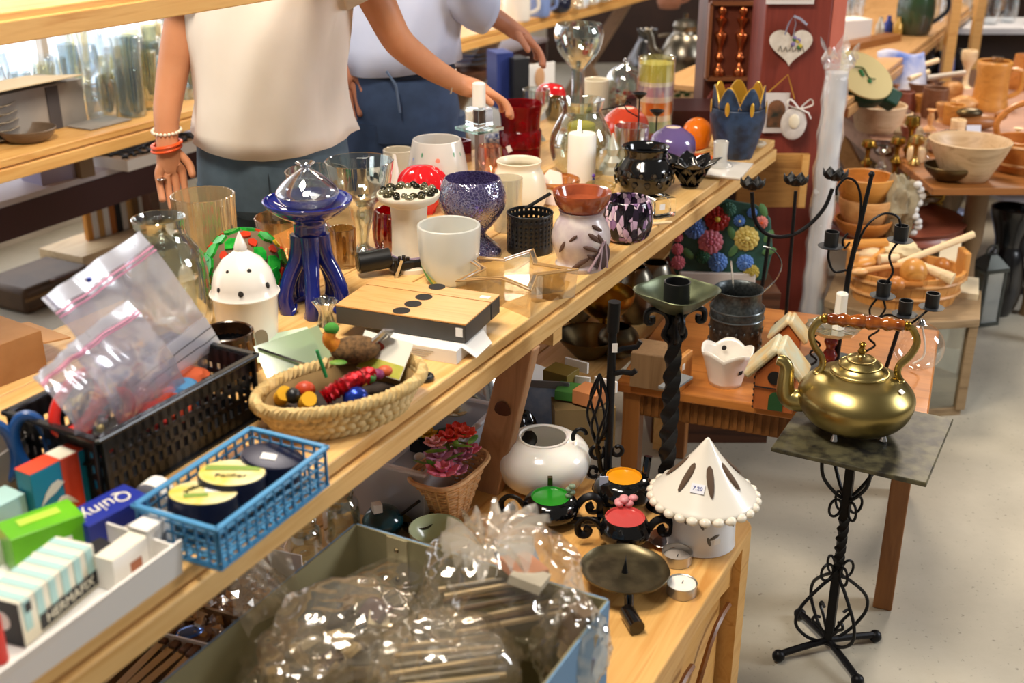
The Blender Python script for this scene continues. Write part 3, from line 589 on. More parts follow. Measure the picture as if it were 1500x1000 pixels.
# --- oil burner
bcol = plain('burner_glaze', '#cfc4be', .32, c2='#b2a0a6', scale=26, coat=.3)
t, m, c = lat('oil_burner', 'speckled lilac grey pottery oil burner with leaf cut-outs', 'oil burner', 850, Z, [(35, 390), (37, 384), (34, 378), (41, 358), (43, 345), (38, 328), (31, 316), (33, 309)], bcol, k=3, as_thing=True)
q = conv(P(850, 390, Z), [(14, 312), (30, 309), (38, 299), (42, 287), (42, 283), (38, 284), (33, 296), (20, 303), (0, 305)], 390)
MB().lathe(q, 40).obj('bowl', plain('rust_glaze', '#a8532f', .15, c2='#7c3a22', scale=18, coat=.6), t)
def on_body(a, y, r_): return Matrix.Translation((r_*m*math.cos(a), r_*m*math.sin(a), (390-y)*m/c)) @ Vector((math.cos(a), math.sin(a), 0)).to_track_quat('Z', 'Y').to_matrix().to_4x4()
MB().ball((0, 0, 0), (.022, .029, .005), 20, 8, on_body(-.72, 366, 41)).obj('opening', plain('burner_inside', '#4a3330', .7), t)
brad = lambda y: next((a[0]+(b[0]-a[0])*(a[1]-y)/(a[1]-b[1]) for a, b in zip(BPF, BPF[1:]) if b[1] <= y <= a[1]), 36)+.6
BPF = [(34, 378), (41, 358), (43, 345), (38, 328), (31, 316)]
slit = plain('burner_slit', '#5b4238', .7)
for a_, y_, s_, rt in ((-1.15, 338, .013, .9), (-.9, 342, .012, .6), (-1.3, 352, .012, 1.2), (-1.9, 338, .008, -.8), (-1.2, 366, .010, .9), (-1.55, 372, .012, -1.0), (-1.75, 378, .012, -.9), (-2.3, 352, .010, -.5), (-1.0, 326, .011, 1.0)):
    MB().ball((0, 0, 0), (s_*.42, s_*1.5, .0022), 10, 6, on_body(a_, y_, brad(y_)+.4) @ Matrix.Rotation(rt, 4, 'Z')).obj('leaf_cutout', slit, t)
for a_, b_ in ((-1.35, -.75), (-.95, -.85), (-.55, -.72)): MB().tube([Vector(on_body(a_+(b_-a_)*k/6, 384-40*k/6, 43.5).translation) for k in range(7)], .0028, 6).obj('vein', plain('vein_lilac', '#a98f98', .4), t)
# --- mottled dish and clear block
lat('mottled_dish', 'rounded glass votive mottled in purple, pink and black', 'candle holder', 917, Z, [(24, 350), (33, 343), (38, 325), (37, 305), (33, 292)], cell('mottle', ['#120f16', '#c9a9c4', '#2a1f30', '#8d6a96', '#e0c9d6', '#17131b'], 105, .08, '#120f16', .03, stretch=(1, 1, .45)), 4, k=4)
t = thing('glass_block_holder', 'thick clear glass tealight block next to the mottled votive', 'candle holder', P(966, 316, Z), .5)
MB().box((0, 0, .024), (.062, .05, .048)).obj('block', plain('thick_glass', '#f4f8f5', .03, trans=1, ior=1.4), t, False, bevel=.006); MB().box((-.012, -.0262, .03), (.014, .0008, .014)).obj('price_label', sticker, t, False)
t = MB().tube([(-.045, 0, .004), (.04, .02, .005)], .0035, 8).obj('wood_stick', birch, loc=P(960, 332, Z)); tag(t, 'short pale wooden stick lying by the clear glass block', 'stick')
# --- pillar candle
t, m, c = lat('pillar_candle', 'tall white pillar candle with small blue figure at its foot', 'candle', 851, Z, [(20, 274), (20.5, 270), (20.5, 200), (19, 197)], wax, k=0, as_thing=True)
MB().ball((17*m, -13*m, .022), (.005, .003, .009)).obj('blue_figure', plain('navy_paint', '#26306e', .3), t); MB().ball((17*m, -13*m, .036), .005).obj('figure_head', plain('violet_paint', '#5b3f9a', .3), t)
MB().tube([(0, 0, 76*m/c), (.001, 0, 82*m/c)], .001, 6).obj('wick', ink, t)
lat('cream_jar', 'cream ceramic jar with wide flared mouth', 'jar', 760, Z, [(34, 306), (41, 285), (36, 256), (31, 246), (33, 237)], cream_cer, 3, k=3)
lat('etched_tumbler', 'clear etched glass tumbler before the cream jar', 'glass', 743, Z, [(20, 336), (21, 320), (22.5, 262)], glass('etched_glass', '#f6f4ea', .1, .15, .3, '#e6e2d2'), 2)
t = thing('pink_tile', 'pale pink leaf shaped tile leaning by the cream jar', 'plaque', P(800, 300, Z), rot=(R(62), R(8), R(-12)))
MB().prism([(-.03, 0), (.03, 0), (.035, .04), (.02, .085), (-.012, .088), (-.032, .05)], -.004, .004).obj('plaque_body', plain('pale_pink_glaze', '#ecd3c4', .35), t, False, bevel=.003); MB().ball((.0, .04, .005), (.008, .022, .002)).obj('relief', cream_cer, t)
# --- red vase
redv = plain('ruby_glass', '#a30f18', .08, trans=.55, ior=1.3, c2='#7a0a12', scale=30, bmp=.4)
t, m, c = lat('ruby_vase', 'dark ruby red glass vase in stepped bands with price sticker', 'vase', 762, Z, [(26, 242), (29, 239), (30, 218), (28.5, 215), (31, 212), (31, 193), (28, 189), (29, 175), (31, 163), (33, 154)], redv, 2.5, k=0, as_thing=True, fn=lambda a, z: 1+.02*math.sin(a*9))
MB().box((0, 0, 0), (.014, .017, .001), Matrix.Translation((31.8*m*math.cos(-2.1), 31.8*m*math.sin(-2.1), 30*m/c)) @ Vector((math.cos(-2.1), math.sin(-2.1), 0)).to_track_quat('Z', 'Y').to_matrix().to_4x4() @ Matrix.Rotation(.5, 4, 'Z')).obj('price_sticker', sticker, t, False)
# --- square glass candlestick with candle
p = P(703, 272, Z); m = mpp(p); c = cosa(p); hh = lambda y, y0=272: (y0-y)*m/c
t = thing('crystal_candlestick', 'square clear crystal candlestick with broad glass tray and steel stem', 'candle holder', p, .75)
MB().box((0, 0, .006), (.07, .07, .012)).obj('base', clear2, t, False)
MB().box((0, 0, (hh(194)+.012)/2), (.017, .017, hh(194)-.012)).obj('stem', plain('mauve_steel', '#9a8a90', .15, .9), t, False)
MB().box((0, 0, hh(190)), (.088, .088, .007)).obj('tray', glass('green_edge_glass', '#cfeae0', .2, blend=.5), t, False); MB().box((0, 0, hh(174)), (.05, .05, 25*m/c)).obj('socket_block', plain('thick_glass', '#f4f8f5', .03, trans=1, ior=1.4), t, False, bevel=.002)
o = MB().lathe([(0, 0), (9.5*m, 0), (9.5*m, 31*m/c), (8*m, 32.5*m/c), (0, 32.5*m/c)], 20).obj('stub_candle', wax, loc=(p.x, p.y, p.z+hh(160))); tag(o, 'short white candle stub on the crystal candlestick', 'candle')
t = thing('pink_glass_box', 'pinkish red square glass candle box behind the floral shade', 'candle holder', P(668, 236, Z), .7)
for k in range(4): MB().box((.03, 0, .03), (.004, .06, .06), Matrix.Rotation(PI/2*k, 4, 'Z')).obj('side_pane', glass('pink_pane', '#d98a9a', .15, .05, .25, '#b04a5a'), t, False)
lat('pink_goblet', 'small pinkish clear goblet behind the crystal candlestick', 'glass', 718, Z, [(17, 282), (14, 278), (4, 270), (5, 258), (15, 245), (18, 232), (17, 215)], glass('pink_clear', '#f6dcd2', .12), 2)
lat('pressed_glass_cup', 'pressed clear glass cup beside the red vase', 'glass', 728, Z, [(14, 228), (15, 222), (17, 200)], plain('white_blue_dot', '#e9e6e2', .2, c2='#3a4a7a', scale=120), 2)
lat('amber_bowl', 'shallow amber glass bowl in front of the hurricane lamp', 'bowl', 815, Z, [(14, 290), (22, 284), (33, 268), (34, 262)], glass('amber_glass', '#f0c890', .14, .05, .2, '#c98f5a'), 2)
lat('stacked_glass_dishes', 'pale glass dishes nested beside the white pillar candle', 'dish', 879, Z, [(12, 288), (17, 283), (22, 274), (23, 270)], glass('straw_glass', '#f6ecc8', .14, .05, .2, '#e0d09a'), 3)
# --- tall balloon glass and hurricane lamp
lat('balloon_glass', 'very tall clear balloon glass rising above the other glassware', 'vase', 845, Z, [(26, 196), (24, 192), (11, 186), (10, 150), (9.5, 108), (13, 100), (28, 82), (34.5, 64), (35, 52), (32, 43)], clear2, 1.4, k=4)
t, m, c = lat('hurricane_glass', 'bulbous clear hurricane glass holding a yellow candle', 'candle holder', 850, Z, [(30, 250), (41, 236), (46, 212), (41, 190), (29, 168), (29, 160), (33, 149)], clear2, 1.6, k=4, as_thing=True)
o = MB().lathe([(0, 0), (20*m, 0), (20.5*m, 44*m/c), (18*m, 46*m/c), (0, 46*m/c)], 24).obj('yellow_candle', plain('yellow_wax', '#e6cf3c', .5, sub=.2), loc=P(850, 250, Z)+Vector((0, .0, 22*m/c))); tag(o, 'yellow candle inside the hurricane glass', 'candle')
MB().lathe([(0, .004), (14*m, .004), (14*m, 20*m/c), (0, 20*m/c)], 20).obj('candle_seat', clear, t)
lat('white_textured_cup', 'white textured cup behind the balloon glass stem', 'cup', 872, Z, [(16, 165), (18, 160), (19, 118)], cream_cer, 3)
t, m, c = lat('potpourri_jar', 'domed clear glass jar filled with red potpourri', 'jar', 914, Z, [(26, 160), (29, 155), (30, 128), (24, 108), (12, 99), (6, 96)], clear2, 1.6, k=3, as_thing=True)
mb = MB(); [mb.ball((rnd(-20, 20)*m, rnd(-20, 20)*m, (4+rnd(0, 22))*m/c), (.008, .006, .005), 6, 5) for k in range(60)]; tag(mb.obj('red_petals', plain('dried_red', '#7a1420', .6, c2='#a82a30', scale=60), t), kind='stuff')
MB().ball((0, 0, 68*m/c), (.009, .009, .01)).obj('knob', clear2, t)
lat('red_round_pot', 'glossy red round pot at the back of the table', 'pot', 806, Z, [(14, 158), (22, 150), (23, 138), (17, 127), (5, 123)], plain('red_gloss', '#d21a22', .12, coat=.5), k=3)
lat('pressed_goblet', 'pale glass goblet with thick rim left of balloon glass', 'glass', 785, Z, [(15, 205), (12, 200), (5, 190), (6, 172), (17, 158), (19, 140), (20, 133)], clear2, 2)
lat('olive_glass', 'small olive coloured glass behind the red vase', 'glass', 812, Z, [(11, 175), (13, 168), (14, 150), (13, 143)], glass('olive_glass', '#b9a860', .15, .05, .3, '#8a7a3a'), 2)
# --- black openwork pot
t, m, c = lat('openwork_pot', 'glossy black round pottery pot with two rows of holes', 'candle holder', 943, Z, [(26, 280), (35, 274), (42, 258), (41, 246), (33, 234), (30, 228), (33, 219), (35, 216)], black_gloss, 3, k=3, as_thing=True)
for row, (y_, r_) in enumerate(((248, 42.8), (262, 42.9))):
    for k in range(14):
        a = 2*PI*(k+.5*row)/14; M = Matrix.Translation((r_*m*math.cos(a), r_*m*math.sin(a), (280-y_)*m/c)) @ Vector((math.cos(a), math.sin(a), .15 if row == 0 else -.2)).to_track_quat('Z', 'Y').to_matrix().to_4x4()
        MB().tube([(.0072*math.cos(2*PI*j/12), .0072*math.sin(2*PI*j/12), 0) for j in range(12)], .0016, 5, True, M).obj('hole_rim', black_gloss, t)
        MB().ball((0, 0, 0), (.0056, .0056, .0008), 8, 5, M).obj('hole', plain('hole_brown', '#40372a', .9), t)
# --- black lotus bowl
p = P(1010, 274, Z); m = mpp(p); c = cosa(p); t = thing('lotus_bowl', 'black glossy lotus shaped tealight bowl with open petals', 'candle holder', p)
for ring, (nr, r0, tilt, sz) in enumerate(((8, 12, .75, 1), (6, 7, .45, .8))):
    for k in range(nr):
        a = 2*PI*(k+.3*ring)/nr
        def pet(u, v, a=a, r0=r0, tilt=tilt, sz=sz):
            l = v*52*m*sz; wd = 19*m*sz*math.sin(PI*min(1, .12+v*.88))**.7; cup = .35*(u-.5)**2*4*8*m
            rad = r0*m*.4+l*math.sin(tilt*(.5+v*.7)); h = l*math.cos(tilt*(.3+v*.5))+.003; s_ = (u-.5)*2*wd
            x, y = rad-cup, s_; return (x*math.cos(a)-y*math.sin(a), x*math.sin(a)+y*math.cos(a), h)
        MB().grid(pet, 6, 8).obj('petal', black_gloss, t, solid=.002)
MB().lathe([(0, 0), (12*m, 0), (14*m, .006), (0, .008)], 20).obj('foot', black_gloss, t)
# --- coloured balls
def ball_holder(name, label, x, yb, rx, ryz, col, hole):
    p = P(x, yb, Z); m = mpp(p); c = cosa(p); t = thing(name, label, 'candle holder', p)
    MB().lathe(vessel(smoothp([(0, 0), (rx*.5*m, .002), (rx*.93*m, ryz*.55*m), (rx*m, ryz*m), (rx*.88*m, ryz*1.5*m), (hole*m, ryz*1.93*m)], 4), 2.5*m), 36).obj('globe', glass('g'+name, col, .06, .15, .9, col), t)
    MB().lathe([(0, ryz*1.7*m), (hole*1.2*m, ryz*1.75*m), (hole*.9*m, ryz*1.92*m), (0, ryz*1.93*m)], 24).obj('opening', plain('globe_inside', '#f1d9c0', .5), t); return t
ball_holder('orange_globe', 'bright orange glass globe tealight holder with flat opening', 915, 216, 34, 30, '#f0552a', 14)
ball_holder('purple_globe', 'lilac purple glass globe with white round opening', 983, 242, 34, 29, '#8a72b4', 13)
t, m, c = lat('orange_ball_candle', 'shiny small orange ball candle with a wick', 'candle', 1020, Z, [(8, 218), (17, 213), (21, 199), (19, 184), (9, 175), (2, 173)], plain('orange_wax', '#f07a12', .22, coat=.4), k=4, as_thing=True)
MB().tube([(0, 0, 44*m/c), (.002, 0, 49*m/c)], .0015, 6).obj('wick', ink, t)
o = MB().lathe(vessel(smoothp([(0, 0), (.02, .001), (.035, .006), (.042, .012)], 3), .003), 28).obj('orange_saucer', plain('orange_gloss', '#e0602a', .2), loc=P(1022, 236, Z)); tag(o, 'flat orange glass saucer behind the frosted candle holder', 'saucer')
o = MB().tube([(.04*math.cos(k*.25), .028*math.sin(k*.25), .006+.006*math.sin(k*.7)) for k in range(26)], .003, 6).obj('raffia_ring', straw, loc=P(1028, 222, Z)); tag(o, 'small ring of dried raffia under the orange ball', 'wreath')
# --- layered candle tower
t, m, c = lat('layered_candle_jar', 'tall straight glass cylinder with stripes of coloured wax', 'candle', 957, Z, [(26, 200), (27, 198), (27, 88)], glass('jar_glass', '#fbfbf6', .1), 1.6, k=0, as_thing=True)
for y1, y0, col in ((96, 120, '#cfc35a'), (120, 126, '#e6d9cc'), (126, 140, '#b79ab4'), (140, 148, '#dccbc4'), (148, 166, '#d3742e'), (166, 174, '#d9cdbf'), (174, 190, '#5f9a86'), (190, 199, '#8a4a3a')):
    MB().lathe([(0, (200-y0)*m/c), (25*m, (200-y0)*m/c), (25*m, (200-y1)*m/c), (0, (200-y1)*m/c)], 28).obj('wax_layer', plain('wax'+col, col, .4), t)
# --- thin black iron stand with two cups
p = P(946, 236, Z); m = mpp(p); c = cosa(p); t = thing('twin_spike_stand', 'thin black iron stand with two small candle cups among coloured globes', 'candle holder', p)
for x_, yt, y_ in ((-12, 150, .02), (13, 172, 0)):
    H = (236-yt)*m/c; MB().tube([(x_*m*.3, y_, .002), (x_*m, y_, .02), (x_*m, y_, H)], .0022, 6).obj('stem', black_iron, t); MB().lathe(vessel([(0, 0), (3*m, .001), (9*m, .012), (11*m, .016)], .002), 18, c=(x_*m, y_, H)).obj('cup', black_iron, t)
MB().tube([(-12*m, .02, .118), (-28*m, .02, .135), (-34*m, .02, .15), (-30*m, .02, .163), (-24*m, .02, .156)], .002, 6).obj('hook', black_iron, t)
MB().tube([(-34*m, .02, .15), (-95*m, .06, .12)], .002, 6).obj('arm', black_iron, t)
MB().lathe([(0, 0), (.03, 0), (.028, .004), (0, .005)], 20).obj('base', black_iron, t)
lat('clear_tumbler', 'clear water tumbler between orange and purple globes', 'glass', 923, Z, [(21, 248), (22, 244), (25, 186)], clear2, 2)
t, m, c = lat('frosted_tree', 'frosted pale glass fir tree figure beside the tumbler', 'ornament', 896, Z, [(14, 254), (13, 248), (8, 244), (13, 236), (6, 228), (10, 218), (3, 204), (1, 196)], glass('frosted_tree_glass', '#ffffff', .06, .3, .7, '#e6e6d6'), k=0, as_thing=True)
# --- blue crown vase
p = P(1076, 229, Z); m = mpp(p); c = cosa(p); t = thing('crown_vase', 'dark blue ceramic vase with pointed petal rim and gold edges', 'vase', p, .2)
prof = smoothp([(r*m, (229-y)*m/c) for r, y in ((24, 229), (30, 210), (37, 185), (39, 170), (38, 158))], 4)
bluem = plain('blue_black_glaze', '#1c2638', .4, c2='#2e4260', scale=35, bmp=.2); gold = plain('gold_lustre', '#d9a63a', .3, .5)
MB().lathe([(0, 0)]+prof, 40).obj('body', bluem, t, solid=.004)
for k in range(7):
    a = 2*PI*k/7-1.45; 
    def pt(u, v, a=a, off=0, wf=1):
        wd = (.52*(1-v)**.6)*wf; aa = a+(u-.5)*2*wd; rr_ = (37-1.5*v)*m+off; return (rr_*math.cos(aa), rr_*math.sin(aa), (229-158)*m/c+v*32*m/c-.001)
    pe = MB().grid(lambda u, v: pt(u, v*.96), 8, 8).obj('petal', bluem, t, solid=.004)
    MB().grid(lambda u, v: pt(u, v*.96, off=-.0035), 8, 8).obj('gold_lining', gold, pe)
    MB().tube([pt(0, v/9*.96, ) for v in range(10)]+[pt(1, (9-v)/9*.96) for v in range(10)], .0022, 6).obj('gold_edge', gold, pe)
    MB().ball((0, 0, 0), (.007, .02, .002), 10, 6, Matrix.Translation((40*m*math.cos(a), 40*m*math.sin(a), (229-156)*m/c)) @ Vector((math.cos(a), math.sin(a), 0)).to_track_quat('Z', 'Y').to_matrix().to_4x4()).obj('gold_flame', gold, t)
# --- white square plate with frosted holder
t = thing('square_plate', 'white square plate at the end of the table', 'plate', P(1058, 252, Z), RZ+.1)
MB().box((0, 0, .004), (.15, .12, .006), taper=1.1).obj('plate_body', white_cer, t, bevel=.002); MB().box((0, 0, .009), (.165, .132, .004)).obj('rim', white_cer, t, False)
lat('frosted_taper_holder', 'small frosted glass candle holder standing on the square plate', 'candle holder', 1054, Z+.012, [(18, 243), (18, 240), (11, 236), (10, 228), (11, 208)], glass('frosted2', '#ffffff', .08, .2, .55, '#eceae4'), 2, k=0)
lat('cream_saucer', 'small cream dish behind the blue crown vase', 'dish', 1104, Z, [(10, 216), (16, 212), (18, 209)], cream_cer, 2)
# ================================================================== FOREGROUND LEFT OF THE TABLE
def boxpx(name, label, cat, A, B, z, depth, h, mat, bevel=.001, group=None, tilt=0, pname='carton'):
    a, b_ = P(*A, z), P(*B, z); d = b_-a; L_ = math.hypot(d.x, d.y); rz = math.atan2(d.y, d.x)
    t = thing(name, label, cat, a, group=group, rot=(tilt, 0, rz)); MB().box((L_/2, depth/2, h/2), (L_, depth, h)).obj(pname, mat, t, False, bevel=bevel); return t, L_
def label_on(t, name, c, s, mat): return MB().box(c, s).obj(name, mat, t, False)
ta = inv @ P(266, 838, Z); 
tray = thing('white_tray', 'white cardboard lid tray full of small boxes at the table edge', 'tray', AO, RZ)
s1, w0 = ta.x, ta.y
MB().box((s1-.29, w0+.1, .8015), (.58, .2, .003)).obj('tray_floor', paper_w, tray, False)
MB().add([(s1-.58, w0, .80), (s1, w0, .80), (s1, w0-.006, .848), (s1-.58, w0-.012, .838)], [(0, 1, 2, 3)]).obj('front_wall', paper_w, tray, False, solid=.003)
MB().box((s1, w0+.1, .818), (.003, .2, .036)).obj('end_wall', paper_w, tray, False); MB().box((s1-.29, w0+.2, .818), (.58, .003, .036)).obj('back_wall', paper_w, tray, False)
zt = Z+.0035
# HERMAFIX
stripe1, stripe2 = plain('box_cream', '#e4dfcc', .6), plain('box_pale_teal', '#a9cfcc', .6); blk = plain('box_black', '#15161a', .5)
t, L_ = boxpx('striped_carton', 'carton with pale teal and cream stripes and black lettered band', 'box', (38, 948), (146, 856), zt, .052, .056, stripe1)
for k in range(6): label_on(t, 'stripe', (L_*(k+.5)/6, -.0005, .036), (L_/12, .0012, .038), stripe2); label_on(t, 'top_stripe', (L_*(k+.5)/6, .026, .0562), (L_/12, .05, .0012), stripe2)
label_on(t, 'name_band', (L_*.6, -.0012, .014), (L_*.78, .001, .019), blk); label_on(t, 'end_panel', (-.0006, .026, .028), (.0012, .052, .056), blk)
label_on(t, 'emblem', (L_*.1, -.0012, .045), (.009, .001, .011), blk)
text(t, 'HERMAFIX', .0165, stripe1, (L_*.6, -.002, .014), (PI/2, 0, 0), sx=.98*L_*.72/.085)
MB().lathe([(0, 0), (.012, 0), (.012, .001), (0, .001)], 20).obj('round_label', paper_w, t, loc=(-.0012, .026, .03), rot=(0, -PI/2, 0))
t, L_ = boxpx('green_carton', 'glossy lime green carton with white marks on its side', 'box', (26, 846), (132, 806), zt, .05, .052, plain('lime', '#6cc01e', .3, c2='#58a81a', scale=9))
label_on(t, 'white_mark', (L_*.35, -.0006, .02), (.02, .0012, .012), paper_w); label_on(t, 'white_mark', (L_*.7, -.0006, .024), (.016, .0012, .012), paper_w); label_on(t, 'yellow_print', (L_*.5, .03, .0525), (.05, .016, .001), plain('lime_yellow', '#b6d84a', .4))
teal = plain('box_teal', '#1583a0', .45); orng = plain('box_orange', '#e0492a', .45)
t, L_ = boxpx('bird_carton', 'teal and orange carton printed with dark and white birds', 'box', (58, 775), (156, 722), zt, .03, .078, teal)
label_on(t, 'orange_band', (L_*.55, -.0006, .039), (L_*.25, .0012, .078), orng); label_on(t, 'orange_top', (L_*.5, .015, .0785), (L_, .03, .001), orng); label_on(t, 'cream_top', (L_*.55, .015, .0792), (L_*.24, .03, .001), stripe1)
def bird(t, x, z, s, mat, fl=1):
    pts = [(-1, .2), (-.5, .55), (.1, .45), (.7, -.1), (1.2, -.9), (.5, -.5), (-.1, -.35), (-.6, -.05)]
    MB().prism([(px_*s*fl, pz*s) for px_, pz in pts], 0, .0012, Matrix.Translation((x, -.001, z)) @ Matrix.Rotation(PI/2, 4, 'X')).obj('bird_print', mat, t, False)
bird(t, L_*.83, .055, .013, blk); bird(t, L_*.27, .045, .017, stripe1, -1); bird(t, L_*.42, .022, .014, stripe1)
qb = plain('box_royal_blue', '#1f2f96', .4)
t, L_ = boxpx('blue_carton', 'royal blue carton with cream lettering lying upside down', 'box', (136, 812), (224, 764), zt, .05, .04, qb)
text(t, 'Quinyl', .034, stripe1, (L_*.48, .025, .0402), (0, 0, PI), font_shear=.2, sx=.85); label_on(t, 'white_side', (L_*.62, -.0006, .008), (L_*.6, .0012, .014), paper_w)
t, L_ = boxpx('white_carton', 'small white carton with red scribbled print, nearest the tray wall', 'box', (172, 868), (222, 830), zt, .028, .042, paper_w)
label_on(t, 'red_print', (L_*.6, -.0006, .018), (.018, .0012, .012), plain('rust_print', '#a8674a', .7)); label_on(t, 'cream_top', (L_*.5, .014, .0425), (L_, .027, .001), stripe1)
t, L_ = boxpx('white_carton', 'small white carton with blue letters at the tray end', 'box', (222, 826), (260, 798), zt, .03, .046, paper_w)
text(t, 'dl', .02, plain('steel_blue_ink', '#3d5a78', .6), (L_*.5, -.001, .022), (PI/2, 0, 0))
t, L_ = boxpx('black_carton', 'small black carton between striped and white cartons', 'box', (152, 846), (176, 832), zt, .03, .034, blk); label_on(t, 'white_panel', (L_*.5, -.0006, .012), (L_*.5, .0012, .014), paper_w)
t, L_ = boxpx('pale_carton', 'pale printed carton behind the lime green one', 'box', (-6, 800), (46, 772), zt, .04, .05, stripe2)
lat('red_bottle', 'small red bottle with white label at the left edge', 'bottle', 0, zt, [(12, 968), (13, 965), (13, 905), (8, 895), (7, 880)], plain('red_plastic', '#c3261c', .35), k=0)
# tape roll
p = P(232, 752, Z); m = mpp(p); t = thing('tape_roll', 'roll of white tape standing on edge beside the blue crate', 'tape', p, rot=(PI/2, 0, R(-20)))
rt = 28*m; MB().lathe([(rt*.45, -.012), (rt, -.012), (rt, .012), (rt*.45, .012), (rt*.45, -.012)], 36, c=(0, rt, 0)).obj('tape', paper_w, t); MB().lathe([(rt*.40, -.0125), (rt*.45, -.0125), (rt*.45, .0125), (rt*.40, .0125), (rt*.4, -.0125)], 30, c=(0, rt, 0)).obj('core', card_grey, t)
# --- blue crate with tins
CH = .058; f0, f1, f2 = P(317, 776, Z+CH), P(478, 655, Z+CH), P(358, 633, Z+CH)
cx_ = (f1-f0); LXc = cx_.length; cux = cx_.normalized(); cuy = Vector((-cux.y, cux.x, 0)); LYc = abs((f2-f1).dot(cuy)); crz = math.atan2(cux.y, cux.x)
crate = thing('blue_crate', 'light blue open lattice plastic crate with shoe polish tins', 'crate', (f0.x, f0.y, Z), crz)
bp = plain('blue_plastic', '#4f96c6', .35, c2='#4488b8', scale=6)
for (x0, y0, x1, y1) in ((0, 0, LXc, 0), (LXc, 0, LXc, LYc), (LXc, LYc, 0, LYc), (0, LYc, 0, 0)):
    ln = math.hypot(x1-x0, y1-y0); nb = round(ln/.019); wl = MB(); ins = .006
    dx, dy = (x1-x0)/ln, (y1-y0)/ln; nx, ny = -dy, dx
    for k in range(nb+1):
        u = k/nb; bx_, by_ = x0+(x1-x0)*u, y0+(y1-y0)*u; wl.box((0, 0, 0), (.0026, .003, CH), M4((bx_+nx*ins*.5, by_+ny*ins*.5, CH/2), (0, 0, math.atan2(dy, dx))))
    for j, zz in enumerate((.003, .018, .033, .047)): wl.box((0, 0, 0), (ln, .003, .0026), M4(((x0+x1)/2+nx*ins*.5, (y0+y1)/2+ny*ins*.5, zz), (0, 0, math.atan2(dy, dx))))
    wl.obj('lattice_side', bp, crate, False)
    MB().box((0, 0, 0), (ln+.006, .008, .005), M4(((x0+x1)/2, (y0+y1)/2, CH), (0, 0, math.atan2(dy, dx)))).obj('rim', bp, crate, False, bevel=.0015)
fl = MB(); [fl.box((LXc*k/14, LYc/2, .0015), (.003, LYc, .003)) for k in range(15)]; [fl.box((LXc/2, LYc*k/9, .0015), (LXc, .003, .003)) for k in range(10)]; fl.obj('lattice_floor', bp, crate, False)
MB().box((LXc*.5, -.001, .026), (.03, .001, .022)).obj('price_label', sticker, crate, False) if False else None
navy = plain('tin_navy', '#131a38', .3, .3)
def tin(px, py, z, r, h, lidcol, label, tilt=(0, 0, 0), txt=None):
    p = P(px, py, Z+z); t = thing('polish_tin', label, 'tin', p, rot=tilt, group='tins in the blue crate')
    MB().lathe([(0, 0), (r, 0), (r, h), (0, h)], 36).obj('tin_side', navy, t); MB().lathe([(0, h), (r*.94, h+.0002), (r*.96, h+.0015), (r*.90, h+.002), (0, h+.002)], 36).obj('lid', lidcol, t); return t, h+.0025
ylw = plain('tin_yellow', '#d9c243', .4, c2='#e6dfb4', scale=22); grn = plain('tin_green_band', '#7d9a3a', .4)
t, h_ = tin(298, 748, .028, .044, .024, ylw, 'round yellow and cream polish tin nearest the crate corner', (R(-8), R(6), .3)); label_on(t, 'price_label', (.012, .004, h_), (.02, .016, .001), sticker); label_on(t, 'green_band', (-.01, -.012, h_), (.03, .012, .0008), grn); text(t, 'poliflor', .012, ink, (-.012, .012, h_+.0005), (0, 0, .8))
t, h_ = tin(340, 718, .030, .044, .024, ylw, 'second yellow polish tin with dark lettering further back', (R(-6), R(4), .1)); label_on(t, 'green_band', (0, .012, h_), (.07, .014, .0008), grn); text(t, 'Poliflor', .014, ink, (0, -.014, h_+.0005), (0, 0, 0))
t, h_ = tin(396, 694, .022, .042, .026, navy, 'navy blue polish tin with white price label', (R(-4), R(10), 0)); label_on(t, 'price_label', (-.004, -.006, h_), (.02, .018, .001), sticker)
t, h_ = tin(360, 690, .006, .036, .02, plain('tin_amber', '#8a5a22', .35), 'amber brown tin half hidden at the crate back', (0, R(14), 0))
# --- black slotted basket
BH = .105; g0, g1, g2 = P(143, 645, Z+BH), P(374, 520, Z+BH), P(318, 500, Z+BH)
gx = g1-g0; LG = gx.length; gu = gx.normalized(); grz = math.atan2(gu.y, gu.x); WG = .17
bsk = thing('black_basket', 'black slotted plastic basket filled with bags and scissors', 'basket', (g0.x, g0.y, Z), grz)
for (x0, y0, x1, y1) in ((0, 0, LG, 0), (LG, 0, LG, WG), (LG, WG, 0, WG), (0, WG, 0, 0)):
    ln = math.hypot(x1-x0, y1-y0); dx, dy = (x1-x0)/ln, (y1-y0)/ln; nx, ny = -dy, dx; wl = MB(); an = math.atan2(dy, dx); nb = round(ln/.016)
    for k in range(nb+1): u = k/nb; wl.box((0, 0, 0), (.0075, .003, BH), M4((x0+(x1-x0)*u+nx*.006, y0+(y1-y0)*u+ny*.006, BH/2), (0, 0, an)))
    for zz, hz in ((.012, .024), (.043, .008), (.066, .008), (.092, .024)): wl.box((0, 0, 0), (ln, .003, hz), M4(((x0+x1)/2+nx*.006, (y0+y1)/2+ny*.006, zz), (0, 0, an)))
    wl.obj('slotted_side', black_plas, bsk, False)
    MB().box((0, 0, 0), (ln+.008, .012, .006), M4(((x0+x1)/2, (y0+y1)/2, BH), (0, 0, an))).obj('rim', plain('black_rim', '#1c1d1e', .2), bsk, False, bevel=.002)
MB().box((LG/2, WG/2, .002), (LG, WG, .004)).obj('basket_floor', black_plas, bsk, False)
gb = lambda x, y, z: (Matrix.Translation((g0.x, g0.y, Z)) @ Matrix.Rotation(grz, 4, 'Z')) @ Vector((x, y, z))
q0 = gb(LG*.5, WG*.45, .06); gn = Vector((-gu.y, gu.x, 0))
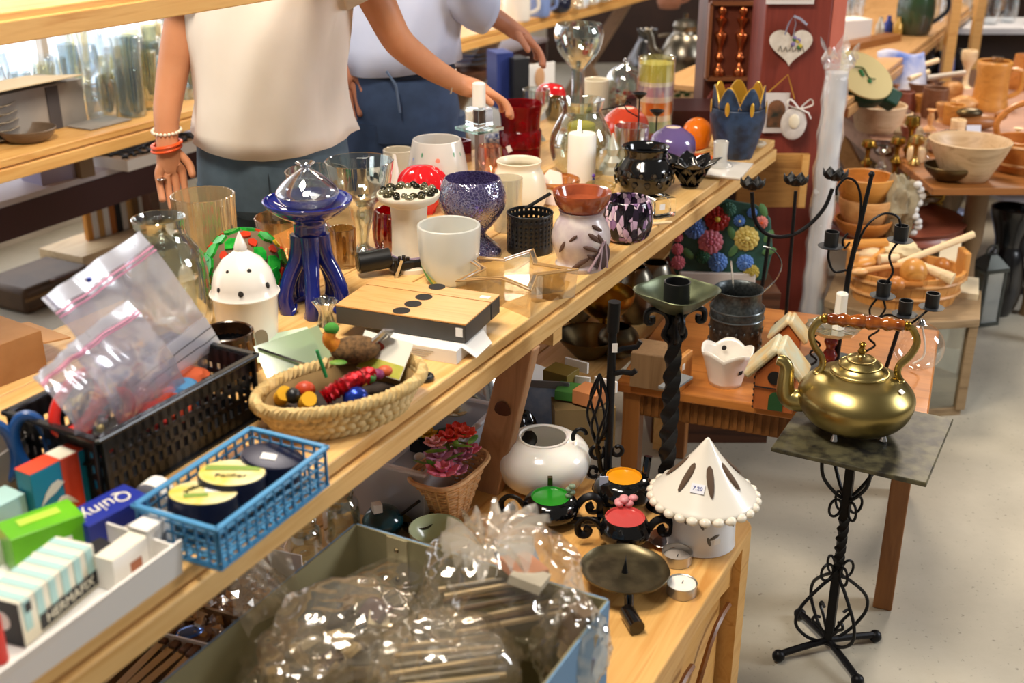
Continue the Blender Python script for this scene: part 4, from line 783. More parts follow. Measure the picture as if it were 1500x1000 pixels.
def PN(px, py, q, nrm): d = ray(px, py); t = (Vector(q)-Vector((0, 0, CAMZ))).dot(nrm)/d.dot(nrm); return Vector((0, 0, CAMZ))+d*t
film = glass('plastic_film', '#f4f4fb', .10, .18, .30, '#e9e6ee', .3); milky = glass('milky_film', '#ffffff', .08, .25, .78, '#efeff4')
def bag(label, quad, q, off, nm='zip_bag', zipl=True, panel=None):
    nrm = (gn+Vector((0, 0, .0))).normalized(); q = Vector(q)+gn*off; c = [PN(x, y, q, nrm) for x, y in quad]; o0 = c[3]
    t = thing(nm, label, 'plastic bag', o0)
    def fn(u, v, amp=.006, lift=0): 
        a = c[0].lerp(c[1], u); b_ = c[3].lerp(c[2], u); pt = a.lerp(b_, v); k = noise.noise(Vector((u*3+off*40, v*3.2, 2.1)))+.5*noise.noise(Vector((u*8, v*7, off*9)))
        return pt-o0-gn*(amp*k+lift+.015*math.sin(PI*v))
    MB().grid(lambda u, v: fn(u, v), 24, 24).obj('bag_front', film, t); MB().grid(lambda u, v: fn(u, v)+gn*(.02*math.sin(PI*u)*v), 24, 24).obj('bag_back', film, t)
    if zipl:
        for v in (.10, .125): MB().tube([fn(u/12, v, lift=.002) for u in range(13)], .0011, 5).obj('zip_line', plain('pink_zip', '#d58aa8', .4), t)
        MB().grid(lambda u, v: fn(u, v*.085, lift=.0005), 12, 3).obj('header', milky, t)
    if panel:
        u0, u1, v0, v1 = panel; MB().grid(lambda u, v: fn(u0+(u1-u0)*u, v0+(v1-v0)*v, lift=.0015), 14, 8).obj('writing_panel', milky, t)
        for k in (.35, .65): MB().tube([fn(u0+(u1-u0)*u/12, v0+(v1-v0)*k, lift=.003) for u in range(13)], .0006, 4).obj('ruled_line', ink, t)
    return t, fn
t, fn = bag('large clear zip bag with pink zip line and white writing panel', [(60, 437), (204, 338), (335, 528), (205, 625)], q0, .02, panel=(.1, 1, .62, .84))
q = fn(.38, .05, lift=.003); MB().ball(tuple(q), (.0035, .0035, .0035), 8, 6).obj('blue_dot', blueink, t)
bag('smaller clear zip bag overlapping the large one', [(96, 505), (186, 440), (272, 560), (180, 640)], q0, -.03)
bag('third zip bag slumped at the left end of the basket', [(46, 552), (112, 496), (180, 600), (112, 640)], q0, -.045)
# crumpled bag with odds and ends
def crumple(mb, c, r, seed, amp=.18, sub=4, squash=1):
    bm = bmesh.new(); bmesh.ops.create_icosphere(bm, subdivisions=sub, radius=1)
    for v in bm.verts:
        d = v.co.normalized(); k = 0
        for f_, a_ in ((1.3, 1), (3.1, .55), (6.5, .17)): k += a_*(1-2*abs(noise.noise(d*f_+Vector((seed*3.1, seed, 0)))))
        v.co = Vector((d.x*r[0], d.y*r[1], d.z*r[2]))*(1+amp*(k-.7))
    idx = {v: i for i, v in enumerate(bm.verts)}; mb.add([v.co+Vector(c) for v in bm.verts], [tuple(idx[v] for v in f.verts) for f in bm.faces]); bm.free(); return mb
t = thing('oddments_bag', 'crumpled clear bag of buttons and bits in the black basket', 'plastic bag', P(165, 585, Z+.07)); crumple(MB(), (0, 0, 0), (.065, .05, .05), 3).obj('film', glass('bag_film_thin', '#f6f6f6', .05, .15, .1), t)
for k in range(16): MB().ball((rnd(-.045, .045), rnd(-.035, .035), rnd(-.035, .02)), rnd(.006, .012), 8, 6).obj('button', plain('button_%d' % (k % 5), ['#2f5a9a', '#d8c98a', '#1f5a3a', '#e8e4da', '#8a8f98'][k % 5], .3, .3), t)
for k, (x_, y_, cl, lb) in enumerate(((.20, .05, '#d8502e', 'orange'), (.25, .07, '#4a86b4', 'light blue'), (.16, .06, '#c9302a', 'red'), (.29, .09, '#e0663a', 'bright orange'))):
    o = crumple(MB(), (0, 0, 0), (.028, .022, .02), 20+k, .3, 3).obj('cloth_scrap', plain('scrap_%d' % k, cl, .8), loc=gb(LG*(x_/.34), y_, .06)); tag(o, lb+' scrap of cloth stuffed in the black basket', 'cloth', 'scraps in the black basket')
def scissors(label, px, py, z, col, rot, r):
    t = thing('scissors', label, 'scissors', P(px, py, Z+z), rot=rot); mt = plain('handle'+col, col, .3)
    for sg in (-1, 1): MB().tube([(sg*r*.75+r*.72*math.cos(a), 0, r*1.35*math.sin(a)) for a in [2*PI*k/28 for k in range(28)]], .0075, 10, True, flat=1.1).obj('handle_loop', mt, t)
    for sg in (-1, 1): MB().box((sg*.004, 0, -.065), (.009, .003, .08), Matrix.Rotation(sg*.06, 4, 'Y')).obj('blade', silver, t, False)
    return t
scissors('blue handled scissors standing upright at the left edge', 22, 655, .07, '#1d4d8c', (R(-8), R(-6), R(20)), .029)
scissors('red handled scissors stuck in the black basket', 196, 605, .085, '#d22b22', (R(-25), R(48), R(30)), .034).location = gb(LG*.2, .075, .10)
# cardboard box at far left with torn wall, and brown box behind
t, L_ = boxpx('open_carton', 'grey brown cardboard box with torn wall under the scissors', 'box', (-40, 775), (60, 700), Z, .003, .07, card_grey, 0, pname='front_wall')
MB().box((L_-.0015, .06, .035), (.003, .12, .07)).obj('side_wall', card_grey, t, False); MB().box((L_/2, .12, .035), (L_, .003, .07)).obj('back_wall', card_grey, t, False); MB().box((L_/2, .06, .0015), (L_, .12, .003)).obj('carton_floor', card_grey, t, False)
t, L_ = boxpx('brown_carton', 'brown cardboard box with open flap behind the zip bags', 'box', (-60, 590), (70, 540), Z, .14, .07, plain('kraft', '#a8794a', .75, c2='#946639', scale=9))
MB().box((L_+.02, .07, .066), (.06, .12, .003), Matrix.Rotation(.15, 4, 'Y')).obj('flap', plain('kraft_light', '#c09060', .75), t, False)
lat('clear_bottle', 'clear plastic bottle lying low at the left edge', 'bottle', 8, Z, [(16, 545), (18, 540), (18, 500), (8, 490)], clear, 1)

# ================================================================== LOWER SHELF AND CABINET TOP
ZL = .447; ZC = .45
lt = thing('crystal_tray', 'white cardboard box of glass chandelier drops on lower shelf', 'box', P(330, 905, ZL), RZ+.15)
for (c_, s_) in (((0, 0, .0015), (.22, .17, .003)), ((0, .085, .035), (.22, .003, .07)), ((0, -.085, .02), (.22, .003, .04)), ((.11, 0, .035), (.003, .17, .07)), ((-.11, 0, .02), (.003, .17, .04))): MB().box(c_, s_).obj('board', paper_w, lt, False)
MB().box((.145, 0, .075), (.075, .17, .003), Matrix.Rotation(-.5, 4, 'Y')).obj('open_flap', plain('pinkish_board', '#e6cfc4', .8), lt, False)
mb = MB()
for k in range(150):
    M = M4((rnd(-.1, .1), rnd(-.075, .075), rnd(.008, .045)), (rnd(0, 3), rnd(0, 3), rnd(0, 3))); r_ = rnd(.007, .011); mb.add([(0, 0, r_*1.8), (r_, 0, 0), (0, r_, 0), (-r_, 0, 0), (0, -r_, 0), (0, 0, -r_*1.5)], [(0, 1, 2), (0, 2, 3), (0, 3, 4), (0, 4, 1), (5, 2, 1), (5, 3, 2), (5, 4, 3), (5, 1, 4)], M)
o = mb.obj('crystal_drops', glass('crystal', '#f3e6d6', .25, .05, .15, '#d9b79a', .5), smooth=False, loc=P(330, 905, ZL), rot=RZ+.15); tag(o, 'heap of loose clear crystal drops in the white box', 'crystals', kind='stuff')
cb = thing('cutlery_box', 'open wooden box of old knives and forks at the bottom left', 'box', P(235, 985, ZL), RZ+.1)
for (c_, s_) in (((0, 0, .003), (.24, .2, .006)), ((0, .1, .02), (.24, .006, .04)), ((0, -.1, .02), (.24, .006, .04)), ((.12, 0, .02), (.006, .2, .04)), ((-.12, 0, .02), (.006, .2, .04))): MB().box(c_, s_).obj('board', greywood, cb, False)
for k in range(9):
    x_ = -.085+.02*k; t = thing('table_knife', 'steel table knife in the wooden box, number of many alike', 'knife', cb.location+Vector((math.cos(RZ+.1)*x_*.2-math.sin(RZ+.1)*x_, math.sin(RZ+.1)*x_*.2+math.cos(RZ+.1)*x_, .03)), RZ+.1+rnd(-.1, .1), 'old knives in the wooden cutlery box')
    t['label'] = 'old steel table knife lying in the wooden cutlery box'
    MB().box((-.03, 0, 0), (.11, .014, .002)).obj('blade', silver, t, False); MB().box((.065, 0, 0), (.08, .013, .009)).obj('handle', plain('handle_brown', '#6a4a30', .4), t, False, bevel=.002)
o = MB().ball((0, 0, 0), (.022, .016, .007), 16, 8).obj('blue_spoon', plain('blue_steel', '#5a78b8', .2, .7), loc=P(278, 925, ZL+.035), rot=.4); tag(o, 'shiny blue spoon bowl beside the white crystal box', 'spoon')
def glassjar(label, x, yb, r, h):
    p = P(x, yb, ZL); m = mpp(p); t = thing('preserving_jar', label, 'jar', p); c = cosa(p)
    MB().lathe(vessel(smoothp([(0, 0), (r*.9*m, 0), (r*m, 6*m), (r*m, h*.6*m), (r*.75*m, h*.75*m), (r*.8*m, h*.85*m)], 3), 2*m), 32).obj('jar_body', clear2, t); MB().lathe(smoothp([(r*.82*m, h*.86*m), (r*.84*m, h*.98*m), (r*.5*m, h*1.05*m), (0, h*1.03*m)], 3), 32).obj('glass_lid', clear2, t); return t
glassjar('clear glass jar with lid on lower shelf beneath the blue crate', 502, 785, 27, 88); glassjar('squat clear glass jar at left on the lower shelf', 447, 810, 25, 62)
# translucent bin
t = thing('plastic_bin', 'translucent plastic bin with small trinkets on the lower shelf', 'bin', P(580, 742, ZL), RZ+.05); bn = glass('bin_plastic', '#f2f4f8', .08, .3, .5, '#dfe2e8')
for (c_, s_) in (((.1, -.09, .06), (.30, .003, .12)), ((.1, .09, .06), (.30, .003, .12)), ((-.05, 0, .06), (.003, .18, .12)), ((.25, 0, .06), (.003, .18, .12)), ((.1, 0, .002), (.30, .18, .003))): MB().box(c_, s_).obj('bin_wall', bn, t, False)
for (c_, s_) in (((.1, -.095, .12), (.32, .012, .008)), ((.1, .095, .12), (.32, .012, .008)), ((-.055, 0, .12), (.012, .2, .008)), ((.255, 0, .12), (.012, .2, .008))): MB().box(c_, s_).obj('bin_rim', milky, t, False, bevel=.003)
for k in range(14):
    o = MB().ball((0, 0, 0), (rnd(.01, .016), rnd(.008, .014), .009), 10, 7).obj('trinket', plain('trinket_%d' % (k % 4), ['#b9a27a', '#c23a2e', '#d8d2c4', '#8a7048'][k % 4], .4), loc=t.matrix_basis @ Vector((rnd(-.02, .22), rnd(-.06, .06), rnd(.02, .075)))); tag(o, ['tan', 'red', 'off-white', 'brown'][k % 4]+' trinket lying inside the translucent bin', 'trinket', 'trinkets in the translucent bin')
# flower basket
p = P(660, 752, ZC); t = thing('flower_basket', 'small wicker basket of pink and red artificial flowers', 'basket', p, RZ-.02); wick = plain('wicker', '#c89560', .6, c2='#dcae7a', scale=60); m = mpp(p)
b0, b1, hgt = (.035, .026), (.082, .05), .098
for row in range(13):
    z = .004+hgt*row/13; f_ = row/13; sx_, sy_2 = b0[0]+(b1[0]-b0[0])*f_, b0[1]+(b1[1]-b0[1])*f_; n_ = 72
    pts = []
    for k in range(n_):
        a = 2*PI*k/n_; ca, sa = math.cos(a), math.sin(a); sq = (abs(ca)**3.2+abs(sa)**3.2)**(-1/3.2); wv = 1+.025*math.sin(a*18+PI*(row % 2)); pts.append((sx_*ca*sq*wv, sy_2*sa*sq*wv, z))
    MB().tube(pts, .0032, 5, True).obj('cane_row', wick, t)
for k in range(18):
    a = 2*PI*k/18; ca, sa = math.cos(a), math.sin(a); sq = (abs(ca)**3.2+abs(sa)**3.2)**(-1/3.2); MB().tube([(b0[0]*ca*sq, b0[1]*sa*sq, 0), (b1[0]*ca*sq, b1[1]*sa*sq, hgt)], .0022, 5).obj('stake', wick, t)
n_ = 80; MB().tube([((b1[0]+.003)*math.cos(a)*(abs(math.cos(a))**3.2+abs(math.sin(a))**3.2)**(-1/3.2), (b1[1]+.003)*math.sin(a)*(abs(math.cos(a))**3.2+abs(math.sin(a))**3.2)**(-1/3.2), hgt+.002) for a in [2*PI*k/n_ for k in range(n_)]], .005, 6, True).obj('rim', wick, t)
MB().prism([(b0[0]*1.05*x, b0[1]*1.05*y) for x, y in ((-1, -1), (1, -1), (1, 1), (-1, 1))], 0, .004).obj('bottom', wick, t)
fcols = ['#e0708a', '#d9372e', '#c98aa8', '#e8503c', '#b06a86', '#e69a9a']
def flower(parent, c, r, col, seed, name='flower'):
    mb = MB()
    for ring in range(2):
        for k in range(7):
            a = 2*PI*(k+.5*ring)/7+seed; rr_ = r*(1-.35*ring); mb.ball((0, 0, 0), (rr_*.55, rr_*.34, rr_*.12), 7, 5, M4((c[0]+rr_*.55*math.cos(a), c[1]+rr_*.55*math.sin(a), c[2]+rr_*.28*ring), (0, -.55-.4*ring, 0)) if False else Matrix.Translation((c[0], c[1], c[2]+r*.15*ring)) @ Matrix.Rotation(a, 4, 'Z') @ Matrix.Rotation(-.5-.4*ring, 4, 'Y') @ Matrix.Translation((rr_*.55, 0, 0)))
    f_ = mb.obj(name, plain('petal'+col, col, .6), parent); MB().ball((c[0], c[1], c[2]+r*.25), r*.2, 8, 6).obj('flower_centre', plain('flower_centre', '#d8b24a', .7), f_)
for k, (x_, y_, z_, r_) in enumerate(((-.055, -.02, .115, .034), (-.02, .01, .12, .03), (-.035, -.035, .112, .026), (.005, -.02, .118, .028), (.03, .02, .135, .026), (.055, .0, .137, .026), (.0, .03, .135, .024), (.07, .025, .132, .026), (.035, -.025, .12, .022))): flower(t, (x_, y_, z_), r_, fcols[[0, 2, 4, 4, 1, 3, 5, 1, 0][k]], k)
for k in range(12): a = rnd(0, 6.3); MB().ball((0, 0, 0), (.022, .006, .002), 8, 5, M4((rnd(-.06, .06), rnd(-.03, .045), rnd(.118, .145)), (rnd(-.5, .5), rnd(-.6, .2), a))).obj('leaf', leaf_green, t)
lat('green_bowl', 'pale green bowl with dotted rim behind the carton of bags', 'bowl', 640, ZC, [(14, 800), (24, 798), (38, 783), (41, 774)], plain('pale_green_glaze', '#c9cfa4', .25, coat=.3), 2)
t, m, c = lat('teal_teapot', 'little dark teal glass pot with white stopper', 'pot', 562, ZL, [(14, 783), (26, 774), (30, 760), (20, 748), (8, 744)], plain('teal_glaze', '#0f3a40', .15, coat=.5), k=3, as_thing=True)
MB().box((-.012, -.008, .065), (.016, .016, .016), Matrix.Rotation(.4, 4, 'Z')).obj('stopper', paper_w, t, False); MB().tube([(.03, 0, .04), (.09, .03, .075)], .003, 6).obj('stick', black_plas, t)
lat('black_dish', 'small black dish with dried moss under the flower basket', 'dish', 612, ZL, [(16, 776), (24, 768), (28, 760)], black_gloss, 2)
o = crumple(MB(), (0, 0, 0), (.05, .04, .022), 9, .35, 3).obj('dried_moss', plain('moss', '#6b5a30', .9, c2='#4a4420', scale=60), loc=P(605, 742, ZL+.02)); tag(o, 'clump of brown dried moss beside the flower basket', 'moss')
t = thing('white_rose', 'cream artificial rose with yellow leaves under the table edge', 'artificial flower', P(668, 640, ZL+.03)); flower(t, (0, 0, .05), .034, '#efe2bd', 1); flower(t, (-.06, -.02, .01), .026, '#e2b52e', 2)
for k in range(7): MB().ball((0, 0, 0), (.028, .008, .002), 8, 5, M4((rnd(-.07, .02), rnd(-.03, .03), rnd(.0, .03)), (rnd(-.5, .5), rnd(-.5, .5), rnd(0, 6)))).obj('leaf', plain('dark_leaf', '#26401c', .5), t)
t = thing('black_tray', 'black plastic seed tray on the lower shelf behind the leg', 'tray', P(690, 650, ZL), RZ)
MB().box((0, 0, .012), (.2, .17, .004)).obj('tray_floor', black_plas, t, False)
for (c_, s_) in (((0, .085, .025), (.2, .006, .03)), ((0, -.085, .025), (.2, .006, .03)), ((.1, 0, .025), (.006, .17, .03)), ((-.1, 0, .025), (.006, .17, .03))): MB().box(c_, s_).obj('tray_side', black_plas, t, False)
t = thing('foil_bowl', 'shiny silver glass bowl edge below the table rail', 'bowl', P(715, 600, ZL+.06), rot=(R(-50), 0, .4)); MB().lathe(vessel([(0, 0), (.03, .005), (.045, .03), (.05, .05)], .003), 28).obj('bowl_body', silver, t)
# picture frame, papers, dark bag and books under the table right of the leg
fr = thing('picture_frame', 'grey framed pale blue picture leaning under the table', 'picture frame', P(790, 660, ZL), rot=(R(72), 0, RZ-PI/2+.35))
MB().box((0, .075, 0), (.085, .12, .004)).obj('picture', plain('pale_blue_print', '#7f9ccf', .5, c2='#a9bfe0', scale=30), fr, False)
for (c_, s_) in (((0, .01, .003), (.11, .014, .012)), ((0, .14, .003), (.11, .014, .012)), ((-.05, .075, .003), (.014, .14, .012)), ((.05, .075, .003), (.014, .14, .012))): MB().box(c_, s_).obj('frame_bar', plain('frame_grey', '#6a6a6c', .5), fr, False)
o = crumple(MB(), (0, 0, 0), (.03, .025, .06), 31, .15, 3).obj('black_vase', black_gloss, loc=P(768, 640, ZL+.05)); tag(o, 'black glossy vase standing before the framed picture', 'vase')
t = thing('white_envelope', 'white sheet of paper propped behind the picture frame', 'paper', P(800, 590, ZL+.02), rot=(R(60), 0, .5)); MB().prism([(-.05, 0), (.06, -.02), (.05, .06), (-.02, .10), (-.05, .09)], 0, .002).obj('sheet', paper_w, t, False)
t, L_ = boxpx('brown_box', 'plain brown cardboard box under the table by the iron stand', 'box', (812, 672), (900, 668), ZL, .14, .11, plain('brown_card_dark', '#7a6542', .8, c2='#877049', scale=9), 0)
for k, (A_, B_, hh_, col, lb) in enumerate((((795, 560), (830, 570), .03, '#7d6a2a', 'olive'), ((812, 585), (850, 590), .02, '#3e7a33', 'green'), ((838, 590), (872, 600), .03, '#c07a48', 'orange'))):
    t, L_ = boxpx('old_book', lb+' book on top of the brown box under the table', 'book', A_, B_, ZL+.115, .05, hh_, plain('book'+col, col, .5), group='books under the table', pname='cover'); MB().box((L_/2, .088, hh_/2), (L_*.96, .006, hh_*.8)).obj('pages', paper_w, t, False)
# brass and pewter bowls on the far lower shelf
for k, (x_, prof, mt, lb) in enumerate(((884, [(18, 495), (22, 490), (6, 482), (8, 470), (30, 455), (42, 440), (44, 428)], brass, 'footed brass bowl catching light under the table'), (862, [(20, 520), (40, 500), (48, 490)], bronze, 'dark bronze bowl below the brass one'), (930, [(16, 470), (24, 455), (28, 425), (20, 400), (14, 392)], pewter, 'pewter jug behind the brass bowl'), (905, [(14, 520), (26, 512), (30, 492), (18, 478)], bronze, 'rounded bronze pot by the wooden block'), (845, [(12, 470), (20, 462), (24, 440), (14, 425)], pewter, 'small pewter pot beneath the table rail'), (958, [(14, 440), (22, 430), (25, 405), (18, 385)], pewter, 'tarnished pewter pitcher below the square plate'), (915, [(10, 420), (16, 410), (18, 392), (12, 380)], bronze, 'little bronze vase in the dark below the table edge'))):
    lat('metal_bowl' if k < 2 else 'metal_pot', lb, 'bowl' if k < 2 else 'pot', x_, ZL, prof, mt, 2, k=3)
# --- carton of cellophane bags on the cabinet
S0, S1, W0, W1, ZR = -.02, .565, -.408, .0, .67
cx = thing('open_box', 'open pale blue lined carton stuffed with cellophane bags', 'box', AO, RZ); ol = plain('olive_board', '#8b8462', .75, c2='#7d7658', scale=7); bo = plain('blue_board', '#6f93b4', .7)
for (c_, s_, nrm) in ((((S0+S1)/2, W1, (ZC+ZR)/2), (S1-S0, .003, ZR-ZC), (0, 1)), (((S0+S1)/2, W0, (ZC+ZR)/2), (S1-S0, .003, ZR-ZC), (0, -1)), ((S1, (W0+W1)/2, (ZC+ZR)/2), (.003, W1-W0, ZR-ZC), (1, 0)), ((S0, (W0+W1)/2, (ZC+ZR)/2), (.003, W1-W0, ZR-ZC), (-1, 0))):
    wl = MB().box(c_, s_).obj('box_wall', ol, cx, False); MB().box((c_[0]+nrm[0]*.0025, c_[1]+nrm[1]*.0025, c_[2]), (s_[0], s_[1], s_[2])).obj('outer_paper', bo, wl, False)
MB().box(((S0+S1)/2, (W0+W1)/2, ZC+.002), (S1-S0, W1-W0, .004)).obj('box_bottom', ol, cx, False)
MB().box((S1-.004, W1-.075, (ZC+ZR)/2), (.002, .035, ZR-ZC)).obj('corner_strip', plain('strip_board', '#a49a78', .7), cx, False)
for z_ in (ZR-.02, ZR-.07): MB().lathe([(0, 0), (.004, 0), (.003, .002), (0, .002)], 12).obj('rivet', bronze, cx, loc=(S1-.006, W1-.075, z_), rot=(0, -PI/2, 0))
cel = glass('cellophane', '#fdfaf4', .07, .1, .07, '#e0d6c2', .42); cel2 = glass('cellophane_milky', '#fbf7ee', .08, .13, .15, '#e6dcc8', .42)
def T3(px, py, z): return P(px, py, z)
def cello(label, px, py, z, r, seed, mat, rz=0, amp=.16):
    t = thing('cellophane_bag', label, 'plastic bag', P(px, py, z), rz, 'cellophane bags in the carton'); crumple(MB(), (0, 0, 0), r, seed, amp, 5).obj('film', mat, t); return t
def sticks(t, n, L_, spread, z, mats, rot=(0, 0, 0), name='slat'):
    for k in range(n):
        MB().box((0, 0, 0), (L_, .006, .005), M4((rnd(-.008, .008), (k-n/2)*spread, z+rnd(-.012, .012)), (0, rnd(-.04, .04), rnd(-.05, .05))) ).obj(name, mats[k % len(mats)], t, False)
def bow(t, c, r, mat):
    for k in range(9):
        a = 2*PI*k/9+.2; l = r*rnd(.7, 1.15); mb = MB()
        mb.grid(lambda u, v: (c[0]+math.cos(a)*l*v+math.sin(a)*(u-.5)*l*.55*v, c[1]+math.sin(a)*l*v-math.cos(a)*(u-.5)*l*.55*v, c[2]+.35*l*math.sin(v*2.2)+.018*math.sin(u*9+k)*v), 8, 6).obj('pleat', mat, t)
    MB().ball(c, r*.14, 10, 8).obj('knot', mat, t)
cream_s = plain('cream_slat', '#cdb892', .5); brown_s = plain('brown_slat', '#6a5238', .5); grey_s = plain('grey_slat', '#8f8a80', .5)
t = cello('largest tied cellophane bag with slats inside, top of the carton', 735, 862, .665, (.105, .10, .098), 5, cel, .3)
t2 = bow(t, (-.03, -.03, .085), .075, glass('cellophane_pleat', '#ffffff', .1, .12, .35, '#efe8da', .4))
sticks(t, 12, .15, .009, -.02, [cream_s, brown_s, grey_s, cream_s]); 
for k in range(3): MB().box((0, 0, 0), (.06, .045, .012), M4((.03, .03-.03*k, .03), (.2, .3, .5*k))).obj('packet', [plain('packet_blue_grey', '#7d8796', .5), plain('packet_coral', '#c98a6a', .5), plain('packet_pale', '#d9d4c6', .5)][k], t, False)
t = cello('cellophane bag with dark and cream pieces at the left of the carton', 500, 935, .62, (.11, .085, .07), 8, cel2, .5)
for k in range(10): MB().box((0, 0, 0), (rnd(.02, .05), rnd(.015, .03), .008), M4((rnd(-.06, .06), rnd(-.05, .05), rnd(-.02, .03)), (rnd(-.6, .6), rnd(-.6, .6), rnd(0, 3)))).obj('piece', [plain('piece_dark', '#3a3029', .5), cream_s, plain('piece_plum', '#5a4550', .5), plain('piece_cream', '#e0d4b8', .5)][k % 4], t, False)
t = cello('cellophane bag of cream slats at the front of the carton', 655, 985, .61, (.095, .09, .07), 13, cel2, .2); sticks(t, 9, .14, .011, .01, [cream_s, grey_s])
t = cello('small cellophane bag with blue packet in the right corner', 835, 950, .62, (.05, .05, .08), 17, cel, .1)
for k in range(3): MB().box((0, 0, 0), (.035, .03, .05), M4((.01, 0, -.03+.035*k), (.1*k, .2, .4*k))).obj('packet', [plain('packet_cobalt', '#4a6aa8', .4), cream_s, brown_s][k], t, False)
t = cello('low cellophane bag reaching the back left corner of the carton', 560, 880, .60, (.10, .06, .045), 21, cel, .8); sticks(t, 4, .12, .012, 0, [plain('piece_dark', '#3a3029', .5), grey_s])
t = cello('crumpled cellophane bag at the bottom edge of the picture', 430, 990, .60, (.07, .07, .06), 27, cel, .3)
for k in range(5): MB().box((0, 0, 0), (.03, .02, .01), M4((rnd(-.03, .03), rnd(-.03, .03), rnd(-.02, .02)), (rnd(0, 3), rnd(0, 3), 0))).obj('piece', cream_s, t, False)
for k in range(26):
    x_, y_ = rnd(S0+.06, S1-.06), rnd(W0+.06, W1-.06); o = MB().box((0, 0, 0), (rnd(.05, .12), rnd(.03, .07), rnd(.01, .03)), M4((0, 0, 0), (rnd(-.4, .4), rnd(-.4, .4), 0))).obj('wrapped_packet', [card_brown, cream_s, brown_s, grey_s, plain('packet_pale', '#d9d4c6', .5)][k % 5], smooth=False, loc=T(x_, y_, ZC+.05+.07*rnd(0, 1)), rot=rnd(0, 3)); tag(o, 'small packet buried beneath the cellophane bags in the carton', 'packet', 'packets in the carton')
# upright sheet of film by the box corner
t = thing('film_sheet', 'clear film sticking up from the left wall of the carton', 'plastic bag', P(405, 880, .67), RZ); MB().grid(lambda u, v: (-.06+.12*u, .01*math.sin(u*7+v*3)+.02*v, -.02+.11*v*(1-.35*abs(u-.6))), 14, 10).obj('film', cel2, t)
# --- milk glass vase
lat('milk_glass_vase', 'squat round white opal glass vase with wide mouth', 'vase', 795, ZC, [(34, 706), (56, 700), (69, 678), (66, 658), (50, 645), (38, 642), (37, 640)], plain('opal_glass', '#f0ece4', .18, sub=.3, coat=.4), 4, k=4)
# --- three black pots joined by scrolls
t = thing('triple_pot', 'three black glazed pots with green, yellow and pink insides', 'planter', P(880, 770, ZC)); o0 = t.location.copy()
def potpart(x, yb, r, h, rim, col, nm):
    p = P(x, yb, ZC)-o0; m = mpp(P(x, yb, ZC)); c = .87; q = smoothp([(0, 0), (r*.45*m, .001), (r*.93*m, h*.35*m/c), (r*m, h*.6*m/c), (r*.85*m, h*.88*m/c), (rim*m, h*m/c)], 4); b_ = MB().lathe(q, 36, c=p).obj('pot', black_gloss, t)
    b_['label'] = 'black pot with '+nm+' inside'
    MB().lathe([(0, h*.93*m/c), (rim*.96*m, h*.94*m/c), (rim*m, h*1.004*m/c), (rim*1.04*m, h*m/c)], 30, c=p).obj('glazed_inside', plain('in'+nm, col, .2, coat=.4), b_); return p, m, h*m/c
for (x, yb, r, h, rim, col, nm, hands) in ((806, 762, 42, 36, 27, '#1f8a22', 'green', (-1, 1)), (912, 742, 44, 45, 25, '#e59a12', 'yellow', (1,)), (914, 798, 38, 42, 28, '#d0504e', 'pink', (-1, 1))):
    p, m, H = potpart(x, yb, r, h, rim, col, nm)
    for sg in hands:
        pts = [(p.x+sg*(r*.9+u)*m, p.y, p.z+H*.55+v*m) for u, v in smoothp([(0, 0), (10, 14), (24, 18), (34, 8), (32, -6), (22, -8), (18, 0), (24, 4)], 4)]
        MB().tube(pts, .0042, 8, flat=1.8).obj('scroll_handle', black_iron, t)
    if nm == 'pink':
        for k in range(6): MB().ball((p.x+(-6+7*(k % 4))*m, p.y+30*m+(k//3)*6*m, p.z+H+(4+6*(k % 2))*m), (.009, .008, .006), 8, 6).obj('pink_blossom', plain('pink_blossom', '#e39aa2', .35), t)
    if nm == 'green':
        for k in range(4): MB().ball((p.x+(26+5*(k % 2))*m, p.y-2*m, p.z+H+(2+5*k)*m), (.007, .006, .005), 8, 6).obj('clay_rosette', plain('sage_clay', '#7c8f78', .4), t)
        MB().box((p.x, p.y+30*m, p.z+H+8*m), (.009, .009, .016)).obj('peg', bronze, t, False)
    if nm == 'yellow': MB().box((p.x-30*m, p.y-.02, p.z+H), (.016, .002, .02)).obj('price_label', plain('lilac_label', '#c4cbe6', .6), t, False); MB().tube([(p.x+32*m, p.y+.01, p.z+H*.8), (p.x+36*m, p.y+.02, p.z+H+24*m)], .008, 8).obj('spout', black_gloss, t)
MB().box((.0, .0, .012), (.012, .09, .008)).obj('link_bar', black_iron, t, False); MB().box((-.05, .0, .012), (.1, .012, .008)).obj('link_bar', black_iron, t, False)
# --- spiked candle plate on a black foot
t = thing('spiked_plate', 'round tarnished metal candle plate with centre spike', 'candle holder', P(913, 862, ZC), rot=(R(-1), R(2), 0)); m = mpp(P(913, 862, ZC))
tarn = plain('tarnished', '#4a4434', .38, .85, '#6f664e', 26, .3)
MB().lathe([(0, .033), (50*m, .033), (60*m, .036), (65*m, .042), (65*m, .039), (52*m, .029), (0, .029)], 48, fn=lambda a, z: 1+(.012*math.sin(a*40) if z > .038 else 0)).obj('plate', tarn, t); MB().lathe([(0, .03), (.006, .033), (.002, .05), (0, .068)], 12).obj('spike', black_iron, t)
for k in range(3): a = 2*PI*k/3-1.5; MB().tube([(40*m*math.cos(a), 40*m*math.sin(a), .03), (48*m*math.cos(a), 48*m*math.sin(a), .004)], .008, 10).obj('foot', black_gloss, t)
o = MB().tube([(0, 0, .014), (.012, -.045, .014)], .013, 16).obj('black_roller', black_gloss, loc=P(918, 905, ZC)); tag(o, 'short black glossy cylinder lying under the spiked plate', 'cylinder')
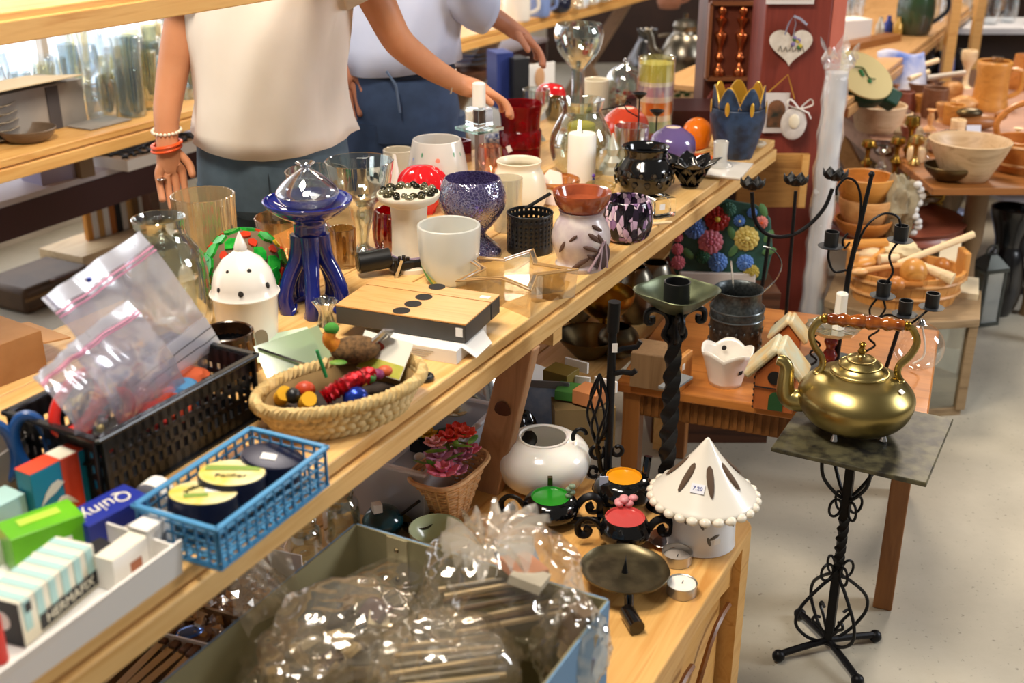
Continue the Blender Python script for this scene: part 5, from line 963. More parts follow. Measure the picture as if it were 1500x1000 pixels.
# --- pagoda lantern
p = P(1026, 790, ZC); m = mpp(p); c = cosa(p); t = thing('pagoda_lantern', 'white ceramic pagoda lantern with scalloped slit roof', 'lantern', p); hh = lambda y: (790-y)*m/c
wc2 = plain('white_ceramic_cool', '#e9eaee', .25, coat=.3)
MB().lathe(smoothp([(0, 0), (46*m, 0), (49*m, hh(784)), (48*m, hh(760)), (45*m, hh(735)), (45*m, hh(722))], 3), 40).obj('body', wc2, t)
rf = MB().lathe(smoothp([(72*m, hh(727)), (74*m, hh(723)), (66*m, hh(716)), (42*m, hh(695)), (20*m, hh(672)), (7*m, hh(656)), (1*m, hh(649))], 4), 48).obj('roof', plain('roof_ceramic', '#ece6da', .28, coat=.3), t, solid=.003)
for k in range(26): a = 2*PI*k/26; MB().ball((74*m*math.cos(a), 74*m*math.sin(a), hh(727)), (.0108, .0108, .008), 10, 7).obj('scallop', plain('scallop', '#ece3d2', .3, coat=.2), rf)
for k in range(7):
    a = -PI/2+2*PI*k/7+.02; d = Vector((math.cos(a), math.sin(a), 1.05)).normalized(); mid = Vector((34*m*math.cos(a), 34*m*math.sin(a), hh(687)+.002)); ax = Vector((math.cos(a), math.sin(a), -.95)).normalized(); bt = d.cross(ax); M = Matrix(((ax.x, bt.x, d.x, mid.x), (ax.y, bt.y, d.y, mid.y), (ax.z, bt.z, d.z, mid.z), (0, 0, 0, 1)))
    MB().ball((0, 0, 0), (.038, .0068, .0035), 16, 6, M).obj('slit', plain('slit_brown', '#5a4636', .8), rf)
for a_, y_, rt in ((-1.75, 745, .35), (-1.55, 743, -.7), (-1.15, 740, .8), (-.85, 742, -.4), (-1.5, 768, .3), (-1.35, 762, -1.1), (-.6, 752, .5), (-2.3, 742, .5), (-2.5, 745, -.5)):
    MB().ball((0, 0, 0), (.0035, .0105, .0015), 10, 6, Matrix.Translation((48*m*math.cos(a_), 48*m*math.sin(a_), hh(y_))) @ Vector((math.cos(a_), math.sin(a_), 0)).to_track_quat('Z', 'Y').to_matrix().to_4x4() @ Matrix.Rotation(rt, 4, 'Z')).obj('leaf_piercing', plain('piercing_grey', '#6d675e', .8), t)
a_ = -1.95; d = Vector((math.cos(a_), math.sin(a_), 1.0)).normalized(); M = Matrix.Translation((46*m*math.cos(a_), 46*m*math.sin(a_), hh(699)+.003)) @ d.to_track_quat('Z', 'Y').to_matrix().to_4x4()
lb = MB().box((0, 0, .001), (.024, .017, .001), M).obj('price_label', plain('cool_sticker', '#e6e8f2', .6), rf, False)
text(t, '7.20', .010, blueink, M @ Vector((0, 0, .002)), M.to_euler(), name='price')
MB().box((0, 0, .0), (.012, .012, .0008), Matrix.Translation((48.6*m*math.cos(-1.25), 48.6*m*math.sin(-1.25), hh(768))) @ Vector((math.cos(-1.25), math.sin(-1.25), 0)).to_track_quat('Z', 'Y').to_matrix().to_4x4()).obj('price_label', sticker, t, False)
alu = plain('aluminium', '#b9b7b4', .3, .9)
def tealight(x, yb, r, wx, label):
    p = P(x, yb, ZC); m = mpp(p); t = thing('tealight', label, 'candle', p, group='tealights on the cabinet'); H = .021
    MB().lathe([(0, .001), (r*m, .001), (r*m, H), (r*1.03*m, H), (r*.97*m, H-.001), (r*.95*m, .003), (0, .003)], 32).obj('cup', alu, t)
    MB().lathe([(0, .003), (r*.94*m, .003), (r*.94*m, wx), (0, wx)], 28).obj('wax', wax if wx > .01 else plain('old_wax', '#a59c94', .4), t); MB().tube([(0, 0, wx), (.002, 0, wx+.006)], .0008, 5).obj('wick', ink, t)
tealight(991, 822, 22, .009, 'burnt down grey tealight next to the pagoda lantern'); tealight(998, 868, 22, .019, 'fresh white tealight at the cabinet edge')
t = thing('brown_glass_dish', 'brown glass dish half hidden behind the burnt tealight', 'dish', P(975, 796, ZC)); MB().lathe(vessel([(0, 0), (.025, .002), (.034, .012)], .002), 24).obj('dish', glass('brown_glass', '#b58a6a', .12, .1, .3, '#7a5640'), t)

# ================================================================== WROUGHT IRON AND COFFEE TABLE THINGS
# --- tall iron stand with cage, hooks
p = P(889, 716, ZC); m = mpp(p); c = cosa(p); t = thing('iron_tree', 'black wrought iron stand with cage, scrolls and candle hooks', 'candle stand', p); hh = lambda y: (716-y)*m/c; Q = lambda x, y, d=0: ((x-889)*m, d, hh(y))
MB().tube([(0, 0, 0), (0, 0, hh(470))], .0085, 10).obj('post', black_iron, t); MB().tube([Q(889, 500), Q(890, 462)], .012, 10).obj('post_tip', black_iron, t)
for k in range(6):
    a0_ = 2*PI*k/6; MB().tube([((16*math.sin(PI*i/14)*math.cos(a0_+2.2*i/14)-16)*m, (16*math.sin(PI*i/14)*math.sin(a0_+2.2*i/14))*m, hh(655)+(hh(556)-hh(655))*i/14) for i in range(15)], .0026, 6).obj('cage_wire', black_iron, t)
for pts in ([Q(889, 556), Q(905, 550, -.01), Q(917, 549, -.02), Q(922, 545, -.02)], [Q(889, 528), Q(905, 525, .01), Q(924, 523, .01), Q(929, 515, .01)]): MB().tube(pts, .0055, 8).obj('hook', black_iron, t)
for (cx_, cy_, r_, a0_, a1_) in ((872, 662, 12, .6, 6.8), (868, 690, 9, -.4, 5.6), (903, 660, 9, 2.4, -3.6), (850, 640, 13, .3, 3.6)):
    MB().tube([((cx_-889+(r_*(.5+.5*i/18))*math.cos(a0_+(a1_-a0_)*i/18))*m, 0, hh(cy_-(r_*(.5+.5*i/18))*math.sin(a0_+(a1_-a0_)*i/18))) for i in range(19)], .0042, 7).obj('scroll', black_iron, t)
MB().tube(smoothp([Q(889, 700), Q(880, 690), Q(876, 670), Q(872, 650), Q(889, 640)], 4), .005, 7).obj('side_bar', bronze, t)
MB().box((.004, -.0125, hh(518)), (.010, .001, .018)).obj('price_label', sticker, t, False); MB().lathe([(0, 0), (.03, 0), (.028, .006), (0, .008)], 20).obj('foot', black_iron, t)
# --- tall candlestick with pan
p = P(973, 740, ZC); t = thing('tall_candlestick', 'tall twisted black iron candlestick with scroll brackets and wide pan', 'candle stand', p); m = mpp(PY(985, 500, p.y))
zt_ = lambda y: PY(985, y, p.y).z-p.z
tw = MB(); n_ = 44
for i in range(n_+1):
    zz = zt_(462)*i/n_; a = 5.0*PI*i/n_; r_ = .0135+(.004*math.sin(PI*i/n_))
    for k in range(4): tw.v.append(Vector((r_*math.cos(a+PI/2*k), r_*math.sin(a+PI/2*k), zz)))
tw.f = [(i*4+k, i*4+(k+1) % 4, i*4+4+(k+1) % 4, i*4+4+k) for i in range(n_) for k in range(4)]; tw.obj('twisted_post', black_iron, t, ang=50)
MB().lathe([(0, 0), (.036, 0), (.03, .01), (.014, .02), (0, .02)], 24).obj('foot', black_iron, t)
pan = plain('verdigris_pan', '#4d5442', .35, .7, '#6f765a', 18)
MB().lathe(vessel(smoothp([(0, zt_(456)), (18*m, zt_(455)), (44*m, zt_(438)), (58*m, zt_(424))], 4), 2*m), 36, fn=lambda a, z: 1+.1*math.cos(a*4)*max(0, (z-zt_(450))/(zt_(424)-zt_(450)))).obj('pan', pan, t)
MB().lathe(vessel([(0, zt_(452)), (19*m, zt_(452)), (19.5*m, zt_(412))], 2*m), 28).obj('candle_cup', black_plas, t)
for k in range(4):
    a = PI/2*k+.1; pts = smoothp([(6, 500), (16, 490), (10, 474), (14, 460), (30, 452), (42, 456), (42, 470), (34, 470), (34, 462)], 4)
    MB().tube([(u*m*math.cos(a), u*m*math.sin(a), zt_(v)) for u, v in pts], .0055, 8).obj('scroll_bracket', black_iron, t)
ZK = .47
# --- wooden blocks
t, L_ = boxpx('wooden_block', 'greyish brown wooden block box on the coffee table corner', 'box', (922, 566), (974, 574), ZK, .09, .085, wood('block_wood', '#8a6a48', '#997853', '#7c5e3e', .5, 1, 2), .002)
t, L_ = boxpx('orange_block', 'orange wooden book box with price dots next to the block', 'box', (990, 580), (1012, 562), ZK, .012, .085, wood('block_orange', '#c08038', '#d09048', '#b07030', .5, 1, 2), .002)
for z_ in (.03, .06): MB().box((L_*.4, -.0005, z_), (.012, .001, .014)).obj('price_label', sticker, t, False)
t, L_ = boxpx('grey_slate', 'grey tilted slate resting on the orange block', 'slate', (985, 575), (1015, 555), ZK+.087, .035, .006, plain('slate', '#77797a', .6), .001)
# --- pail
t, m, c = lat('zinc_pail', 'dark embossed zinc pail lantern with wire bail handle', 'pail', 1075, ZK, [(35, 512), (37, 508), (38, 462), (39, 452), (34, 444), (33, 430), (36, 424)], plain('zinc', '#3d4244', .36, .75, '#555b5c', 120, .5), 2, k=0, as_thing=True)
for y_ in (508, 462, 450): MB().tube([(38.6*m*math.cos(2*PI*k/40), 38.6*m*math.sin(2*PI*k/40), (512-y_)*m/c) for k in range(40)], .0022, 6, True).obj('hoop', plain('zinc_light', '#6a7072', .3, .8), t)
for k in range(40): a = 2*PI*(k % 20)/20+.15*(k//20); MB().ball((38*m*math.cos(a), 38*m*math.sin(a), (14+20*(k//20))*m/c), (.003, .003, .006), 6, 5).obj('boss', plain('zinc_light', '#6a7072', .3, .8), t)
MB().tube(smoothp([(36*m, 0, 84*m/c), (52*m, 0, 100*m/c), (58*m, .0, 122*m/c), (46*m, .0, 140*m/c), (30*m, .0, 146*m/c)], 5), .0018, 6).obj('bail_handle', silver, t); MB().tube([(-8*m, -.02, 80*m/c), (-18*m, -.03, 132*m/c)], .0022, 6).obj('wire', silver, t)
# --- tulip cup
p = P(1062, 560, ZK); m = mpp(p); c = cosa(p); t = thing('tulip_cup', 'white ceramic tealight cup with tulip petal rim', 'candle holder', p)
def tul(u, v, r_in=0):
    a = 2*PI*u; pk = .5+.5*abs(math.cos(a*2.5)); h = v*(36+16*pk)*m/c; r_ = (23+ (12+2*pk)*v**1.2)*m-r_in; return (r_*math.cos(a), r_*math.sin(a), h)
MB().grid(lambda u, v: tul(u, v), 60, 8).obj('cup', white_cer, t, solid=.003); MB().lathe([(0, 0), (23*m, 0), (23*m, .004), (0, .004)], 28).obj('bottom', white_cer, t)
MB().ball((0, 0, 0), (.006, .0065, .001), 12, 6, Matrix.Translation((0, 26*m, 40*m/c)) @ Matrix.Rotation(PI/2, 4, 'X')).obj('vent_hole', dk, t); MB().box((0, 0, 0), (.011, .010, .001), Matrix.Translation((30*m*math.cos(-1.0), 30*m*math.sin(-1.0), 24*m/c)) @ Vector((math.cos(-1), math.sin(-1), -.2)).to_track_quat('Z', 'Y').to_matrix().to_4x4()).obj('price_label', ink, t, False)
# --- little houses
def house(label, x, y, s, ang, door=True):
    p = P(x, y, ZK); t = thing('ceramic_house', label, 'ornament', p, ang); wl = plain('house_orange', '#b5652f', .45, c2='#a3562a', scale=20); rfm = plain('house_roof', '#d9b678', .4, c2='#c8cbb4', scale=22)
    MB().prism([(-.028*s, 0), (.028*s, 0), (.028*s, .052*s), (0, .085*s), (-.028*s, .052*s)], -.024*s, .024*s, Matrix.Rotation(PI/2, 4, 'X')).obj('walls', wl, t, False, bevel=.002)
    for sg in (-1, 1): MB().box((0, 0, 0), (.060*s, .062*s, .011*s), M4((sg*.021*s, 0, .073*s), (0, sg*.86, 0))).obj('roof_side', rfm, t, bevel=.004*s)
    if door:
        MB().prism([(-.010*s, 0), (.010*s, 0), (.010*s, .018*s)]+[(.010*s*math.cos(a), .018*s+.010*s*math.sin(a)) for a in (.5, 1, 1.57, 2.1, 2.6)]+[(-.010*s, .018*s)], 0, .003, Matrix.Translation((.004*s, -.024*s, .004)) @ Matrix.Rotation(PI/2, 4, 'X')).obj('door', plain('green_door', '#1f4a26', .5), t, False)
        MB().lathe([(0, 0), (.010*s, 0), (.010*s, .002), (0, .003)], 16).obj('round_window', black_plas, t, loc=(0, -.0245*s, .052*s), rot=(PI/2, 0, 0)); MB().box((0, -.026*s, .036*s), (.055*s, .003, .002)).obj('beam', ink, t, False)
        for z_ in range(6): MB().box((-.0275*s, -.025*s, .006+.009*z_*s), (.003, .003, .004)).obj('quoin', ink, t, False)
    return t
house('orange clay house with pale snowy roof and green door', 1134, 592, 1.55, -.35); 
t = house('smaller clay house peeking behind the orange one', 1152, 524, 1.1, -.35, False)
# --- candelabrum with three lotus cups
p = P(1150, 478, ZK); m = mpp(p); c = cosa(p); t = thing('lotus_candelabrum', 'black iron candelabrum with three lotus cups on curved arms', 'candelabrum', p); hh = lambda y: (478-y)*m/c; Q = lambda x, y, d=0: ((x-1150+(478-y)*-.0)*m, d, hh(y))
MB().tube([Q(1150, 478), Q(1146, 288)], .0045, 8).obj('stem', black_iron, t); MB().tube(smoothp([Q(1085, 290), Q(1092, 325), Q(1110, 346), Q(1138, 350), Q(1165, 338), Q(1188, 312), Q(1197, 285)], 5), .0052, 8).obj('arm', black_iron, t); MB().tube([Q(1115, 350), Q(1108, 478)], .0048, 8).obj('stem', black_iron, t)
for x_, y_ in ((1085, 284), (1145, 279), (1199, 272)):
    for k in range(7):
        a = 2*PI*k/7; b0_ = Q(x_, y_); MB().grid(lambda u, v: (b0_[0]+(4+13*v)*m*math.cos(a+(u-.5)*.9), b0_[1]+(4+13*v)*m*math.sin(a+(u-.5)*.9), b0_[2]+(v*v*14-2*abs(u-.5)*8*v)*m), 4, 4).obj('cup_petal', plain('matt_black', '#0c0c0e', .5), t, solid=.0015)
    MB().lathe([(0, 0), (5*m, 0), (7*m, 6*m), (0, 6*m)], 14, c=Q(x_, y_+2)).obj('cup_base', black_iron, t)
MB().lathe([(0, 0), (.03, 0), (.028, .006), (0, .008)], 20).obj('foot', black_iron, t)
# --- twisted candelabrum with five cups
p = P(1222, 545, ZK); m = mpp(p); c = cosa(p); t = thing('five_arm_candelabrum', 'tall black iron candelabrum with looping arms and small black cups', 'candelabrum', p); hh = lambda y: (545-y)*m/c; Q = lambda x, y, d=0: ((x-1222)*m, d, hh(y))
MB().tube([Q(1222, 545), Q(1226, 400), Q(1241, 276)], lambda u: .0075-.0028*u, 10).obj('pole', black_iron, t); MB().ball(Q(1241, 273), .007).obj('finial', black_iron, t)
arms = [[(1232, 350), (1231, 310), (1222, 285), (1207, 278), (1196, 290), (1196, 300)], [(1228, 390), (1240, 345), (1262, 325), (1284, 328), (1291, 345)], [(1222, 400), (1205, 402), (1195, 385), (1194, 372)], [(1291, 360), (1280, 380), (1288, 402), (1280, 418)], [(1224, 480), (1268, 470), (1290, 462), (1312, 470), (1312, 478)], [(1312, 485), (1330, 470), (1346, 455), (1352, 448)]]
for a_ in arms: MB().tube(smoothp([Q(*q_) for q_ in a_], 5), .0028, 7).obj('arm', black_iron, t)
for (x_, y_) in ((1196, 368), (1292, 360), (1278, 436), (1313, 462), (1350, 452)):
    b0_ = Q(x_, y_); MB().lathe([(0, 0), (9.5*m, 0), (10*m, 22*m), (8.5*m, 22*m), (8*m, 6*m), (0, 6*m)], 18, c=b0_).obj('candle_cup', black_plas, t); MB().lathe([(0, -.001), (17*m, 0), (18*m, .002), (0, .002)], 24, c=b0_).obj('drip_pan', plain('pan_grey', '#3b3f44', .45, .5), t)
for x0_ in (1196, 1276):
    MB().tube([Q(x0_-((y_-480)*.12)+6*math.sin((y_-480)*.28), y_, .01) for y_ in range(478, 560, 3)], .0028, 6).obj('zigzag_wire', black_iron, t)
MB().tube(smoothp([Q(1270, 440), Q(1262, 455), Q(1270, 470), Q(1284, 455), Q(1278, 438)], 5), .0025, 6).obj('loop', black_iron, t); MB().tube(smoothp([Q(1218, 350), Q(1212, 360), Q(1216, 370), Q(1222, 362)], 4), .0025, 6).obj('curl', black_iron, t)
MB().tube([Q(1308, 478), Q(1296, 545)], .005, 8).obj('prop', black_iron, t)
MB().lathe([(0, 0), (52*m, 0), (52*m, .004), (0, .005)], 36, c=(8*m, .03, 0)).obj('base_plate', plain('pan_grey', '#3b3f44', .45, .5), t)
# --- red turned candlestick with glass pan and candle
t, m, c = lat('red_candlestick', 'turned dark red wooden candlestick behind the kettle handle', 'candle holder', 1212, ZK, [(15, 548), (14, 542), (6, 532), (11, 520), (6, 510), (10, 500), (6, 490), (4, 486)], plain('red_lacquer', '#6e1a1a', .2, coat=.5), k=3, as_thing=True)
MB().lathe([(0, 62*m/c), (34*m, 64*m/c), (38*m, 70*m/c), (34*m, 67*m/c), (0, 66*m/c)], 36, fn=lambda a, z: 1+.05*math.sin(a*11)).obj('glass_pan', glass('crinkle_glass', '#dfe3d4', .2, .12, .35, '#b7b49a'), t)
o = MB().lathe([(0, 0), (9*m, 0), (8.5*m, 48*m/c), (6*m, 50*m/c), (0, 49*m/c)], 16, fn=lambda a, z: 1+.06*math.sin(a*6)).obj('white_taper', wax, loc=P(1212, 548, ZK)+Vector((8*m, 0, 67*m/c))); tag(o, 'fluted white candle stub on the glass pan behind the kettle', 'candle')
# --- glass sphere
p = P(1340, 540, ZK); m = mpp(p); t = thing('glass_sphere', 'hollow clear glass oil lamp sphere on the coffee table', 'oil lamp', p)
MB().ball((0, 0, 36*m), (37*m, 37*m, 36*m), 36, 20).obj('sphere', glass('bubble_glass', '#fbfbfb', .04, .02, 0, blend=.18), t); MB().lathe([(0, 0), (7*m, 0), (5*m, 6*m), (2*m, 9*m), (0, 9*m)], 14, c=(0, 0, 70*m)).obj('wick_cap', silver, t); MB().tube(smoothp([(0, 0, 70*m), (8*m, 0, 45*m), (10*m, 0, 20*m), (-4*m, 0, 8*m)], 5), .0025, 6).obj('wick', wax, t)
# ================================================================== KETTLE ON IRON STAND
ZP = .52; kc = (P(1130, 655, ZP)+P(1370, 605, ZP))/2; krz = math.atan2(.258*-1, 0) if False else math.atan2(-.139, .258)
st = thing('iron_plant_stand', 'black wrought iron plant stand with square stone-look top and scroll feet', 'plant stand', (kc.x-.012, kc.y-.035, 0), krz)
stone = plain('worn_black_top', '#1c1b19', .42, c2='#57533c', scale=34, bmp=.4)
MB().box((.012, .035, ZP-.006), (.295, .30, .010)).obj('top_plate', stone, st, False, bevel=.002)
for k in range(9): 
    pts = []
tw = MB(); n_ = 60
for i in range(n_+1):
    zz = .02+(ZP-.03)*i/n_; u = (zz-.20)/(.14); a = PI/4+(0 if u < 0 else 3.0*PI if u > 1 else 3.0*PI*u)
    for k in range(4): tw.v.append(Vector((.0125*math.cos(a+PI/2*k), .0125*math.sin(a+PI/2*k), zz)))
tw.f = [(i*4+k, i*4+(k+1) % 4, i*4+4+(k+1) % 4, i*4+4+k) for i in range(n_) for k in range(4)]; tw.obj('twisted_post', black_iron, st, ang=50)
for k in range(4):
    a = PI/4+PI/2*k; D = lambda pts: [(r_*math.cos(a), r_*math.sin(a), z_) for r_, z_ in pts]
    MB().tube(D([(.0, .03), (.06, .025), (.115, .018)]), .0075, 8).obj('foot', black_iron, st); MB().ball(D([(.118, .014)])[0], (.014, .014, .014), 10, 8).obj('foot_ball', black_iron, st)
    MB().tube(D(smoothp([(.012, .19), (.035, .175), (.078, .13), (.085, .09), (.06, .055), (.03, .035), (.012, .03)], 5)), .0038, 7).obj('lower_scroll', black_iron, st)
    MB().tube(D(smoothp([(.012, .05), (.03, .075), (.045, .09), (.04, .10), (.028, .095)], 5)), .0034, 7).obj('curl', black_iron, st)
    MB().tube(D(smoothp([(.012, .385), (.03, .40), (.06, .44), (.068, .48), (.065, .508)], 5)), .0038, 7).obj('upper_scroll', black_iron, st)
    for z_, sg in ((.195, 1), (.375, -1)): MB().tube([(math.cos(a)*(.024+.014*math.cos(q_)), math.sin(a)*(.024+.014*math.cos(q_)), z_+sg*.012+.02*math.sin(q_)) for q_ in [2*PI*i/18 for i in range(18)]], .003, 6, True).obj('ring_loop', black_iron, st)
# kettle
p = P(1248, 628, ZP); m = mpp(p); c = cosa(p); kt = thing('brass_kettle', 'round old brass kettle with amber turned handle and curved spout', 'kettle', p); hh = lambda y: (628-y)*m/c; kt.scale = (1, 1, 1.12)
kb = plain('aged_brass', '#b3a168', .3, 1, '#97854f', 6, 0)
MB().lathe(smoothp([(0, .014), (50*m, .014), (72*m, .03), (82*m, .058), (80*m, .078), (64*m, .100), (48*m, .110), (40*m, .114)], 5), 56).obj('body', kb, kt)
ld = MB().lathe(smoothp([(40*m, .112), (40*m, .117), (34*m, .122), (26*m, .132), (16*m, .140), (6*m, .145), (4*m, .150)], 4), 44, fn=lambda a, z: 1+.0*z).obj('lid', kb, kt)
for r_, z_ in ((40.5, .115), (30, .128), (20, .138)): MB().tube([(r_*m*math.cos(2*PI*k/48), r_*m*math.sin(2*PI*k/48), z_) for k in range(48)], .0018, 6, True).obj('ring', kb, ld)
MB().lathe(smoothp([(4*m, .148), (6*m, .153), (3.5*m, .160), (5*m, .167), (0, .172)], 4), 16).obj('knob', brass, ld)
ka = R(-14)
Q = lambda r_, z_: (r_*m*math.cos(PI+ka), r_*m*math.sin(PI+ka), z_)
MB().tube(smoothp([Q(66, .050), Q(84, .046), Q(98, .055), Q(101, .08), Q(101, .105), Q(106, .118), Q(116, .122)], 5), lambda u: (17-10*u)*m, 14).obj('spout', kb, kt)
for sg in (-1, 1):
    S_ = lambda r_, z_: (sg*r_*m*math.cos(ka), sg*r_*m*math.sin(ka), z_)
    MB().tube(smoothp([S_(58, .104), S_(52, .118), S_(54, .135), S_(66, .155), S_(72, .18), S_(64, .202), S_(54, .208)], 5), .005, 9, flat=1.5).obj('handle_arm', kb, kt); MB().ball(S_(57, .104), (.010, .010, .004), 12, 8).obj('rivet_plate', kb, kt)
    MB().ball(S_(56, .208), .009, 12, 8).obj('ferrule', brass, kt)
hp = [(-52, 6), (-46, 8), (-38, 7), (-30, 9.5), (-22, 7), (-14, 9), (-5, 10), (0, 8), (5, 10), (14, 9), (22, 7), (30, 9.5), (38, 7), (46, 8), (52, 6)]
MB().lathe([(0, -52*m)]+[(r_*m, x_*m) for x_, r_ in smoothp([(a, b) for a, b in [(x_+60, r_) for x_, r_ in hp]], 3) for x_ in [x_-60]]+[(0, 52*m)], 20, M=Matrix.Translation((0, 0, .208)) @ Matrix.Rotation(ka, 4, 'Z') @ Matrix.Rotation(PI/2, 4, 'Y')).obj('handle_grip', plain('amber_grip', '#a85a18', .1, c2='#6a2c0a', scale=40, coat=.8), kt)
for k in range(4): a = PI/4+PI/2*k; MB().lathe([(.008, 0), (.006, .005), (.004, .012), (.007, .018)], 12, c=(50*m*math.cos(a), 50*m*math.sin(a), 0)).obj('foot', silver, kt)
MB().box((0, 0, 0), (.013, .010, .001), Matrix.Translation((66*m*math.cos(-.75), 66*m*math.sin(-.75), .1005)) @ Vector((math.cos(-.75)*.5, math.sin(-.75)*.5, 1)).to_track_quat('Z', 'Y').to_matrix().to_4x4()).obj('price_label', sticker, kt, False)
# --- flower plaque leaning on pillar foot
fp = P(1052, 452, ZL); t = thing('flower_plaque', 'painted relief plaque of colourful flowers in a white trough', 'plaque', PY(1052, 405, 3.05), rot=(R(80), 0, R(-4))); m = mpp(PY(1052, 350, 3.05))
bgm = plain('plaque_green', '#2c5a50', .5, c2='#23463c', scale=20)
MB().prism([(-62*m, 0), (70*m, -5*m), (78*m, 40*m), (72*m, 88*m), (50*m, 108*m), (20*m, 112*m), (-5*m, 118*m), (-40*m, 105*m), (-62*m, 70*m), (-74*m, 30*m)], -.012, 0).obj('backing', bgm, t, False, bevel=.004)
MB().box((-2*m, -8*m, .006), (112*m, 30*m, .02)).obj('trough', plain('trough_white', '#cfc6bd', .6), t, False, bevel=.004)
def rose(x, y, r, col, c2_=None, rings=3):
    mb = MB()
    for q_ in range(rings):
        nk = 12-2*q_; rr_ = r*m*(1-.28*q_)
        for k in range(nk): a = 2*PI*(k+.5*q_)/nk; mb.ball((x*m+rr_*.72*math.cos(a), y*m+rr_*.72*math.sin(a), .004+.005*q_), (rr_*.3, rr_*.3, .006), 7, 5)
    f_ = mb.obj('flower', plain('paint'+col, col, .45), t); MB().ball((x*m, y*m, .014), (r*m*.25, r*m*.25, .007), 8, 6).obj('flower_centre', plain('paint'+(c2_ or col), c2_ or col, .45), f_)
for a_ in ((-6, 86, 19, '#9a1f1a', '#d8c24a'), (-14, 52, 19, '#cf7a8c', '#c05a70'), (38, 58, 19, '#cbb660', '#d8c87a'), (-38, 72, 17, '#5a7fc4', '#4a6fb4'), (58, 82, 10, '#d8847a', '#e6622e'), (26, 84, 9, '#4d79c0', '#e6e09a'), (44, 96, 8, '#4d79c0', '#e6e09a'), (-62, 40, 9, '#cf6a78'), (-62, 58, 8, '#cf6a78'), (-60, 20, 11, '#d0707e'), (-2, 22, 15, '#5a86cc', '#7aa0dc'), (38, 22, 13, '#5a86cc', '#7aa0dc'), (10, 100, 11, '#3a6a5a'), (-24, 30, 11, '#2a5a40'), (48, 8, 12, '#b9a648')): rose(*a_)
for x_, y_, an in ((70, 62, 1), (72, 40, .3), (60, 100, 2), (-46, 34, 2.4), (20, 40, 1), (-30, 98, .5), (16, 66, 2)): MB().ball((0, 0, 0), (.022, .011, .004), 8, 5, M4((x_*m, y_*m, .004), (0, 0, an))).obj('leaf', plain('plaque_leaf', '#4f7a4a', .5), t)
sh = thing('plaque_shelf', 'low dark wooden crate carrying the flower plaque', 'crate', PY(1052, 405, 3.05)*1.0, 0); zz = sh.location.z-.035; sh.location = (sh.location.x, 3.12, 0)
MB().box((0, 0, zz/2), (.34, .22, zz)).obj('crate_body', oakdk, sh, False)
# ================================================================== PEOPLE
skin_m = plain('skin', '#d4946c', .5, c2='#cc8a62', scale=14, sub=.15)
def skin_mesh(name, V, E, Rd, mat, parent, root=0, sub=2):
    me = bpy.data.meshes.new(name); me.from_pydata([tuple(v) for v in V], E, []); o = bpy.data.objects.new(name, me); COL.objects.link(o)
    k = o.modifiers.new('k', 'SKIN'); k.use_smooth_shade = True
    for i, r_ in enumerate(Rd):
        sv = me.skin_vertices[0].data[i]; sv.radius = r_ if isinstance(r_, tuple) else (r_, r_); sv.use_root = (i == root)
    o.modifiers.new('s', 'SUBSURF').levels = sub
    dg = bpy.context.evaluated_depsgraph_get(); nm = bpy.data.meshes.new_from_object(o.evaluated_get(dg)); bpy.data.objects.remove(o)
    nm.name = name; o2 = bpy.data.objects.new(name, nm); COL.objects.link(o2); nm.materials.clear(); nm.materials.append(mat); nm.shade_smooth(); o2.parent = parent; return o2
class Sk:
    def __init__(s): s.v = []; s.e = []; s.r = []
    def n(s, p, r, par=None):
        s.v.append(Vector(p)); s.r.append(r)
        if par is not None: s.e.append((par, len(s.v)-1))
        return len(s.v)-1
    def chain(s, pts, rs, par):
        for p, r in zip(pts, rs): par = s.n(p, r, par)
        return par
    def hand(s, wr, d, lat, pn, par, curl=.35, thumb=1, sc=1.0):
        w_ = s.v[wr] if isinstance(wr, int) else Vector(wr); d = d.normalized(); lat = (lat-d*lat.dot(d)).normalized(); pn = d.cross(lat)*(1 if pn > 0 else -1)
        m_ = s.n(w_+d*.045*sc, .025*sc, par)
        tb = s.n(w_+d*.035*sc+lat*thumb*.026*sc+pn*.006, .013*sc, m_); s.chain([w_+d*.062*sc+lat*thumb*.045*sc+pn*.016, w_+d*.092*sc+lat*thumb*.047*sc+pn*.03], [.0105*sc, .0088*sc], tb)
        for i in range(4):
            k = (i-1.5); b_ = s.n(w_+d*(.082-.004*abs(k))*sc-lat*thumb*k*.019*sc, .0115*sc, m_); p = s.v[b_]; L3 = [(.040, .026, .021), (.044, .029, .022), (.041, .027, .021), (.032, .021, .019)][i]; a = curl*.5; q = b_
            for l in L3: p = p+(d*math.cos(a)+pn*math.sin(a))*l*sc; q = s.n(p, .0088*sc, q); a += curl
def loft(mb, rings, n=40, fn=None, M=None):
    vs_ = []
    for j, (cx_, cy_, cz_, a_, b_) in enumerate(rings):
        for i in range(n):
            t_ = 2*PI*i/n; k = fn(t_, j/(len(rings)-1)) if fn else (1, 0); vs_.append((cx_+a_*k[0]*math.cos(t_), cy_+b_*k[0]*math.sin(t_), cz_+k[1]))
    return mb.add(vs_, [(j*n+i, j*n+(i+1) % n, (j+1)*n+(i+1) % n, (j+1)*n+i) for j in range(len(rings)-1) for i in range(n)], M)
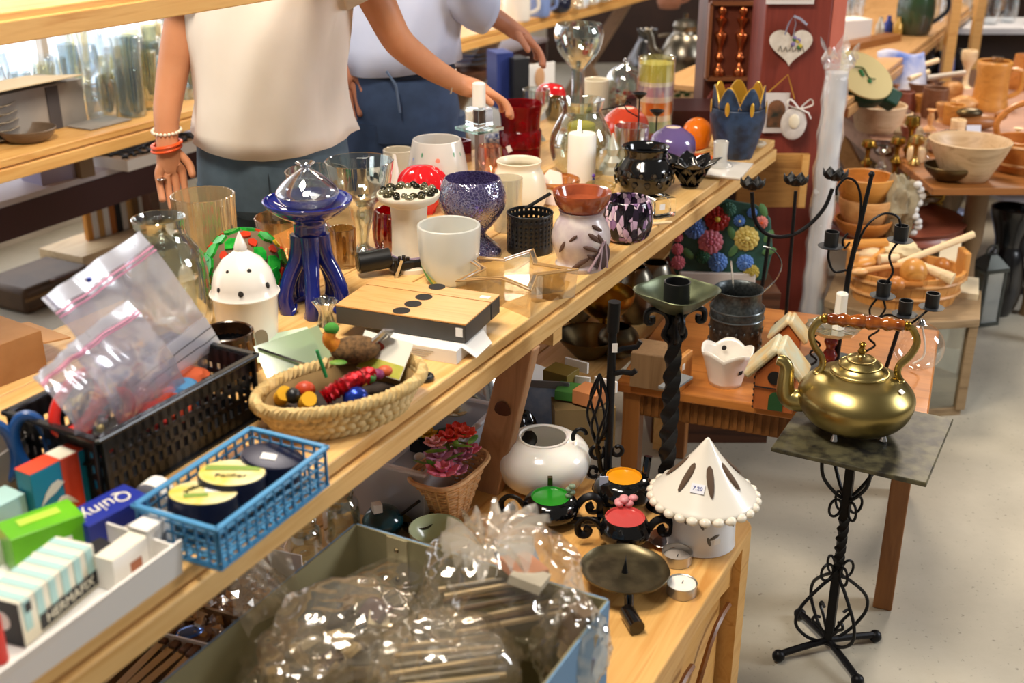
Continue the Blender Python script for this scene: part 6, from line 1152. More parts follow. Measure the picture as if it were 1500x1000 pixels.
def body(Y, cxp, label, skinm, arms, hgt=1.66, turn=0):
    """standing figure; arms = two lists of world points shoulder->elbow->wrist plus hand settings"""
    base = Vector((cxp, Y, 0)); t = thing('person', label, 'person', base); S = Sk(); k = hgt/1.66; ct_, st_ = math.cos(turn), math.sin(turn); B = lambda x, y, z: Vector((x*ct_-y*st_, x*st_+y*ct_, z*k))
    pel = S.n(B(0, 0, .93), (.10, .075)); ab = S.n(B(0, .01, 1.05), (.10, .07), pel); ch = S.n(B(0, .0, 1.22), (.11, .08), ab); nk0 = S.n(B(0, .01, 1.37), (.075, .06), ch); nk = S.n(B(0, -.005, 1.43), .052, nk0)
    h1 = S.n(B(0, -.02, 1.50), (.068, .075), nk); h2 = S.n(B(0, -.015, 1.575), (.076, .092), h1); S.n(B(0, -.005, 1.635), (.05, .062), h2)
    for sg in (-1, 1):
        hp = S.n(B(sg*.085, 0, .84), .065, pel); S.chain([B(sg*.10, -.01, .66), B(sg*.10, -.01, .47), B(sg*.105, .02, .28), B(sg*.105, .03, .09)], [.06, .048, .045, .036], hp); S.chain([B(sg*.11, -.05, .04), B(sg*.115, -.13, .03)], [.035, .028], len(S.v)-1)
    for (pts, rs, hd) in arms:
        pts = [Vector(p)-base for p in pts]; q = S.n((S.v[nk0]*.35+pts[0]*.65), .055, nk0); e = S.chain(pts, rs, q)
        d, lat, pn, curl, th = hd; S.hand(e, Vector(d), Vector(lat), pn, e, curl, th)
    skin_mesh('body', S.v, S.e, S.r, skinm, t)
    hd_ = B(0, -.02, 1.555); hm = plain('hair_brown', '#4a3020', .6, c2='#3a2518', scale=60)
    MB().ball(hd_+B(0, .022, .03/k), (.088, .098, .10), 20, 14).obj('hair', hm, t)
    for sg in (-1, 1): MB().ball(hd_+B(sg*.03, -.088, .0), (.012, .006, .007), 10, 8).obj('eye', plain('eye', '#2a2420', .2), t); MB().ball(hd_+B(sg*.078, .0, -.01), (.008, .016, .026), 8, 8).obj('ear', skinm, t)
    MB().ball(hd_+B(0, -.102, -.025), (.012, .014, .018), 10, 8).obj('nose', skinm, t); MB().ball(hd_+B(0, -.090, -.058), (.022, .006, .006), 10, 8).obj('mouth', plain('lips', '#a85a50', .5), t)
    return t, B
# person in the cream top
Y1 = 2.80; c1 = PY(396, 150, Y1).x
la = [PY(296, -75, Y1), PY(268, 30, Y1-.01), PY(252, 110, Y1-.02), PY(244, 165, Y1-.05), PY(244, 205, Y1-.07)]
ra = [PY(512, -75, Y1), PY(552, 0, Y1), PY(582, 62, Y1+.03), PY(628, 98, Y1+.12), PY(674, 124, Y1+.22)]
t, B = body(Y1, c1, 'person in a cream short sleeved top and jeans reaching over the table', skin_m, [
    (la, [.052, .047, .040, .035, .027], ((.03, -.1, -1), (1, .5, 0), 1, .22, 1)),
    (ra, [.052, .046, .040, .034, .026], ((1, .1, -.3), (0, -1, .25), 1, .5, 1))])
shirt_m = plain('cream_cloth', '#efe6da', .75, c2='#e9dfd2', scale=7, bmp=.15)
mp_ = mpp(PY(393, 200, Y1))
def sfold(t_, v): f = 1+.03*math.sin(t_*5+v*5)+.022*math.sin(t_*9-v*8)+.03*(1-v)*math.sin(t_*3+1.0)+.012*math.sin(t_*16+v*14); hem = (-.028*max(0, -math.sin(t_))+.015*abs(math.cos(t_)))*(1-v)**3; return (f, hem)
xr = lambda px, z=None: PY(px, 150, Y1).x-c1
rings = [(xr(394), 0, .953, .200, .135), (xr(394), 0, .985, .192, .13), (xr(395), 0, 1.04, .184, .125), (xr(397), .0, 1.12, .180, .122), (xr(400), 0, 1.2, .186, .122), (xr(404), 0, 1.28, .193, .12), (xr(404), 0, 1.34, .180, .11), (xr(404), .0, 1.395, .10, .08), (xr(404), 0, 1.415, .07, .065)]
loft(MB(), rings, 64, sfold).obj('top', shirt_m, t, solid=.003)
for arm, ln in ((la, .8), (ra, .9)):
    a0_, a1_ = Vector(arm[0])-Vector((c1, Y1, 0)), Vector(arm[1])-Vector((c1, Y1, 0)); MB().tube([a0_+(a0_-a1_)*.15, a0_, a0_.lerp(a1_, ln*.5), a0_.lerp(a1_, ln)], lambda u: .068+.006*u, 20, cap=False).obj('sleeve', shirt_m, t, solid=.002)
jean_m = plain('grey_blue_denim', '#4c5f6e', .8, c2='#566a7a', scale=22, bmp=.15)
jn = MB(); loft(jn, [(xr(394), 0, 1.01, .165, .11), (xr(394), 0, .95, .182, .122), (xr(394), 0, .86, .19, .132), (xr(394), 0, .80, .188, .13), (xr(394), 0, .77, .14, .10)], 48)
for sg in (-1, 1): jn.tube([(xr(394)+sg*.095, 0, .84), (xr(394)+sg*.10, 0, .66), (xr(394)+sg*.10, 0, .47), (xr(394)+sg*.105, .02, .28), (xr(394)+sg*.105, .03, .07)], lambda u: .098-.038*u, 24)
j_ = jn.obj('jeans', jean_m, t); seam = plain('denim_seam', '#2a363e', .8)
MB().tube([(xr(400), -.122, .91), (xr(402), -.1315, .86), (xr(402), -.129, .80)], .003, 6).obj('fly_seam', seam, j_)
def bracelet(c, r, th, mat, beads, nm):
    c = Vector(c)-Vector((c1, Y1, 0))
    if beads: mb = MB(); [mb.ball((c.x+r*math.cos(2*PI*k/22), c.y+r*math.sin(2*PI*k/22), c.z+.004*math.sin(2*PI*k/22)), th, 7, 5) for k in range(22)]
    else: mb = MB().tube([(c.x+r*math.cos(2*PI*k/30), c.y+r*math.sin(2*PI*k/30), c.z+.005*math.sin(2*PI*k/30+1)) for k in range(30)], th, 7, True)
    mb.obj(nm, mat, t)
bracelet(PY(244, 191, Y1-.06), .033, .0045, plain('ivory_beads', '#e6dcc8', .4), True, 'bead_bracelet')
bracelet(PY(244, 211, Y1-.072), .034, .0045, plain('orange_band', '#e0551c', .4), False, 'orange_bracelet'); bracelet(PY(244, 217, Y1-.072), .034, .004, plain('orange_band', '#e0551c', .4), False, 'orange_bracelet')
c_ = Vector(PY(664, 119, Y1+.2))-Vector((c1, Y1, 0)); MB().tube([(c_.x+.007*math.sin(q_), c_.y+.03*math.cos(q_), c_.z+.03*math.sin(q_)) for q_ in [2*PI*k/24 for k in range(24)]], .0022, 6, True).obj('thin_bracelet', plain('pale_band', '#d9cdb8', .4), t)
MB().ball(Vector(PY(237, 262, Y1-.10))-Vector((c1, Y1, 0)), (.011, .011, .004)).obj('ring', silver, t)
# person in the light blue shirt behind
Y2 = 3.42; c2_ = PY(588, 100, Y2).x
la2 = [PY(520, -60, Y2), PY(500, 10, Y2+.03), PY(492, 70, Y2+.06), PY(500, 96, Y2-.02), PY(500, 92, Y2-.06)]
ra2 = [PY(650, -75, Y2), PY(672, -30, Y2-.04), PY(690, 5, Y2-.05), PY(716, 20, Y2-.03), PY(742, 36, Y2)]
skin2 = plain('skin_second', '#c08468', .5, c2='#b87c60', scale=14, sub=.15)
t, B2 = body(Y2, c2_, 'person in a light blue shirt and dark jeans standing behind', skin2, [(la2, [.05, .045, .038, .033, .026], ((.12, -.2, -1), (1, .3, 0), 1, .3, 1)), (ra2, [.05, .045, .038, .032, .026], ((1, .1, -.7), (0, -1, .2), 1, .4, 1))], 1.70, .35)
blue_m = plain('light_blue_cloth', '#c9d1ea', .75, c2='#bec8e4', scale=6, bmp=.12)
def sf2(t_, v): return (1+.03*math.sin(t_*5+v*6)+.02*math.sin(t_*11-v*7), (-.03*max(0, -math.sin(t_+.6)))*(1-v)**2)
loft(MB(), [(0, 0, 1.035, .172, .135), (0, 0, 1.10, .168, .13), (.01, 0, 1.2, .175, .128), (.015, 0, 1.30, .185, .125), (.01, 0, 1.40, .16, .10), (0, 0, 1.455, .075, .07)], 56, sf2).obj('shirt', blue_m, t, solid=.003)
for arm, ks in ((la2, 3), (ra2, 4)):
    pts = [Vector(p)-Vector((c2_, Y2, 0)) for p in arm[:ks]]; MB().tube(smoothp([tuple(p) for p in [pts[0]+Vector((0, 0, .03))]+pts], 3), lambda u: .072-.012*u, 20, cap=False).obj('sleeve', blue_m, t, solid=.002)
dj = plain('dark_denim', '#2e4160', .8, c2='#384d70', scale=20, bmp=.15); jn = MB(); loft(jn, [(0, 0, 1.06, .15, .118), (0, 0, .98, .155, .125), (0, 0, .90, .168, .138), (0, 0, .82, .165, .135), (0, 0, .78, .12, .10)], 48)
for sg in (-1, 1): jn.tube([(sg*.094*x_, sg*.034*x_, z_) for x_, z_ in ((.9, .87), (1, .68), (1, .48), (1.05, .28), (1.05, .07))], lambda u: .098-.03*u, 24)
j_ = jn.obj('jeans', dj, t)
pl = lambda px, py, d: Vector(PY(px, py, Y2-d))-Vector((c2_, Y2, 0))
MB().tube([pl(566, 104, .152), pl(580, 125, .158), pl(586, 165, .155)], .004, 6).obj('fly_seam', plain('light_stitch', '#5a6c88', .8), j_)
loft(MB(), [(0, 0, 1.035, .152, .122), (0, 0, 1.0, .157, .127)], 40).obj('waistband', plain('dark_denim_seam', '#1c283c', .8), j_, solid=.004)

# ================================================================== LEFT BACKGROUND: WINDOW TABLE
ZT = .8
gk = [glass('tumbler_glass', '#fafdff', .08, blend=.3), glass('smoky_tumbler', '#e6ecee', .1, blend=.35), glass('pale_gold_glass', '#fcf8e8', .1, blend=.35)]
def drink(kind):
    pr = [[(0, 0), (.030, 0), (.034, .02), (.038, .13)], [(0, 0), (.026, 0), (.024, .012), (.030, .03), (.036, .16)], [(0, 0), (.032, .001), (.006, .01), (.005, .055), (.03, .075), (.038, .11), (.032, .15)], [(0, 0), (.034, 0), (.040, .02), (.040, .07), (.038, .09)]][kind]
    return MB().lathe(vessel(smoothp(pr, 3) if kind == 2 else pr, .002), 20, fn=(lambda a, z: 1+.03*math.sin(a*10)) if kind == 3 else None)
protos = {}
lbl = ['straight clear tumbler among the glasses on the window table', 'tall footed clear glass among those on the window table', 'stemmed wine glass among those on the window table', 'squat ribbed glass among those on the window table']
cnt = 0
for iw, w_ in enumerate((1.98, 2.07, 2.16, 2.25, 2.34, 2.43)):
    for k in range(22):
        s_ = .55+.098*k+.03*(iw % 2)+rnd(-.012, .012); p = T(s_, w_+rnd(-.01, .01), ZT)
        dpt = p.y*cp+(CAMZ-p.z)*sp; px_ = 750+F*p.x/dpt
        if not (-30 < px_ < 300): continue
        if px_ < 142 and w_ < 2.24: continue
        kd = (k*5+iw*3) % 4; key = (kd, (k+iw) % 3 if kd != 2 else 0)
        if key not in protos: o = drink(kd).obj('drinking_glass', gk[key[1]]); protos[key] = o
        else: o = protos[key].copy(); COL.objects.link(o)
        o.location = p; q_ = rnd(.9, 1.2); o.scale = (q_, q_, q_*rnd(1.0, 1.45)); tag(o, lbl[kd], 'glass', 'drinking glasses on the window table'); cnt += 1
lat('tall_glass_vase', 'tall clear vase standing out before the other drinking glasses', 'vase', 150, ZT, [(20, 168), (21, 160), (18, 130), (20, 95), (25, 48)], gk[0], 2, k=3)
lat('grey_glass_vase', 'tall smoky grey glass vase beside the hanging arm', 'vase', 196, ZT, [(18, 170), (19, 160), (19, 110), (22, 58)], glass('smoke_grey_glass', '#eaf0f1', .08, .05, .06, '#c8d0d2'), 2, k=3)
t, L_ = boxpx('folding_box', 'grey cardboard box with buff lid flap on the window table', 'box', (-10, 212), (128, 178), ZT, .19, .135, card_grey, 0)
MB().box((L_*.42, .06, .152), (L_*.95, .26, .003), Matrix.Rotation(-.1, 4, 'X')).obj('lid_flap', plain('buff_board', '#cdb78f', .7), t, False); MB().box((L_*.66, -.002, .066), (.045, .004, .13)).obj('dark_slot', plain('slot_dark', '#4a4648', .8), t, False); MB().box((L_*.98, -.06, .004), (.17, .11, .003)).obj('front_flap', card_grey, t, False)
lat('brown_dish', 'brown rimmed stoneware dish before the grey cardboard box', 'dish', 42, ZT, [(22, 206), (30, 203), (38, 194), (41, 188)], plain('brown_stoneware', '#5a4a3c', .4, c2='#6d5a48', scale=20), 2)
for k in range(5):
    o = MB().lathe(vessel([(0, 0), (.05, .002), (.085, .014)], .003), 8).obj('octagonal_plate', plain('plate_buff', '#a89a86', .3), loc=P(-12, 206, ZT)+Vector((0, 0, .024*k)), rot=.4); tag(o, ['lowest', 'second lowest', 'middle', 'second highest', 'topmost'][k]+' octagonal plate in the stack at the left edge', 'plate', 'octagonal plates on the window table')
# bench things
ZB = .55
t = thing('lace_tray', 'white tray covered with black lace pattern on the low bench', 'tray', P(205, 226, ZB), RZ)
MB().box((0, 0, .02), (.42, .3, .04)).obj('tray_body', paper_w, t, False)
for k in range(11): MB().tube([(-.19+.038*k+.03*math.sin(j), -.13+.26*j/8, .043) for j in range(9)], .006, 5).obj('lace_strip', ink, t)
for k in range(5): MB().tube([(-.2+.4*j/8, -.12+.06*k+.02*math.sin(j*2), .044) for j in range(9)], .005, 5).obj('lace_strip', ink, t)
t, L_ = boxpx('lilac_box', 'pale lilac box under the window table', 'box', (62, 272), (120, 258), ZB, .12, .12, plain('lilac_card', '#9d98b4', .7), 0)
t, L_ = boxpx('brown_file', 'brown cardboard file standing beside the lilac box', 'box', (120, 262), (140, 257), ZB, .12, .13, plain('brown_file', '#7a6650', .8), 0)
for k in range(12):
    cols = ['#c98a3c', '#d8d4cf', '#b58a50', '#e0ddd8', '#a8652e', '#1d1d20', '#cfcac2', '#c69a5a', '#7a5a34', '#d9d6d2', '#2d5a44', '#b9b2a8']
    nms = ['ochre', 'light grey', 'tan', 'white', 'rust brown', 'black', 'off-white', 'mustard', 'dark tan', 'thick white', 'green', 'stone grey']
    h_ = .20+.04*((k*7) % 3)/3; p = P(128+8.6*k, 352-2.4*k, .12); t = thing('upright_book', nms[k]+' spined book standing under the low bench', 'book', p, RZ-PI/2, 'books under the bench')
    MB().box((0, .07, h_/2), (.021, .14, h_)).obj('cover', plain('spine_%d' % k, cols[k], .6), t, False); MB().box((0, .075, h_/2+.004), (.015, .128, h_-.002)).obj('pages', paper_w, t, False)
t = thing('book_crate', 'low pale crate under the bench carrying the row of books', 'crate', P(175, 345, .0)*0+Vector((*P(175, 340, .12).xy, 0)), RZ); MB().box((0, .02, .058), (.6, .24, .116)).obj('crate_body', birch, t, False)
t = thing('brown_suitcase', 'dark brown suitcase lying on the floor under the bench', 'suitcase', P(85, 440, 0), RZ); MB().box((0, .1, .05), (.34, .26, .10)).obj('case', plain('suitcase_brown', '#4a3522', .5, c2='#5a422b', scale=9), t, bevel=.02); MB().box((0, -.032, .06), (.34, .004, .012)).obj('trim', plain('case_trim', '#7a5a34', .5), t, False); MB().tube(smoothp([(-.06, -.055, .11), (-.05, -.085, .12), (.05, -.085, .12), (.06, -.055, .11)], 4), .007, 8).obj('handle', oakdk, t)
# ------------------------------------------------------------------ middle background: on and under the window table further along
def cup(name, label, x, z, prof, mat, hd=1, k=2, th=2):
    t, m, c = lat(name, label, 'mug', x, z, prof, mat, th, k=k, as_thing=True); r_ = max(q[0] for q in prof); h_ = prof[0][1]-prof[-1][1]
    MB().tube(smoothp([(hd*r_*.95*m, 0, .82*h_*m/c), (hd*r_*1.5*m, 0, .78*h_*m/c), (hd*r_*1.55*m, 0, .4*h_*m/c), (hd*r_*.95*m, 0, .25*h_*m/c)], 5), .14*r_*m, 8).obj('handle', mat, t); return t
cup('blue_mug', 'blue stoneware mug at the back beyond the blue shirt', 790, ZT, [(14, 24), (16, 18), (16, -14)], plain('blue_stoneware', '#7f96cc', .3), 1)
t = cup('lettered_mug', 'white mug with bold black marks at the back table', 757, ZT, [(18, 30), (20, 24), (20, -12)], white_cer, 1)
for a_ in (-2.0, -1.4, -1.0): MB().tube([(.055*math.cos(a_+.15*math.cos(q_)), .055*math.sin(a_+.15*math.cos(q_)), .05+.022*math.sin(q_)) for q_ in [2*PI*k/12 for k in range(9)]], .006, 5).obj('black_mark', ink, t)
lat('dark_round_pot', 'small dark blue round pot at the back right of the mugs', 'pot', 820, ZT, [(10, 18), (16, 12), (17, 0), (10, -8)], plain('dark_blue_glaze', '#1c2238', .2, coat=.4), 2)
for k, (x_, y_) in enumerate(((845, 12), (862, 6), (880, 2))): lat('clear_bowl', ['left', 'middle', 'right'][k]+' one of three clear bowls on the back table', 'bowl', x_, ZT, [(10, y_), (16, y_-4), (20, y_-16)], gk[0], 1.5, group='clear bowls on the back table')
for k in range(3):
    o = MB().lathe(vessel([(0, 0), (.06, .003), (.11, .018)], .003), 28).obj('blue_plate', plain('blue_plate', '#8fb0dc', .25), loc=P(690, 108, ZB)+Vector((0, 0, .05+.022*k))); tag(o, ['bottom', 'middle', 'top'][k]+' blue plate stacked on the bench behind the two people', 'plate', 'blue plates on the bench')
lat('dark_wood_bowl', 'dark wooden bowl beneath the stack of blue plates', 'bowl', 690, ZB, [(22, 118), (28, 112), (30, 102)], oakdk, 2)
t, L_ = boxpx('navy_box', 'upright navy blue box under the back table', 'box', (728, 160), (752, 158), ZB, .12, .24, plain('navy_box', '#26367a', .5), 0)
t, L_ = boxpx('black_case', 'tall black case next to the navy box', 'box', (753, 162), (775, 160), ZB, .1, .22, blk, 0)
t, L_ = boxpx('white_flat_box', 'flat white box lying in front of navy box', 'box', (708, 142), (765, 134), ZB, .10, .02, paper_w, 0)
t, L_ = boxpx('photo_card', 'white card with tan picture leaning under the back table', 'card', (775, 152), (812, 146), ZB, .01, .17, paper_w, 0); MB().ball((L_*.4, -.002, .11), (.03, .003, .045), 12, 8).obj('picture', plain('tan_print', '#c89a70', .6), t)
lat('thin_white_candle', 'slim white candle standing beside the photo card', 'candle', 770, ZB, [(5, 128), (5, 126), (5, 86)], wax, k=0)
lat('silver_dish', 'small round silver dish below the balloon glass', 'dish', 778, ZB, [(8, 108), (14, 104), (15, 96)], silver, 2)
t, m, c = lat('pewter_teapot', 'old pewter teapot with bail handle behind the layered candle', 'teapot', 1000, ZB+.13, [(22, 106), (30, 100), (35, 82), (26, 60), (17, 50), (18, 40)], pewter, k=3, as_thing=True)
MB().tube(smoothp([(-30*m, 0, 22*m), (-44*m, 0, 34*m), (-50*m, 0, 56*m), (-58*m, 0, 62*m)], 5), lambda u: (8-5*u)*m, 10).obj('spout', pewter, t); MB().lathe([(18*m, 66*m/c), (15*m, 72*m/c), (3*m, 76*m/c), (4*m, 82*m/c), (0, 84*m/c)], 20).obj('lid', pewter, t); MB().tube(smoothp([(28*m, 0, 62*m), (44*m, 0, 56*m), (46*m, 0, 36*m), (33*m, 0, 22*m)], 5), .009, 8).obj('handle', pewter, t)
t, m, c = lat('pewter_jug', 'shiny pewter jug with round belly left of the teapot', 'jug', 945, ZB+.05, [(16, 120), (25, 112), (28, 92), (18, 70), (12, 58), (15, 46)], plain('dark_pewter', '#5c5c5e', .2, 1), 2, k=3, as_thing=True)
MB().tube(smoothp([(16*m, 0, 66*m), (36*m, 0, 66*m), (38*m, 0, 40*m), (27*m, 0, 26*m)], 5), .008, 8).obj('handle', pewter, t)
t, L_ = boxpx('printed_tin', 'buff tin with red line and green leaf print under the teapot', 'tin', (960, 152), (1030, 146), ZB, .16, .12, plain('buff_print', '#c9ac86', .5), .003); MB().box((L_/2, -.001, .09), (L_, .002, .012)).obj('red_line', plain('red_line', '#a8342a', .5), t, False)
for k in range(5): MB().ball((L_*(.45+.1*k), -.002, .03+.016*(k % 2)), (.018, .002, .01), 8, 5).obj('leaf_print', plain('dark_leaf', '#26401c', .5), t)
t = thing('dark_casket', 'low dark red wooden casket at the far table end', 'box', PY(1000, 205, 3.75)*1.0, 0); t.location.z = 0; MB().box((0, 0, .42), (.36, .2, .84)).obj('casket_body', plain('dark_red_wood', '#3b1210', .4), t, False)
t = cup('brown_flask', 'brown glazed figure jug on the back table near the dark post', 980, ZT, [(14, 12), (18, 2), (14, -20)], plain('brown_figure', '#8a5a44', .4), 1)
# ================================================================== ON THE PILLAR
YP = 3.585
fx = thing('copper_relief', 'shallow copper toned frame holding two turned candlestick reliefs', 'wall ornament', PY(1066, 114, 3.93)); m = mpp(fx.location); copper = plain('copper', '#b5673c', .25, .9); ww, hh_ = 64*m, 103*m/.97
MB().box((0, .005, hh_/2), (ww, .006, hh_)).obj('back_panel', plain('panel_brown', '#5b2a18', .45), fx, False)
for (c_, s_) in (((0, -.008, 0), (ww, .03, .012)), ((0, -.008, hh_), (ww, .03, .012)), ((-ww/2, -.008, hh_/2), (.012, .03, hh_)), ((ww/2, -.008, hh_/2), (.012, .03, hh_))): MB().box(c_, s_).obj('frame_bar', plain('frame_brown', '#7a4a2c', .4), fx, False)
for sg in (-1, 1): MB().lathe(smoothp([(0, .02*hh_), (8*m, .03*hh_), (8*m, .12*hh_), (3*m, .2*hh_), (7*m, .28*hh_), (4*m, .34*hh_), (4*m, .42*hh_), (8*m, .52*hh_), (9*m, .6*hh_), (3*m, .66*hh_), (6*m, .74*hh_), (9*m, .8*hh_), (4*m, .83*hh_), (7*m, .9*hh_), (4*m, .97*hh_), (0, .98*hh_)], 3), 20, c=(sg*15*m, -.004, 0)).obj('candlestick_relief', copper, fx)
t = thing('half_round_plaque', 'plain dark red half round plaque on the post', 'plaque', PY(1065, 168, 3.93)); m = mpp(t.location); MB().prism([(-36*m, 0), (36*m, 0)]+[(36*m*math.cos(a*PI/12), 46*m*math.sin(a*PI/12)) for a in range(1, 12)]+[(-36*m, 0)][:0], -.012, .012, Matrix.Rotation(PI/2, 4, 'X')).obj('board', plain('rust_board', '#6e2a1a', .5), t, False)
h = thing('heart_ornament', 'white wooden heart with tiny flowers hanging on the pillar', 'ornament', PY(1155, 97, YP)); m = mpp(h.location)
hp_ = [(16*math.sin(a)**3, 13*math.cos(a)-5*math.cos(2*a)-2*math.cos(3*a)-math.cos(4*a)) for a in [2*PI*k/40 for k in range(40)]]
MB().prism([(x*1.95*m, (y+17)*1.78*m) for x, y in hp_], -.005, .005, Matrix.Rotation(PI/2, 4, 'X')).obj('heart_board', plain('heart_white', '#d8cfc2', .6, c2='#c6bcae', scale=40), h, False, bevel=.002)
for k in range(7): MB().ball((rnd(2, 20)*m, -.007, rnd(26, 42)*m), (.007, .003, .007), 7, 5).obj('tiny_flower', plain('tiny_flower_%d' % (k % 3), ['#7a6a98', '#c9b23c', '#3f6a3c'][k % 3], .6), h)
for k in range(5): MB().tube([((-18+8*k)*m, -.006, 22*m), ((-15+8*k)*m, -.006, (30-2*(k % 2))*m), ((-12+8*k)*m, -.006, 21*m)], .0018, 5).obj('script_stroke', plain('script_grey', '#6a6258', .7), h)
MB().tube([(-10*m, -.006, 46*m), (-6*m, -.008, 62*m), (0, -.008, 72*m), (4*m, -.008, 62*m), (2*m, -.006, 44*m)], .004, 6, flat=.4).obj('ribbon', plain('grey_ribbon', '#8a8a98', .5), h); MB().tube([(0, -.01, 72*m), (10*m, -.012, 68*m), (20*m, -.01, 60*m)], .005, 6, flat=.4).obj('ribbon', plain('grey_ribbon', '#8a8a98', .5), h)
t = thing('arch_picture', 'small white card with dark arch hanging by yellow ribbon', 'picture', PY(1134, 194, YP)); m = mpp(t.location)
MB().box((0, 0, 29*m), (35*m, .006, 58*m)).obj('card', plain('card_cool', '#d2cbc8', .6), t, False); MB().prism([(-13*m, 8*m), (13*m, 8*m), (13*m, 34*m)]+[(13*m*math.cos(a*PI/8), (34+14*math.sin(a*PI/8))*m) for a in range(1, 8)]+[(-13*m, 34*m)], .003, .005, Matrix.Rotation(PI/2, 4, 'X')).obj('arch_print', plain('arch_dark', '#1f2a24', .6, c2='#8a5a3a', scale=25), t, False)
MB().tube([(-14*m, 0, 58*m), (12*m, -.004, 84*m), (24*m, -.008, 50*m)], .003, 6, flat=.5).obj('ribbon', plain('yellow_ribbon', '#d0a03a', .5), t)
t = thing('oval_medallion', 'oval pearly medallion with a bow on the pillar', 'ornament', PY(1160, 205, YP-.02)); m = mpp(t.location)
MB().ball((0, 0, 24*m), (19*m, .007, 24*m), 28, 12).obj('oval', plain('pearl', '#d9d2cb', .35, c2='#c6c0bb', scale=40), t); MB().ball((0, -.008, 28*m), (8*m, .006, 11*m), 14, 8).obj('cameo', cream_cer, t)
for sg in (-1, 1): MB().tube(smoothp([(6*m, -.006, 46*m), (6*m+sg*14*m, -.008, 60*m), (6*m+sg*18*m, -.008, 52*m), (6*m, -.006, 46*m)], 4), .0035, 6, flat=.5).obj('bow_loop', plain('white_ribbon', '#e2ddd6', .5), t)
MB().tube([(8*m, -.006, 46*m), (20*m, -.006, 40*m), (24*m, -.006, 32*m)], .003, 6, flat=.5).obj('bow_tail', plain('white_ribbon', '#e2ddd6', .5), t)
t = thing('top_card', 'white bordered card pinned high on the pillar', 'picture', PY(1157, 6, YP)); m = mpp(t.location); MB().box((0, 0, 30*m), (70*m, .005, 60*m)).obj('card', plain('card_cool', '#d2cbc8', .6), t, False); MB().box((0, -.003, 32*m), (60*m, .003, 50*m)).obj('print', plain('print_dark', '#3c3a3a', .6), t, False)
t = thing('pine_crate_end', 'yellow pine panel with strong grain below the table end', 'panel', PY(1128, 300, 3.5)); m = mpp(t.location); MB().box((0, 0, 37*m), (100*m, .02, 78*m)).obj('board', wood('strong_pine', '#b07a3c', '#c8934f', '#8f5c28', .5, 1.4), t, False); MB().box((44*m, -.012, 37*m), (10*m, .012, 78*m)).obj('batten', pine2, t, False)
rl = thing('wrapped_roll', 'tall white roll wrapped in clear plastic beside the pillar', 'roll', (PY(1216, 200, 3.42).x, 3.42, 0)); zt2 = PY(1216, 75, 3.42).z; m = mpp(PY(1216, 200, 3.42))
MB().lathe([(0, 0), (16*m, 0), (16*m, zt2-.06), (0, zt2-.06)], 24, fn=lambda a, z: 1).obj('roll', plain('roll_white', '#e4e4e8', .5), rl); mb = MB(); mb.lathe([((18+2*math.sin(k*1.9))*m, (zt2-.04)*k/30) for k in range(31)], 20, fn=lambda a, z: 1+.07*noise.noise(Vector((math.cos(a)*2, math.sin(a)*2, z*9)))); mb.obj('plastic_wrap', glass('wrap_film', '#ffffff', .1, .15, .25, '#eeeeef', .35), rl)
for k in range(7):
    a = 2*PI*k/7+.3; MB().grid(lambda u, v: ((18+9*v*math.sin(k*2.1+1))*m*math.cos(a+(u-.5)*1.1)+.01*math.sin(v*7+k), (18+6*v)*m*math.sin(a+(u-.5)*1.1), zt2-.05+v*(.045+.05*abs(math.sin(k*1.7)))*(1-.7*abs(u-.5))), 8, 6).obj('wrap_end', glass('wrap_film', '#ffffff'), rl)
# ================================================================== RIGHT BACKGROUND
# hexagonal low display table with tub
ZH = .32; hc = P(1310, 432, ZH)+Vector((.03, 0, 0)); t = thing('display_table', 'low glazed wooden display table under the wooden tub', 'table', (hc.x, hc.y, 0)); Rh = .26
hexp = [(Rh*math.cos(PI/3*k+.15), Rh*math.sin(PI/3*k+.15)) for k in range(6)]
MB().prism(hexp, ZH-.025, ZH).obj('top', greywood, t, False, bevel=.003); MB().prism([(x*.95, y*.95) for x, y in hexp], 0, .025).obj('bottom', greywood, t, False)
for k in range(6):
    x, y = hexp[k]; MB().box((x*.92, y*.92, .16), (.026, .026, .28)).obj('post', greywood, t, False)
    x2, y2 = hexp[(k+1) % 6]; a = math.atan2(y2-y, x2-x); MB().box((0, 0, 0), (Rh*.86, .003, .27), M4(((x+x2)*.46, (y+y2)*.46, .16), (0, 0, a))).obj('glass_pane', glass('pane_glass', '#eef4f4', .12), t, False)
tb = thing('wooden_tub', 'oval wooden tub with iron feet full of wooden kitchen things', 'tub', (hc.x-.01, hc.y-.02, ZH)); m = mpp(hc); tw_ = wood('tub_wood', '#c98a44', '#d99c55', '#b97a38', .4, 1.2, 2)
tx, ty, th_ = 84*m, 62*m, .10; ns = 26
for k in range(ns):
    a0_, a1_ = 2*PI*k/ns, 2*PI*(k+.96)/ns; f0_, f1_ = .86, 1.0
    vs_ = []
    for (z_, f_) in ((0, f0_), (th_, f1_)):
        for (a_, i_) in ((a0_, 1), (a1_, 1), (a1_, .93), (a0_, .93)): vs_.append((tx*f_*i_*math.cos(a_), ty*f_*i_*math.sin(a_), z_))
    MB().add(vs_, [(3, 2, 1, 0), (4, 5, 6, 7), (0, 1, 5, 4), (1, 2, 6, 5), (2, 3, 7, 6), (3, 0, 4, 7)]).obj('stave', tw_, tb, False)
MB().lathe([(0, .006), (.84, .006), (.84, .014), (0, .014)], 32, sx=tx, sy=ty).obj('tub_floor', tw_, tb)
for z_, f_ in ((.035, .91), (.078, .975)): MB().tube([(tx*f_*1.01*math.cos(2*PI*k/48), ty*f_*1.01*math.sin(2*PI*k/48), z_) for k in range(48)], .006, 6, True).obj('hoop', palewood, tb)
